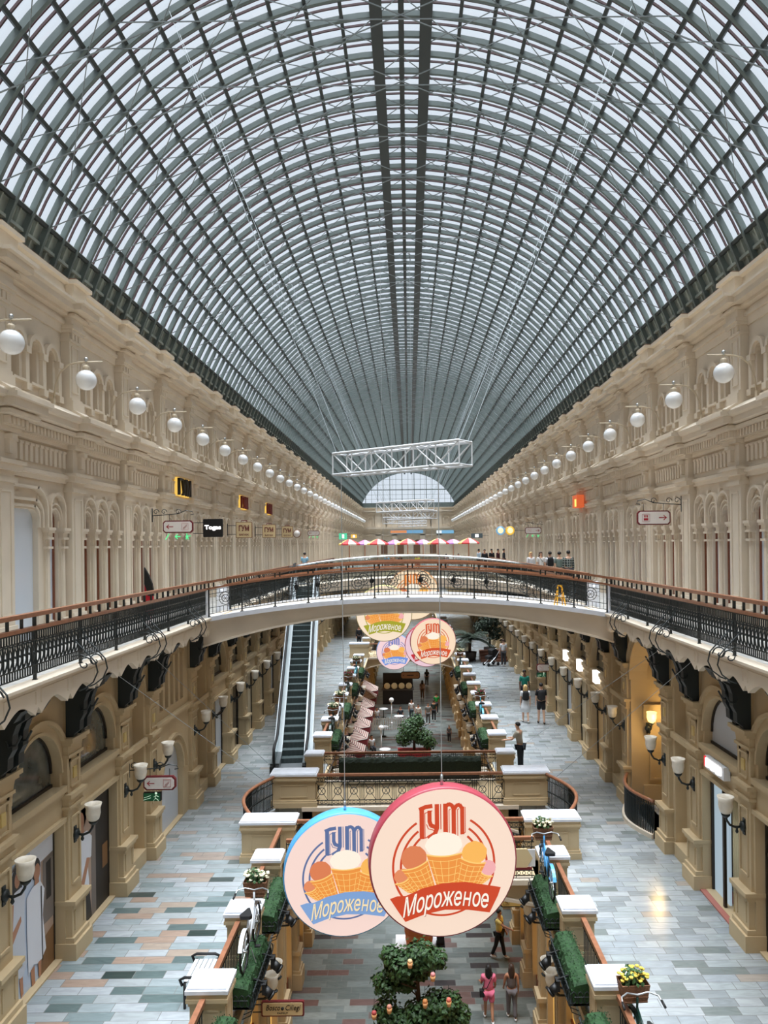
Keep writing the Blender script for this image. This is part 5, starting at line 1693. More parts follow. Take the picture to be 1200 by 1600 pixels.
mb = MB(); mb.lathe([(0.22, -0.05), (0.22, 0.05)], 24); mb.xf(Matrix.Rotation(math.pi / 2, 4, 'X')); mb.build('face', SIGNW, t)
mb = MB(); mb.tube([(-0.27, 0, 0), (-0.7, 0, 0)], 0.015, 5); mb.build('bracket', IRON, t)
# Bosco sign on the lower left facade
board_sign('cream sign with maroon border and handwritten lettering on the lower left facade', at(442, 1575, 17.0), 0.90, 0.28, CREAM, wall=-1, border=MAROON,
           texts=[('Bosco', 0.17, BLACK, -0.22, 0.03, 0.32, dict(shear=0.3)), ('Ciliegi', 0.17, BLACK, 0.22, 0.03, 0.34, dict(shear=0.3)), ('FAMILY', 0.05, BLACK, 0, -0.09, 0.24, {})])
mb = MB(); mb.ball((0, -0.06, 0.02), 0.035, 10, 8)
mb.build('fruit_mark', BLACK, [o for o in COL.objects if o.name.startswith('hanging_sign')][-1])
# lit letters on the friezes
GOLD = emit('gold_glow', (255, 206, 96), 0.9)
for k, (x, y, z, body, m1, m2, lb) in enumerate(((-8.45, 28.3, 16.45, 'ГУМ', GOLD, BLACK, 'gold-edged dark lettering on the left frieze above the arrow sign'),
                                               (-8.45, 38.6, 16.45, 'ГУМ', GOLD, MAROON, 'first gold and maroon lettering on the left frieze above the luggage signs'),
                                               (-8.45, 45.5, 16.45, 'ГУМ', GOLD, MAROON, 'second gold and maroon lettering on the left frieze above the luggage signs'))):
    t = thing('frieze_lettering', lb, 'sign', (x, y, z))
    a = text_obj(body, 0.85, m1, t, (0.02, 0, 0), (math.pi / 2, 0, math.pi / 2), 'backing', extrude=0.05, bold=0.03, width=1.5)
    b = text_obj(body, 0.85, m2, t, (0.12, 0, 0), (math.pi / 2, 0, math.pi / 2), 'lettering', extrude=0.05, bold=0.0, width=1.45)
t = thing('lit_sign', 'orange red glowing sign on the right frieze above the people on the gallery', 'sign', (8.1, 36.4, 15.95))
MB().box(-0.05, 0.3, -0.45, 0.45, 0, 0.6).build('sign_box', emit('orange_glow', (240, 110, 60), 0.7), t)
MB().box(-0.07, -0.05, -0.4, -0.1, 0.05, 0.4).build('yellow_mark', emit('yellow_glow', (255, 226, 110), 1.3), t)
for k, (px, col, lb) in enumerate(((782, (120, 180, 220), 'blue rimmed'), (797, (255, 200, 60), 'yellow'))):
    t = thing('round_sign', 'small glowing %s round sign high on the right beyond the glass bridge' % lb, 'sign', at(px, 829, 52))
    mb = MB(); mb.lathe([(0.30, -0.06), (0.30, 0.06)], 24); mb.xf(Matrix.Rotation(math.pi / 2, 4, 'X')); mb.build('rim', emit('rim_glow_%d' % k, col, 0.9), t)
    mb = MB(); mb.lathe([(0.20, -0.07), (0.20, 0.07)], 24); mb.xf(Matrix.Rotation(math.pi / 2, 4, 'X')); mb.build('face', emit('face_glow', (255, 236, 190), 1.1), t)
    mb = MB(); mb.tube([(0.3, 0, 0), (1.2, 0, 0)], 0.015, 5); mb.build('bracket', IRON, t)
for k, (px, py, w, h, col, lb) in enumerate(((536, 838, 0.9, 0.7, (90, 220, 170), 'green and white glowing sign on the far left above the parasols'), (553, 838, 0.8, 0.5, (250, 200, 90), 'yellow glowing sign on the far left above the parasols'),
                                           (745, 837, 1.2, 0.5, (70, 80, 84), 'dark sign with a bright mark on the far right above the parasols'))):
    t = thing('lit_sign', lb, 'sign', at(px, py, (85, 100, 80)[k]))
    MB().box(-w / 2, w / 2, -0.06, 0.06, -h / 2, h / 2).build('sign_box', emit('far_sign_%d' % k, col, 0.9), t)
    MB().box(-w * 0.15, w * 0.15, -0.07, -0.06, -h * 0.3, h * 0.3).build('mark', GLOWW, t)
    e = -1 if px < 639 else 1
    mb = MB(); mb.tube([(e * w / 2, 0, 0), (e * (w / 2 + 1.3), 0, 0)], 0.02, 5); mb.build('bracket', IRON, t)
for px0, px1, col, lb in ((610, 661, (110, 160, 196), 'blue and orange lit banner on the end wall'), (682, 709, (120, 176, 210), 'blue and white lit banner beside the other on the end wall')):
    a, b = at(px0, 831, YF - 0.42), at(px1, 831, YF - 0.42)
    t = thing('lit_banner', lb, 'sign', ((a.x + b.x) / 2, YF - 0.42, a.z))
    w = b.x - a.x
    MB().box(-w / 2, w / 2, 0, 0.12, -0.28, 0.28).build('panel', emit('banner_%d' % px0, col, 1.0), t)
    MB().box(-w / 2, 0 if px0 == 610 else -w * 0.2, -0.03, 0, -0.24, 0.24).build('panel_section', emit('banner2_%d' % px0, (214, 140, 90) if px0 == 610 else (240, 246, 250), 1.0), t)

# cream and white boards on the narrow footbridge railing
t = thing('railing_board', 'cream arrow-ended board on the narrow footbridge railing right of the red round sign', 'sign', (2.6, 17.94, 6.82))
MB().ext([(-0.5, -0.22), (0.16, -0.22), (0.3, 0.0), (0.16, 0.22), (-0.5, 0.22)], -0.04, 0.0, 'y').build('board', CREAM, t)
MB().ext([(-0.5, -0.27), (0.28, -0.27), (0.28, -0.22), (-0.5, -0.22)], -0.05, 0.0, 'y').build('board_edge', MAROON, t)
MB().ext([(0.18, 0.2), (0.36, 0.2), (0.36, -0.2), (0.18, -0.2), (0.3, 0.0)], -0.03, 0.0, 'y').build('white_tail', WHITE, t)

# ------------------------------------------------------------------ bench, bicycles
t = thing('bench', 'small white slatted bench with black end arms beside the left railing', 'bench', (-3.74, 13.45, L2))
mb = MB()
for q in range(5): mb.box(-0.2 + q * 0.085, -0.2 + q * 0.085 + 0.065, -0.36, 0.36, 0.43, 0.46)
mb.build('seat', WHITE, t)
for a in (-0.38, 0.38):
    mb = MB(); mb.tube([(-0.22, a, 0.4), (-0.26, a, 0.5), (-0.18, a, 0.54), (0.16, a, 0.54), (0.24, a, 0.5), (0.2, a, 0.4)], 0.028, 6); mb.build('armrest', BLACK, t)
    for b in (-0.18, 0.18):
        mb = MB(); mb.tube([(b, a, 0), (b, a, 0.45)], 0.025, 6); mb.build('leg', BLACK, t)

def bicycle(label, x, y, z, rz, frame, flowers, basket=WICKER, tyre=RUBBER):
    t = thing('bicycle', label, 'bicycle', (x, y, z), rz, 'decorated bicycles along the middle gallery')
    for yy in (-0.52, 0.52):
        w = MB()
        w.tube([(0, yy + 0.32 * math.cos(a * math.pi / 14), 0.34 + 0.32 * math.sin(a * math.pi / 14)) for a in range(28)], 0.022, 6, True)
        wo = w.build('wheel', tyre, t)
        sp_ = MB()
        for a in range(14):
            d = a * math.pi / 7; sp_.bar((0.02 * (-1) ** a, yy, 0.34), (0, yy + 0.31 * math.cos(d), 0.34 + 0.31 * math.sin(d)), 0.005)
        sp_.tube([(-0.05, yy, 0.34), (0.05, yy, 0.34)], 0.022, 8)
        sp_.build('spokes', SILVER, wo)
        m = MB()
        a0 = 0.2 if yy < 0 else 0.5
        pts = [(yy + 0.37 * math.cos(a0 + q * 0.25), 0.34 + 0.37 * math.sin(a0 + q * 0.25)) for q in range(11)]
        for (a, b), (c, d) in zip(pts, pts[1:]):
            m.add([(-0.035, a, b), (0.035, a, b), (0.035, c, d), (-0.035, c, d)], [(0, 1, 2, 3)])
        m.build('mudguard', frame, t)
    f = MB()
    for a, b, r in (((0, -0.52, 0.34), (0, -0.08, 0.30), 0.014), ((0, -0.08, 0.30), (0, -0.2, 0.82), 0.018), ((0, -0.52, 0.34), (0, -0.18, 0.74), 0.012), ((0, -0.08, 0.30), (0, 0.36, 0.74), 0.02), ((0, -0.14, 0.56), (0, 0.34, 0.82), 0.018), ((0, 0.36, 0.70), (0, 0.33, 0.98), 0.02)):
        f.tube([a, b], r, 8)
    for sx in (-0.05, 0.05): f.tube([(sx * 0.6, 0.37, 0.68), (sx, 0.44, 0.5), (sx, 0.52, 0.34)], 0.013, 6)
    f.build('frame', frame, t)
    h = MB(); h.tube([(-0.30, 0.10, 1.02), (-0.28, 0.22, 1.06), (-0.16, 0.32, 1.06), (0, 0.33, 1.02), (0.16, 0.32, 1.06), (0.28, 0.22, 1.06), (0.30, 0.10, 1.02)], 0.013, 6); ho = h.build('handlebar', SILVER, t)
    for sx in (-1, 1):
        g = MB(); g.tube([(sx * 0.295, 0.14, 1.035), (sx * 0.305, 0.02, 1.0)], 0.02, 8); g.build('grip', BLACK, ho)
    s_ = MB(); s_.ext([(-0.02, 0.06), (0.02, 0.06), (0.06, -0.06), (0.11, -0.2), (0.08, -0.26), (-0.08, -0.26), (-0.11, -0.2), (-0.06, -0.06)], 0.0, 0.06, 'z'); s_.xf(Matrix.Translation((0, -0.16, 0.84))); s_.build('saddle', BLACK, t)
    p = MB(); p.tube([(-0.09, -0.08, 0.3), (0.09, -0.08, 0.3)], 0.012, 6); p.box(-0.19, -0.09, -0.14, -0.06, 0.38, 0.40); p.box(0.09, 0.19, -0.12, -0.04, 0.20, 0.22); p.bar((0.09, -0.08, 0.3), (0.1, -0.08, 0.21), 0.015); p.bar((-0.09, -0.08, 0.3), (-0.1, -0.1, 0.39), 0.015); p.build('pedals', BLACK, t)
    k = MB(); k.tube([(0.04, -0.2, 0.25), (0.14, -0.24, 0.0)], 0.01, 5); k.build('kickstand', SILVER, t)
    b = MB()
    A = [(-0.17, 0.38), (0.17, 0.38), (0.17, 0.64), (-0.17, 0.64)]; B = [(-0.21, 0.36), (0.21, 0.36), (0.21, 0.68), (-0.21, 0.68)]
    b.add([(a[0], a[1], 0.86) for a in A] + [(a[0], a[1], 1.12) for a in B], [(0, 1, 2, 3), (0, 1, 5, 4), (1, 2, 6, 5), (2, 3, 7, 6), (3, 0, 4, 7)])
    for zz in (0.88, 0.95, 1.02, 1.12):
        e = 0.165 + (zz - 0.86) * 0.17
        b.tube([(-e, 0.375, zz), (e, 0.375, zz), (e, 0.66, zz), (-e, 0.66, zz)], 0.012, 5, True)
    bo = b.build('basket', basket, t)
    fl = MB(); rg = random.Random(len(label))
    foliage(fl, [(0, 0.52, 1.17, 0.2)], 120, 0.08, 3); fl.build('foliage', LEAF, bo)
    fl = MB()
    for _ in range(46):
        a, r = rg.random() * 6.28, 0.23 * rg.random() ** 0.5
        c = (r * math.cos(a), 0.52 + r * 0.8 * math.sin(a), 1.17 + rg.random() * 0.10)
        for q in range(5):
            d = q * 1.257
            fl.ball((c[0] + 0.018 * math.cos(d), c[1] + 0.018 * math.sin(d), c[2]), 0.018, 5, 4)
    fl.build('blossoms', flowers, bo)['kind'] = 'stuff'
    return t
F_W, F_Y, F_R = mat('flowers_cream', (236, 228, 196), 0.7), mat('flowers_yellow', (232, 206, 88), 0.7), mat('flowers_red', (120, 40, 52), 0.7)
BW, BB, BG, BT = mat('bike_white', (226, 230, 234), 0.3), mat('bike_blue', (92, 166, 222), 0.3), mat('bike_green', (14, 44, 36), 0.3), mat('bike_turquoise', (70, 160, 178), 0.3)
bicycle('white bicycle with a basket of cream flowers standing over the hedge on the left', -2.86, 13.5, L2 + 0.68, 0, BW, F_W)
bicycle('light blue bicycle with a basket of cream flowers over the hedge on the right', 2.9, 16.0, L2 + 0.68, 0, BB, F_W)
bicycle('dark green bicycle with a basket of yellow flowers beside the front pedestal on the right', 3.42, 11.0, L2 + 0.18, 0.06, BG, F_Y)
bicycle('dark bicycle with cream flowers on the left, first beyond the lower footbridge', -3.0, 29.2, L2 + 0.5, 0, BG, F_W)
bicycle('small white bicycle on the left, second beyond the lower footbridge', -2.95, 31.6, L2 + 0.5, 0, BW, F_W)
bicycle('dark bicycle with dark red flowers on the left, third beyond the lower footbridge', -3.0, 36.6, L2 + 0.5, 0, BG, F_R)
bicycle('small turquoise bicycle on the left, fourth beyond the lower footbridge', -2.95, 41.6, L2 + 0.5, 0, BT, F_W)
bicycle('turquoise bicycle with dark red flowers on the right, first beyond the lower footbridge', 3.0, 31.6, L2 + 0.5, 0, BT, F_R)
bicycle('dark bicycle with cream flowers on the right, second beyond the lower footbridge', 3.0, 44.2, L2 + 0.5, 0, BG, F_W)
# ------------------------------------------------------------------ people
def skin_mesh(pts, edges, sub=1, name='body', mats=None):
    """pts: list of (co, rx, ry); first is the root"""
    me = bpy.data.meshes.new(name + '_cage')
    me.from_pydata([p[0] for p in pts], edges, [])
    o = bpy.data.objects.new(name + '_cage', me)
    COL.objects.link(o)
    sk = o.modifiers.new('skin', 'SKIN'); sk.use_smooth_shade = True
    for i, p in enumerate(pts):
        d = me.skin_vertices[0].data[i]
        d.radius = (p[1], p[2]); d.use_root = (i == 0)
    if sub:
        ss = o.modifiers.new('sub', 'SUBSURF'); ss.levels = sub; ss.render_levels = sub
    bpy.context.view_layer.update()
    out = bpy.data.meshes.new_from_object(o.evaluated_get(bpy.context.evaluated_depsgraph_get()))
    bpy.data.objects.remove(o); bpy.data.meshes.remove(me)
    out.name = name
    out.materials.clear()
    out.materials.append(mats)
    return out
SKINC = {'light': mat('skin_light', (224, 178, 150), 0.55), 'tan': mat('skin_tan', (186, 132, 102), 0.55), 'dark': mat('skin_dark', (96, 64, 48), 0.55)}
HAIRC = {'black': mat('hair_black', (22, 18, 18), 0.6), 'brown': mat('hair_brown', (62, 42, 32), 0.6), 'blond': mat('hair_blond', (206, 172, 118), 0.6), 'grey': mat('hair_grey', (160, 156, 150), 0.6)}
def cloth(c): return mat('cloth_%d_%d_%d' % c, c, 0.85)
PN = [0]
def person(label, x, y, z, rz, h=1.72, skin='light', hair='brown', hlen='short', top=(200, 200, 200), sleeve='short', bottom='trousers', bcol=(50, 55, 70), shoes=(225, 225, 225),
           walk=0.0, arms=((0, 10), (0, 10)), sit=False, lean=0.0, dress=None, pack=None, bag=None, group='people in the arcade'):
    """faces -y at rz = 0. arms: (forward swing, elbow bend) degrees for left (+x) and right"""
    k = h / 1.72
    t = thing('person', label, 'person', (x, y, z), rz, group)
    V = lambda a, b, c: Vector((a * k, b * k, c * k))
    hipz = 0.47 if sit else 0.90
    dz = hipz - 0.90
    ly = lambda zz: -math.sin(lean) * (zz - 0.9)
    P_ = {'pelvis': V(0, 0, 0.94 + dz), 'waist': V(0, ly(1.1), 1.09 + dz), 'chest': V(0, ly(1.28) - 0.01, 1.28 + dz), 'upper': V(0, ly(1.40), 1.39 + dz), 'neck': V(0, ly(1.5), 1.47 + dz), 'jaw': V(0, ly(1.6) - 0.015, 1.545 + dz), 'brow': V(0, ly(1.65) - 0.01, 1.625 + dz), 'crown': V(0, ly(1.7) + 0.005, 1.69 + dz)}
    pts, ed, ix = [], [], {}
    def pt(n, co, rx, ry=None, par=None):
        ix[n] = len(pts); pts.append((co, rx * k, (ry or rx) * k)); P_[n] = co
        if par: ed.append((ix[par], ix[n]))
    pt('pelvis', P_['pelvis'], 0.145, 0.105); pt('waist', P_['waist'], 0.125, 0.09, 'pelvis'); pt('chest', P_['chest'], 0.15, 0.105, 'waist'); pt('upper', P_['upper'], 0.115, 0.08, 'chest')
    pt('neck', P_['neck'], 0.052, 0.055, 'upper'); pt('jaw', P_['jaw'], 0.058, 0.07, 'neck'); pt('brow', P_['brow'], 0.075, 0.092, 'jaw'); pt('crown', P_['crown'], 0.05, 0.06, 'brow')
    pt('nose', P_['brow'] + V(0, -0.098, -0.025), 0.012, 0.014, 'brow')
    for s, n in ((1, 'L'), (-1, 'R')):
        sw, be = arms[0 if s > 0 else 1]
        a, b = math.radians(sw), math.radians(sw + be)
        sh = P_['upper'] + V(s * 0.165, 0, 0.0)
        el = sh + V(s * 0.045, -math.sin(a) * 0.28, -math.cos(a) * 0.28)
        wr = el + V(s * 0.01, -math.sin(b) * 0.24, -math.cos(b) * 0.24)
        d = (wr - el).normalized()
        pm = wr + d * 0.075 * k
        pt('sh' + n, sh, 0.058, None, 'upper'); pt('el' + n, el, 0.042, None, 'sh' + n); pt('wr' + n, wr, 0.027, None, 'el' + n); pt('palm' + n, pm, 0.018, 0.036, 'wr' + n)
        side = Vector((0, 0, 1)).cross(d) if abs(d.z) < 0.9 else Vector((0, -1, 0))
        for q in range(4):
            o_ = side * (q - 1.5) * 0.019 * k
            L_ = (0.034, 0.04, 0.037, 0.029)[q] * k
            pt('f%d%s' % (q, n), pm + d * 0.035 * k + o_, 0.0085, None, 'palm' + n)
            pt('g%d%s' % (q, n), pm + d * (0.035 * k + L_) + o_ + V(-s * 0.012, 0, 0), 0.0075, None, 'f%d%s' % (q, n))
        pt('th' + n, wr + d * 0.05 * k + side * 0.045 * k, 0.010, None, 'wr' + n)
        pt('ti' + n, wr + d * 0.085 * k + side * 0.058 * k, 0.008, None, 'th' + n)
        w = math.radians(24 * walk) * s
        hp = V(s * 0.085, 0, hipz)
        if sit:
            kn = hp + V(s * 0.02, -0.42, 0.02); an = kn + V(0, 0.02, -0.42)
        else:
            kn = hp + V(s * 0.008, -math.sin(w) * 0.42, -math.cos(w) * 0.42)
            w2 = w if w > 0 else w * 1.9
            an = kn + V(s * 0.0, -math.sin(w2) * 0.40, -math.cos(w2) * 0.40)
            an.z = max(an.z, 0.075 * k)
        pt('hip' + n, hp, 0.088, 0.095, 'pelvis'); pt('mid' + n, hp.lerp(kn, 0.5), 0.074, 0.078, 'hip' + n); pt('kn' + n, kn, 0.054, None, 'mid' + n); pt('calf' + n, kn.lerp(an, 0.4), 0.053, None, 'kn' + n); pt('an' + n, an, 0.036, None, 'calf' + n)
        pt('toe' + n, an + V(s * 0.015, -0.12, -0.045), 0.034, 0.026, 'an' + n)
    link('body', skin_mesh(pts, ed, 1, 'body', SKINC[skin]), t)
    sub = lambda names, pairs, grow, m, nm: link(nm, skin_mesh([(P_[n], pts[ix[n]][1] + g, pts[ix[n]][2] + g) for n, g in zip(names, grow)], [(names.index(a), names.index(b)) for a, b in pairs], 1, nm, m), t)
    # top
    nm_ = ['pelvis', 'waist', 'chest', 'upper', 'shL', 'shR']
    pr = [('pelvis', 'waist'), ('waist', 'chest'), ('chest', 'upper'), ('upper', 'shL'), ('upper', 'shR')]
    gr = [0.022, 0.026, 0.022, 0.018, 0.02, 0.02]
    for n in 'LR':
        if sleeve == 'short':
            P_['slv' + n] = P_['sh' + n].lerp(P_['el' + n], 0.75); ix['slv' + n] = len(pts); pts.append((P_['slv' + n], 0.046 * k, 0.046 * k))
            nm_.append('slv' + n); pr.append(('sh' + n, 'slv' + n)); gr.append(0.02)
        elif sleeve == 'long':
            nm_ += ['el' + n, 'wr' + n]; pr += [('sh' + n, 'el' + n), ('el' + n, 'wr' + n)]; gr += [0.016, 0.014]
    sub(nm_, pr, [g * k for g in gr], cloth(dress or top), 'dress' if dress else 'shirt')
    if dress or bottom == 'skirt':
        hem = 0.50 if dress else 0.55
        mb = MB(); mb.lathe([(0.135 * k, 1.05 * k), (0.165 * k, 0.92 * k), (0.20 * k, 0.72 * k), (0.225 * k, hem * k), (0.21 * k, hem * k)], 18, (0, 0, 0), 1, 0.8)
        mb.build('skirt', cloth(dress or bcol), t)
    else:
        nm_, pr, gr = ['pelvis'], [], [0.012]
        for n in 'LR':
            nm_ += ['hip' + n, 'mid' + n]; pr += [('pelvis', 'hip' + n), ('hip' + n, 'mid' + n)]; gr += [0.016, 0.02]
            if bottom == 'trousers':
                nm_ += ['kn' + n, 'calf' + n, 'an' + n]; pr += [('mid' + n, 'kn' + n), ('kn' + n, 'calf' + n), ('calf' + n, 'an' + n)]; gr += [0.022, 0.02, 0.026]
            else:
                P_['hem' + n] = P_['mid' + n].lerp(P_['kn' + n], 0.55); ix['hem' + n] = len(pts); pts.append((P_['hem' + n], 0.064 * k, 0.068 * k))
                nm_.append('hem' + n); pr.append(('mid' + n, 'hem' + n)); gr.append(0.024)
        sub(nm_, pr, [g * k for g in gr], cloth(bcol), bottom)
    for n, s in (('L', 1), ('R', -1)):
        a = P_['an' + n]
        mb = MB(); mb.ball((a.x + s * 0.01 * k, a.y - 0.055 * k, max(0.035 * k, a.z - 0.035 * k)), 0.055 * k, 10, 6, 0.85, 2.3, 0.66); mb.build('shoe', cloth(shoes), t)
    # hair, eyes, mouth, ears
    b = P_['brow']
    mb = MB()
    mb.ball(b + V(0, 0.014, 0.022), 0.094 * k, 14, 10, 0.93, 1.06, 0.98)
    me_v = []
    for v in mb.v:                                         # hairline: keep the face free
        v = Vector(v)
        if v.y < b.y - 0.02 * k and v.z < b.z + 0.045 * k: v.y = b.y - 0.02 * k + (v.y - b.y) * 0.15; v.x = b.x + (v.x - b.x) * 0.92
        if v.z < b.z - 0.03 * k and hlen == 'short': v = b + (v - b) * 0.8
        me_v.append(tuple(v))
    mb.v = me_v
    if hlen == 'long':
        mb.lathe([(0.085, 0.05), (0.10, -0.02), (0.105, -0.14), (0.10, -0.26), (0.06, -0.36), (0.01, -0.38)], 14, (0, 0, 0), 1.0, 0.55)
        n0 = len(mb.v) - 14 * 6
        for i in range(n0, len(mb.v)):
            q = Vector(mb.v[i]) * k; mb.v[i] = tuple(q + b + V(0, 0.055, 0.0))
    mb.build('hair', HAIRC[hair], t)
    mb = MB()
    for s in (-1, 1): mb.ball(b + V(s * 0.03, -0.083, -0.012), 0.0095 * k, 8, 6)
    mb.build('eyes', BLACK, t)
    mb = MB(); mb.ball(P_['jaw'] + V(0, -0.066, 0.008), 0.02 * k, 8, 5, 1.1, 0.5, 0.35); mb.build('mouth', mat('lips', (168, 92, 84), 0.5), t)
    mb = MB()
    for s in (-1, 1): mb.ball(b + V(s * 0.078, 0.008, -0.025), 0.026 * k, 8, 6, 0.4, 0.8, 1.2)
    mb.build('ears', SKINC[skin], t)
    if pack:
        mb = MB(); c = P_['chest'] + V(0, 0.17, -0.03)
        mb.lathe([(0.02, -0.21), (0.13, -0.20), (0.15, -0.1), (0.145, 0.1), (0.11, 0.2), (0.02, 0.22)], 14, (0, 0, 0), 1, 0.6); mb.xf(Matrix.Translation(c) @ Matrix.Scale(k, 4))
        po = mb.build('backpack', cloth(pack), t)
        mb = MB()
        for s in (-1, 1): mb.tube([P_['upper'] + V(s * 0.1, 0.12, 0.05), P_['upper'] + V(s * 0.12, -0.03, 0.085), P_['chest'] + V(s * 0.13, -0.135, 0.0), P_['waist'] + V(s * 0.155, 0.05, 0.0)], 0.018 * k, 5)
        mb.build('strap', cloth(pack), po)
    if bag:
        mb = MB(); c = P_['pelvis'] + V(0.21, 0.06, -0.02); mb.box(c.x - 0.07 * k, c.x + 0.07 * k, c.y - 0.05 * k, c.y + 0.09 * k, c.z - 0.11 * k, c.z + 0.09 * k); bo = mb.build('shoulder_bag', cloth(bag), t)
        mb = MB(); mb.tube([P_['upper'] + V(-0.13, -0.04, 0.08), P_['chest'] + V(0, -0.15, 0.0), c + V(0, 0, 0.09)], 0.012 * k, 5); mb.tube([P_['upper'] + V(-0.13, 0.0, 0.085), P_['upper'] + V(-0.09, 0.12, 0.0), P_['waist'] + V(0.06, 0.14, 0), c + V(0, 0.03, 0.09)], 0.012 * k, 5); mb.build('strap', cloth(bag), bo)
    return t
AWAY, NEAR_ = math.pi, 0.0
BLK, WHT = (24, 24, 26), (226, 228, 232)
# ground floor, in front
person('person in a pink shirt and shorts with a black shoulder bag, walking away', 2.28, 22.6, 0, AWAY, 1.68, 'tan', 'black', 'long', top=(232, 120, 150), bottom='shorts', bcol=(222, 112, 140), walk=0.5, bag=BLK, arms=((15, 60), (5, 40)))
person('person in a grey brown top and long grey trousers beside the one in pink', 2.98, 22.7, 0, AWAY, 1.64, 'tan', 'brown', 'long', top=(104, 92, 88), sleeve='none', bcol=(112, 106, 108), walk=0.3, arms=((12, 20), (-5, 20)))
p = person('person in a yellow top and black trousers with one arm stretched out', 3.0, 26.0, 0, math.radians(60), 1.68, 'tan', 'black', 'short', top=(226, 204, 120), bcol=BLK, walk=0.5, arms=((10, 15), (70, 10)), bag=(90, 84, 110))
# middle gallery, right
person('man in a green shirt walking towards us on the right gallery', 5.6, 36.8, L2, 0.0, 1.8, 'dark', 'black', top=(24, 120, 104), bcol=(36, 40, 50), walk=0.4, shoes=BLK)
person('blond person in a white dress with a black backpack walking away on the right gallery', 5.15, 33.6, L2, AWAY, 1.68, 'light', 'blond', 'long', dress=WHT, pack=BLK, walk=0.4)
person('man in a black shirt and black shorts with a backpack on the right gallery', 5.8, 33.3, L2, AWAY, 1.8, 'light', 'black', top=BLK, bottom='shorts', bcol=(34, 34, 38), shoes=BLK, walk=0.35, pack=(36, 36, 38))
person('man in a beige shirt leaning at the pedestal near the lower footbridge', 3.85, 26.3, L2, math.radians(-120), 1.74, 'light', 'black', top=(170, 164, 150), bcol=(36, 42, 48), shoes=BLK, lean=0.12, arms=((35, 45), (30, 50)))
person('person in a white shirt standing by the dark plants on the distant right gallery', 6.1, 49.0, L2, AWAY, 1.75, 'light', 'brown', top=WHT, bcol=(60, 60, 64))
person('dark dressed person on the distant left gallery behind the round signs', -3.9, 58.5, L2, 0.4, 1.72, 'tan', 'black', top=(34, 36, 40), sleeve='long', bcol=(30, 30, 34))
# upper gallery
Z3 = L3
person('woman in white with blond hair standing on the right upper gallery', 6.50, 40.0, Z3, 0.3, 1.7, 'light', 'blond', 'long', top=WHT, sleeve='long', bcol=WHT)
person('woman in white with dark hair and a black bag on the right upper gallery', 6.85, 39.0, Z3, 0.2, 1.72, 'light', 'brown', 'long', top=(232, 230, 228), bcol=(210, 210, 212), bag=BLK)
person('man in a white shirt with a black backpack on the right upper gallery', 6.80, 36.2, Z3, AWAY, 1.76, 'light', 'black', top=WHT, bcol=(52, 56, 66), pack=BLK)
person('man in a grey shirt between two others on the right upper gallery', 7.05, 35.2, Z3, AWAY, 1.76, 'light', 'black', top=(120, 136, 130), bcol=(44, 46, 54))
pl = person('man in a black and white plaid shirt on the right upper gallery', 7.22, 34.0, Z3, AWAY, 1.82, 'light', 'black', top=(44, 52, 50), sleeve='long', bcol=(40, 42, 50))
m = MATS['cloth_44_52_50'] = MATS['cloth_44_52_50'].copy(); m.name = 'plaid'
nt = m.node_tree; g = nt.nodes.new('ShaderNodeNewGeometry'); ck = nt.nodes.new('ShaderNodeTexBrick')
ck.inputs['Scale'].default_value = 1; ck.inputs['Brick Width'].default_value = 0.11; ck.inputs['Row Height'].default_value = 0.11; ck.inputs['Mortar Size'].default_value = 0.014; ck.offset = 0
mp = nt.nodes.new('ShaderNodeMapping'); mp.inputs['Rotation'].default_value = (math.pi / 2, 0, 0)
nt.links.new(g.outputs['Position'], mp.inputs[0]); nt.links.new(mp.outputs[0], ck.inputs['Vector'])
ck.inputs['Color1'].default_value = (*lin((40, 50, 48)), 1); ck.inputs['Color2'].default_value = (*lin((52, 62, 60)), 1); ck.inputs['Mortar'].default_value = (*lin((170, 176, 172)), 1)
nt.links.new(ck.outputs['Color'], nt.nodes['Principled BSDF'].inputs['Base Color'])
for c in pl.children:
    if c.name.startswith('shirt'): c.data.materials[0] = m
person('person in a light blue shirt on the left upper gallery near the escalator top', -6.45, 47.0, Z3, AWAY, 1.74, 'light', 'black', top=(150, 200, 226), bcol=(60, 64, 72))
for i, (px, D, c, lb) in enumerate(((757, 57, (40, 40, 44), 'charcoal'), (768, 58, (30, 30, 34), 'black'), (778, 57.5, (70, 26, 34), 'dark red'), (787, 59, (38, 40, 46), 'dark grey'), (748, 60, (190, 210, 225), 'pale blue'))):
    person('person in a %s top in the distant group on the right upper gallery' % lb, 0.05 + (px - 639) * D / 1180, D, Z3, 0.5 * i, 1.74, 'tan', 'black', top=c, bcol=(36, 38, 44), sleeve='long')
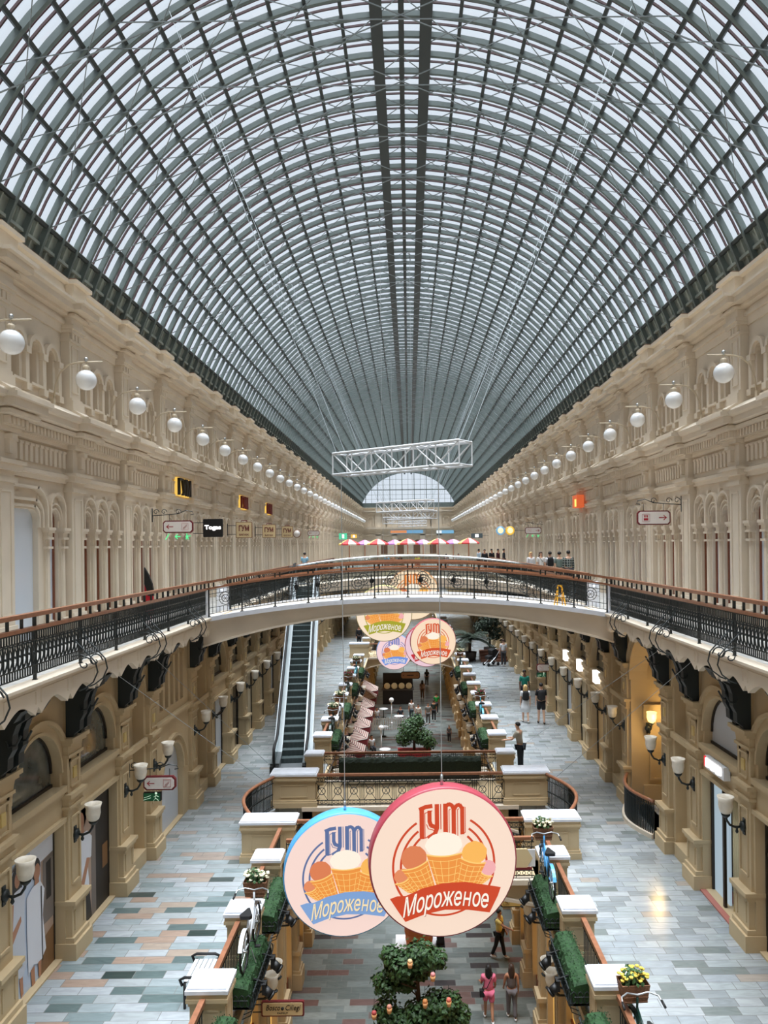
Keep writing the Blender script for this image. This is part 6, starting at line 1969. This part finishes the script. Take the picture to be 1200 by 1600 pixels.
# café deck between the upper galleries: people at tables
def cafe_deck():
    t = thing('cafe_deck', 'wide upper deck across the hall carrying the parasols and café tables', 'deck', (0, 0, 0))
    MB().box(-6.2, 6.2, 64.0, 82.0, L3 - 0.5, L3).build('deck_slab', UP, t)
    mb = MB(); mb.box(-6.2, 6.2, 63.8, 64.0, L3 - 0.7, L3 + 0.02); mb.build('deck_edge', STONE, t)
    mb = MB(); mb.box(-6.1, 6.1, 64.05, 64.08, L3, L3 + 0.85); mb.build('glass_panel', SHOPGLASS, t)
    mb = MB(); mb.box(-6.1, 6.1, 64.0, 64.1, L3 + 0.85, L3 + 0.9); mb.build('handrail', SILVER, t)
cafe_deck()
def parasol(label, x, y, cols, z=L3):
    t = thing('parasol', label, 'parasol', (x, y, z), 0, 'parasols of the upper deck café')
    mb = MB(); mb.tube([(0, 0, 0), (0, 0, 2.6)], 0.05, 8); mb.build('pole', mat('parasol_pole', (180, 130, 96), 0.5), t)
    mb = MB(); mb.lathe([(0.3, 0), (0.3, 0.06), (0.06, 0.12)], 14); mb.build('base', SILVER, t)
    ms = [mat('parasol_%d_%d_%d' % c, c, 0.8) for c in cols]
    mb = MB()
    for q in range(8):
        mb.cur = q % len(cols)
        a0, a1 = q * math.pi / 4, (q + 1) * math.pi / 4
        for j in range(4):
            r0, r1 = 0.95 * j / 4, 0.95 * (j + 1) / 4
            z0, z1 = 2.68 - 0.42 * (j / 4) ** 1.4, 2.68 - 0.42 * ((j + 1) / 4) ** 1.4
            mb.add([(r0 * math.cos(a0), r0 * math.sin(a0), z0), (r1 * math.cos(a0), r1 * math.sin(a0), z1), (r1 * math.cos(a1), r1 * math.sin(a1), z1), (r0 * math.cos(a1), r0 * math.sin(a1), z0)], [(0, 1, 2, 3)])
        mb.add([(0.95 * math.cos(a0), 0.95 * math.sin(a0), 2.26), (0.95 * math.cos(a1), 0.95 * math.sin(a1), 2.26), (0.95 * math.cos(a1), 0.95 * math.sin(a1), 2.14), (0.95 * math.cos(a0), 0.95 * math.sin(a0), 2.14)], [(0, 1, 2, 3)])
    mb.build('canopy', ms, t)
YL, RD, PK, OF = (240, 206, 120), (222, 72, 74), (214, 120, 170), (236, 226, 214)
for i, px in enumerate((545, 590, 637, 685, 733)):
    parasol('yellow and red café parasol, %s of the front row on the upper deck' % ORD[i], 0.05 + (px - 639) * 66 / 1180, 66.5, (YL, RD, OF, RD))
for i, px in enumerate((570, 617, 661, 708)):
    parasol('pink and lilac café parasol, %s of the rear row on the upper deck' % ORD[i], 0.05 + (px - 639) * 80 / 1180, 80, (PK, (190, 130, 200), OF, PK))
for i, (px, c, lb) in enumerate(((652, (232, 224, 40), 'yellow'), (625, (30, 34, 38), 'black'), (604, (120, 190, 220), 'light blue'), (613, (176, 120, 84), 'tan brown'), (697, (90, 30, 36), 'dark red'), (716, (220, 220, 222), 'white'))):
    D = 66 + 0.6 * i
    t = person('seated person in a %s top at the upper deck café' % lb, 0.05 + (px - 639) * D / 1180, D, L3, AWAY if i % 2 == 0 else 0.6, 1.7, 'tan', 'black', top=c, bcol=(50, 52, 60), sit=True, shoes=BLK)
    x0 = t.location.x
    ch = thing('cafe_chair', 'simple chair under the person in %s at the upper deck café' % lb, 'chair', (x0, D, L3), t.rotation_euler.z, 'café chairs of the upper deck')
    MB().box(-0.22, 0.22, -0.2, 0.22, 0.33, 0.37).build('seat', mat('chair_red', (150, 50, 54), 0.5), ch)
    MB().box(-0.22, 0.22, 0.2, 0.23, 0.37, 0.85).build('backrest', MATS['chair_red'], ch)
    for a in (-0.2, 0.2):
        for b in (-0.18, 0.2): MB().box(a - 0.015, a + 0.015, b - 0.015, b + 0.015, 0, 0.33).build('leg', IRON, ch)

# ------------------------------------------------------------------ ground floor things
t = thing('decorated_bush', 'leafy green tiered bush hung with ice cream ornaments in front on the ground floor', 'plant', (0.15, 21.2, 0))
mb = MB(); mb.lathe([(0.5, 0), (0.62, 0.5), (0.64, 0.56), (0.55, 0.56)], 20); mb.build('pot', mat('terracotta', (150, 92, 70), 0.7), t)
mb = MB(); mb.tube([(0, 0, 0.5), (0.03, 0, 1.4), (-0.02, 0, 2.6)], [0.09, 0.07, 0.03], 8)
for a in range(7):
    d = a * 0.9; mb.tube([(0, 0, 1.0 + a * 0.2), (0.5 * math.cos(d), 0.5 * math.sin(d), 1.3 + a * 0.2)], 0.02, 5)
mb.build('trunk', mat('bark', (70, 54, 42), 0.9), t)
mb = MB(); foliage(mb, [(0.1, 0, 2.72, 0.52), (-0.45, 0, 2.5, 0.5), (0.5, 0.1, 2.6, 0.36), (-0.85, 0.1, 1.95, 0.42), (-0.35, 0.2, 1.9, 0.36), (0.55, -0.1, 1.35, 0.55), (0.05, -0.2, 1.2, 0.5), (0.9, 0, 1.45, 0.35), (-0.45, -0.2, 0.95, 0.5), (0.4, -0.2, 0.8, 0.5), (-0.9, 0, 1.2, 0.4), (1.05, 0.1, 1.0, 0.45), (0.0, 0.3, 2.2, 0.4), (-0.75, 0, 2.75, 0.3)], 6800, 0.13, 7)
f = mb.build('foliage', LEAF, t); f['kind'] = 'stuff'
ORN = []
for i, (x, z, c) in enumerate(((0.42, 2.45, (232, 150, 150)), (-0.78, 1.58, (214, 150, 130)), (-1.2, 1.42, (190, 80, 80)), (0.2, 1.72, (224, 150, 90)), (0.85, 1.75, (226, 120, 100)), (0.3, 1.08, (236, 160, 120)), (-0.2, 2.82, (240, 200, 150)), (1.15, 0.82, (236, 190, 170)), (-0.3, 0.9, (240, 180, 160)))):
    o = thing('ice_cream_ornament', 'ice cream cup ornament hung in the bush, %s' % ['upper pink one', 'pale one of the left cluster', 'dark red one at the left edge', 'orange one under the upper tier', 'coral one at the right edge', 'peach one in the lower middle', 'cream one at the top', 'pale pink one low at the right', 'pale peach one low at the left'][i], 'ornament', (0.15 + x, 21.2 - 0.52, z), 0, 'ice cream ornaments')
    mb = MB(); mb.lathe([(0.05, -0.12), (0.055, -0.12), (0.075, 0.02), (0.07, 0.02)], 12); mb.build('cup', mat('ornament_cup', (236, 176, 120), 0.6), o)
    mb = MB(); mb.ball((0, 0, 0.05), 0.07, 12, 8); mb.build('scoop', mat('scoop_%d' % i, c, 0.5), o)
    mb = MB(); mb.tube([(0, 0, 0.11), (0, 0.25, 0.32)], 0.006, 4); mb.build('string', IRON, o)
t = thing('giant_waffle_cup', 'giant orange waffle cup figure with a maroon collar behind the bush', 'display', (0.25, 26.0, 0))
MB().box(-0.82, 0.82, -0.5, 0.7, 0, 0.5).build('plinth', WHITE, t)
mb = MB(); mb.lathe([(0.42, 0.5), (0.44, 0.52), (0.54, 1.45), (0.54, 1.5)], 28)
for z in (0.75, 1.0, 1.25): mb.lathe([(0.43 + (z - 0.5) * 0.115, z - 0.015), (0.45 + (z - 0.5) * 0.115, z), (0.43 + (z - 0.5) * 0.115, z + 0.015)], 28)
for q in range(14):
    a = q * math.pi / 7; mb.tube([(0.43 * math.cos(a), 0.43 * math.sin(a), 0.52), (0.54 * math.cos(a), 0.54 * math.sin(a), 1.45)], 0.012, 5)
mb.build('cup', mat('waffle_orange', (206, 120, 62), 0.6), t)
mb = MB(); mb.lathe([(0.56, 1.45), (0.6, 1.5), (0.66, 1.98), (0.6, 2.0)], 28); mb.build('collar', mat('maroon_collar', (128, 28, 34), 0.5), t)
me = word_mesh(0.28, SIGNW, shear=0.2)
for v in me.vertices:
    a = v.co.x / 0.62 - math.pi / 2
    r = 0.635 + v.co.z; v.co = Vector((r * math.cos(a), r * math.sin(a), v.co.y + 1.74))
link('lettering', me, t)
mb = MB(); mb.ball((0, 0, 2.25), 0.6, 24, 14, 1, 1, 0.9); mb.build('scoop', mat('vanilla', (244, 236, 214), 0.6, vary=0.05), t)
t = thing('black_panel_stand', 'narrow black standing panel beside the giant waffle cup', 'stand', (0.98, 26.0, 0.5))
MB().box(-0.13, 0.13, -0.1, 0.1, 0.0, 1.3).build('panel', BLACK, t); MB().box(-0.15, 0.15, -0.2, 0.2, 0, 0.04).build('foot_plate', BLACK, t)
# striped awnings along the lower left facade
STR = [mat('awning_cream', (214, 200, 188), 0.85), mat('awning_maroon', (128, 48, 56), 0.85)]
def awning():
    peak = Vector((-0.05, 0.1, 0.85))
    pl = [Vector(p) for p in ((-0.05, -1.38, 0), (1.25, -0.55, 0), (1.25, 1.0, 0), (-0.05, 1.38, 0))]
    mb, v, fr = MB(), MB(), MB()
    n = 13
    for a, b in zip(pl, pl[1:]):
        for k in range(2 * n):
            mb.cur = k % 2
            f, g = (k // 2 + 0.64 * (k % 2)) / n, (k // 2 + 0.64 + 0.36 * (k % 2)) / n
            mb.add([a.lerp(peak, f), b.lerp(peak, f), b.lerp(peak, g), a.lerp(peak, g)], [(0, 1, 2, 3)])
        d = Vector((0, 0, 0.42))
        v.add([a, b, b - d, a - d], [(0, 1, 2, 3)])
        fr.tube([a, b], 0.015, 5)
        fr.tube([b, peak], 0.012, 5)
    return mb.mesh('canopy', STR), v.mesh('valance', STR[1]), fr.mesh('awning_frame', IRON)
AW = awning()
for i in range(8):
    t = thing('awning', 'maroon and cream striped awning on the lower left facade, %s beyond the footbridge' % nth(i), 'awning', (-W1 + 0.1, 38.6 + 2.9 * i, 3.0), 0, 'striped awnings of the ground floor')
    for me in AW: link(me.name.split('.')[0], me, t)
# planter tree, fence, kiosk and guests further down the hall
t = thing('planter_tree', 'bushy dark green tree in a red planter on the ground floor beyond the footbridge', 'plant', (0.25, 50.5, 0))
MB().box(-1.1, 1.1, -0.5, 0.5, 0, 0.55).build('planter', mat('red_planter', (170, 34, 40), 0.6), t)
mb = MB(); mb.tube([(0, 0, 0.5), (0, 0, 2.2)], [0.1, 0.04], 8); mb.build('trunk', MATS['bark'], t)
mb = MB(); foliage(mb, [(-0.2, 0, 1.9, 0.9), (-0.7, 0, 1.3, 0.6), (0.6, 0, 1.4, 0.7), (0.2, 0, 2.5, 0.55), (1.0, 0, 1.0, 0.5)], 2600, 0.16, 9); f = mb.build('foliage', LEAF, t); f['kind'] = 'stuff'
def fence(label, x0, x1, y):
    t = thing('picket_fence', label, 'fence', (x0, y, 0))
    L = x1 - x0
    mb = MB()
    for z in (0.25, 0.85): mb.box(0, L, -0.02, 0.02, z, z + 0.06)
    mb.build('rail', WHITE, t)
    mb = MB()
    n = int(L / 0.16)
    for i in range(n):
        a = L * (i + 0.5) / n; mb.box(a - 0.045, a + 0.045, -0.035, -0.02, 0.05, 1.0); 
    mb.build('picket_slats', WHITE, t)
    for a in (0, L):
        mb = MB(); mb.box(a - 0.05, a + 0.05, -0.05, 0.05, 0, 1.08); mb.build('post', WHITE, t)
fence('low white picket fence of the ground floor café', -2.9, -0.1, 58.0)
t = thing('kiosk', 'dark kiosk counter with round lids along its top on the ground floor', 'kiosk', (-0.95, 68.0, 0))
MB().box(-1.5, 1.2, -0.5, 0.8, 0, 1.25).build('counter', mat('kiosk_dark', (34, 28, 28), 0.5), t)
MB().box(-1.6, 1.3, -0.6, 0.9, 1.25, 1.32).build('worktop', mat('kiosk_top', (86, 76, 70), 0.4), t)
for q in range(4):
    mb = MB(); mb.lathe([(0.26, 0), (0.28, 0.03), (0.27, 0.06)], 16); mb.xf(Matrix.Translation((-1.1 + q * 0.65, -0.45, 1.62)) @ Matrix.Rotation(math.radians(70), 4, 'X')); mb.build('round_lid', CREAM, t)
MB().box(-1.5, 1.2, 0.5, 0.8, 1.32, 2.6).build('rear_shelf', MATS['kiosk_dark'], t)
t = thing('hanging_board', 'brown board with dark corners hung above the distant kiosk', 'sign', at(641, 1055, 56))
MB().ext(octo(1.45, 0.55, 0.12), -0.04, 0.04, 'y').build('board_border', IRON, t); MB().ext(octo(1.35, 0.45, 0.1), -0.05, 0.05, 'y').build('board', mat('brown_board', (168, 124, 88), 0.6), t)
mb = MB()
for a in (-0.5, 0.5): mb.tube([(a, 0, 0.25), (a, 0, 1.6)], 0.015, 5); mb.ball((a, -0.06, 0), 0.035, 8, 6)
mb.build('hanger', IRON, t)
MB().box(-0.25, 0.25, -0.055, -0.05, -0.03, 0.03).build('dark_stroke', IRON, t)
GF = [((667, 1072), 'black top', BLK, (70, 74, 84), AWAY), ((660, 1092), 'light brown top', (150, 120, 100), (110, 86, 72), AWAY), ((682, 1115), 'bright green top', (40, 150, 70), (40, 44, 50), AWAY), ((678, 1127), 'dark green shirt', (40, 56, 50), (34, 36, 40), AWAY),
      ((643, 1126), 'white shirt', (214, 212, 210), (70, 84, 90), 0.3), ((654, 1134), 'cream shirt', (206, 200, 190), (40, 48, 60), -0.2), ((669, 1132), 'grey shirt', (128, 130, 128), (96, 96, 96), 0.1), ((702, 1160), 'grey top, the small one,', (110, 110, 112), (50, 50, 56), AWAY)]
for i, ((px, py), lb, c, c2, rz) in enumerate(GF):
    q = at(px, py, 1.0); D = (0 - EYE.z) / (q.z - EYE.z)
    person('standing person in a %s on the ground floor beyond the footbridge' % lb, EYE.x + (q.x - EYE.x) * D, D, 0, rz, 1.25 if i == 7 else 1.72, 'tan', 'grey' if i == 7 else 'black', 'long' if i in (0, 1) else 'short', top=c, bcol=c2, walk=0.3)
for i, (px, py, c, lb) in enumerate(((581, 1178, (222, 224, 228), 'white shirt, first'), (589, 1130, (216, 216, 220), 'pale shirt, second'), (626, 1128, (60, 62, 70), 'dark shirt, third'))):
    q = at(px, py, 1.0); D = (0 - EYE.z) / (q.z - EYE.z)
    x0 = EYE.x + (q.x - EYE.x) * D
    person('seated café guest in a %s from the footbridge on the ground floor' % lb, x0, D, 0, 0.4, 1.72, 'tan', 'black', top=c, bcol=(50, 54, 62), sit=True)
    ch = thing('cafe_chair', 'simple chair under the seated guest in a %s on the ground floor' % lb, 'chair', (x0, D, 0), 0.4, 'café chairs of the ground floor')
    MB().box(-0.22, 0.22, -0.2, 0.22, 0.33, 0.37).build('seat', mat('chair_teal', (40, 80, 90), 0.5), ch)
    MB().box(-0.22, 0.22, 0.2, 0.23, 0.37, 0.85).build('backrest', MATS['chair_teal'], ch)
    for a in (-0.2, 0.2):
        for b in (-0.18, 0.2): MB().box(a - 0.015, a + 0.015, b - 0.015, b + 0.015, 0, 0.33).build('leg', IRON, ch)
for i, (x, y) in enumerate(((-1.7, 50.0), (-2.0, 56.2), (-0.9, 59.6), (-2.2, 62.3))):
    t = thing('cafe_table', 'small round café table on the ground floor, %s beyond the footbridge' % ORD[i], 'table', (x, y, 0), 0, 'café tables of the ground floor')
    mb = MB(); mb.lathe([(0.36, 0.72), (0.38, 0.735), (0.36, 0.75)], 20); mb.build('table_top', WHITE, t)
    mb = MB(); mb.tube([(0, 0, 0), (0, 0, 0.72)], 0.03, 6); mb.lathe([(0.2, 0), (0.2, 0.03), (0.04, 0.06)], 12); mb.build('pedestal_leg', IRON, t)
for i, (px, py) in enumerate(((612, 1130), (596, 1180))):
    q = at(px, py, 1.0); D = (0 - EYE.z) / (q.z - EYE.z)
    t = thing('globe_post', 'slim white globe lamp post on the ground floor, %s beyond the footbridge' % ['second', 'first'][i], 'lamp', (EYE.x + (q.x - EYE.x) * D, D, 0))
    mb = MB(); mb.tube([(0, 0, 0), (0, 0, 1.7)], 0.04, 8); mb.build('pole', WHITE, t)
    mb = MB(); mb.lathe([(0.18, 0), (0.16, 0.06), (0.05, 0.1)], 14); mb.build('base', WHITE, t)
    mb = MB(); mb.ball((0, 0, 1.86), 0.19, 14, 10); mb.build('globe', OPAL, t)
# dark plants, steps and pushchair on the distant right gallery
t = thing('palm_plant', 'large dark palm-like plant on the distant right gallery', 'plant', (4.1, 51.5, L2))
mb = MB(); mb.lathe([(0.4, 0), (0.5, 0.6), (0.45, 0.62)], 16); mb.build('pot', MATS['dark_pot'], t)
mb = MB(); mb.tube([(0, 0, 0.5), (0.05, 0, 1.6)], 0.1, 8); mb.build('trunk', MATS['bark'], t)
mb = MB(); rg = random.Random(2)
for q in range(34):
    a, e = rg.random() * 6.28, rg.uniform(0.1, 1.2)
    d = Vector((math.cos(a), math.sin(a), 0))
    pts = [Vector((0, 0, 1.5)) + d * (1.7 * s_) * math.cos(e * (1 - s_ * 0.4)) + Vector((0, 0, 1.5 * s_ * math.sin(e) - 0.9 * s_ * s_)) for s_ in [j / 6 for j in range(7)]]
    sd = Vector((-d.y, d.x, 0))
    for p0, p1 in zip(pts, pts[1:]):
        for w in (-1, 1):
            for j in range(3):
                b0 = p0.lerp(p1, j / 3); mb.add([b0, b0 + sd * w * 0.34 + (p1 - p0) * 0.5 - Vector((0, 0, 0.12)), b0 + (p1 - p0) * 0.3], [(0, 1, 2)])
mb.build('foliage', LEAF_DK, t)['kind'] = 'stuff'
t = thing('potted_tree', 'dark leafy tree beside the palm on the distant right gallery', 'plant', (5.7, 53.5, L2))
mb = MB(); mb.lathe([(0.35, 0), (0.45, 0.6), (0.4, 0.62)], 16); mb.build('pot', MATS['dark_pot'], t)
mb = MB(); mb.tube([(0, 0, 0.5), (0, 0, 2.2)], 0.07, 8); mb.build('trunk', MATS['bark'], t)
mb = MB(); foliage(mb, [(0, 0, 2.4, 0.8), (-0.6, 0, 2.0, 0.6), (0.4, 0, 1.6, 0.6)], 1500, 0.16, 4); mb.build('foliage', LEAF_DK, t)['kind'] = 'stuff'
t = thing('steps', 'short flight of dark red brown steps on the distant right gallery', 'steps', (5.7, 50.8, L2))
mb = MB()
for q in range(4): mb.box(-0.9, 0.9, q * 0.3, 1.4, q * 0.16, q * 0.16 + 0.16)
mb.build('treads', mat('step_brown', (110, 70, 52), 0.5), t)
t = thing('pushchair', 'dark pushchair on the distant right gallery before the plants', 'pushchair', (5.3, 49.3, L2), 0.5)
mb = MB(); mb.ext([(-0.3, 0.45), (0.25, 0.4), (0.4, 0.6), (0.42, 1.0), (0.2, 1.12), (-0.05, 1.0), (0.0, 0.7), (-0.3, 0.62)], -0.24, 0.24, 'y'); mb.build('seat', BLACK, t)
mb = MB()
for y in (-0.25, 0.25): mb.tube([(-0.35, y, 0.12), (0.2, y, 0.55), (0.55, y, 1.0), (0.62, y, 1.05)], 0.015, 5); mb.tube([(0.4, y, 0.12), (0.0, y, 0.55)], 0.015, 5)
mb.tube([(0.62, -0.25, 1.05), (0.62, 0.25, 1.05)], 0.018, 6); mb.build('pushchair_frame', SILVER, t)
for xx in (-0.35, 0.4):
    for y in (-0.27, 0.27):
        mb = MB(); mb.lathe([(0.1, -0.02), (0.12, 0), (0.1, 0.02)], 14); mb.xf(Matrix.Translation((xx, y, 0.12)) @ Matrix.Rotation(math.pi / 2, 4, 'X')); mb.build('wheel', RUBBER, t)
# yellow folding caution stand on the arched bridge
t = thing('caution_stand', 'yellow folding caution stand on the deck of the arched bridge', 'stand', (4.75, 23.6, deck_z(4.75)), 0.2)
YE = mat('caution_yellow', (236, 176, 40), 0.5)
mb = MB(); mb.bar((-0.14, -0.1, 0), (-0.06, 0, 0.62), 0.03); mb.bar((0.14, -0.1, 0), (0.06, 0, 0.62), 0.03); mb.box(-0.08, 0.08, -0.02, 0.02, 0.58, 0.64); mb.bar((-0.1, -0.06, 0.25), (0.1, -0.06, 0.25), 0.025); mb.build('front_frame', YE, t)
mb = MB(); mb.bar((-0.14, 0.14, 0), (-0.06, 0, 0.62), 0.03); mb.bar((0.14, 0.14, 0), (0.06, 0, 0.62), 0.03); mb.build('rear_frame', YE, t)
# red and black garment display in the upper left shop
t = thing('display_panel', 'curved red and black standing display panel at the upper left shopfront', 'display', (-8.44, 24.4, L3))
mb = MB(); mb.ext([(-0.06, 0.0), (0.22, 0.0), (0.22, 0.75), (0.18, 0.98), (0.06, 1.3), (-0.06, 1.5)], -0.03, 0.03, 'y'); mb.build('red_panel', mat('display_red', (196, 20, 44), 0.5), t)
mb = MB(); mb.ext([(0.05, 0.62), (0.23, 0.62), (0.23, 0.78), (0.19, 1.0), (0.07, 1.32), (-0.06, 1.54), (-0.06, 1.0), (0.0, 0.85)], -0.05, 0.05, 'y'); mb.build('black_sweep', BLACK, t)
# thin stay wires from the gallery edges
for k, (a, b, lb) in enumerate((((-6.3, 16.0, 11.7), (-4.3, 24.5, 6.35), 'first'), ((-6.3, 18.4, 11.7), (-5.2, 27.6, 6.35), 'second'), ((6.3, 18.6, 11.7), (4.6, 30.0, 6.35), 'third'), ((6.3, 16.6, 11.7), (4.9, 25.5, 6.35), 'fourth'))):
    t = thing('stay_wire', 'thin pale stay wire slanting from upper to middle gallery, %s from the posters' % lb, 'wire')
    mb = MB(); mb.tube([a, b], 0.007, 4); mb.build('wire', CAB, t)
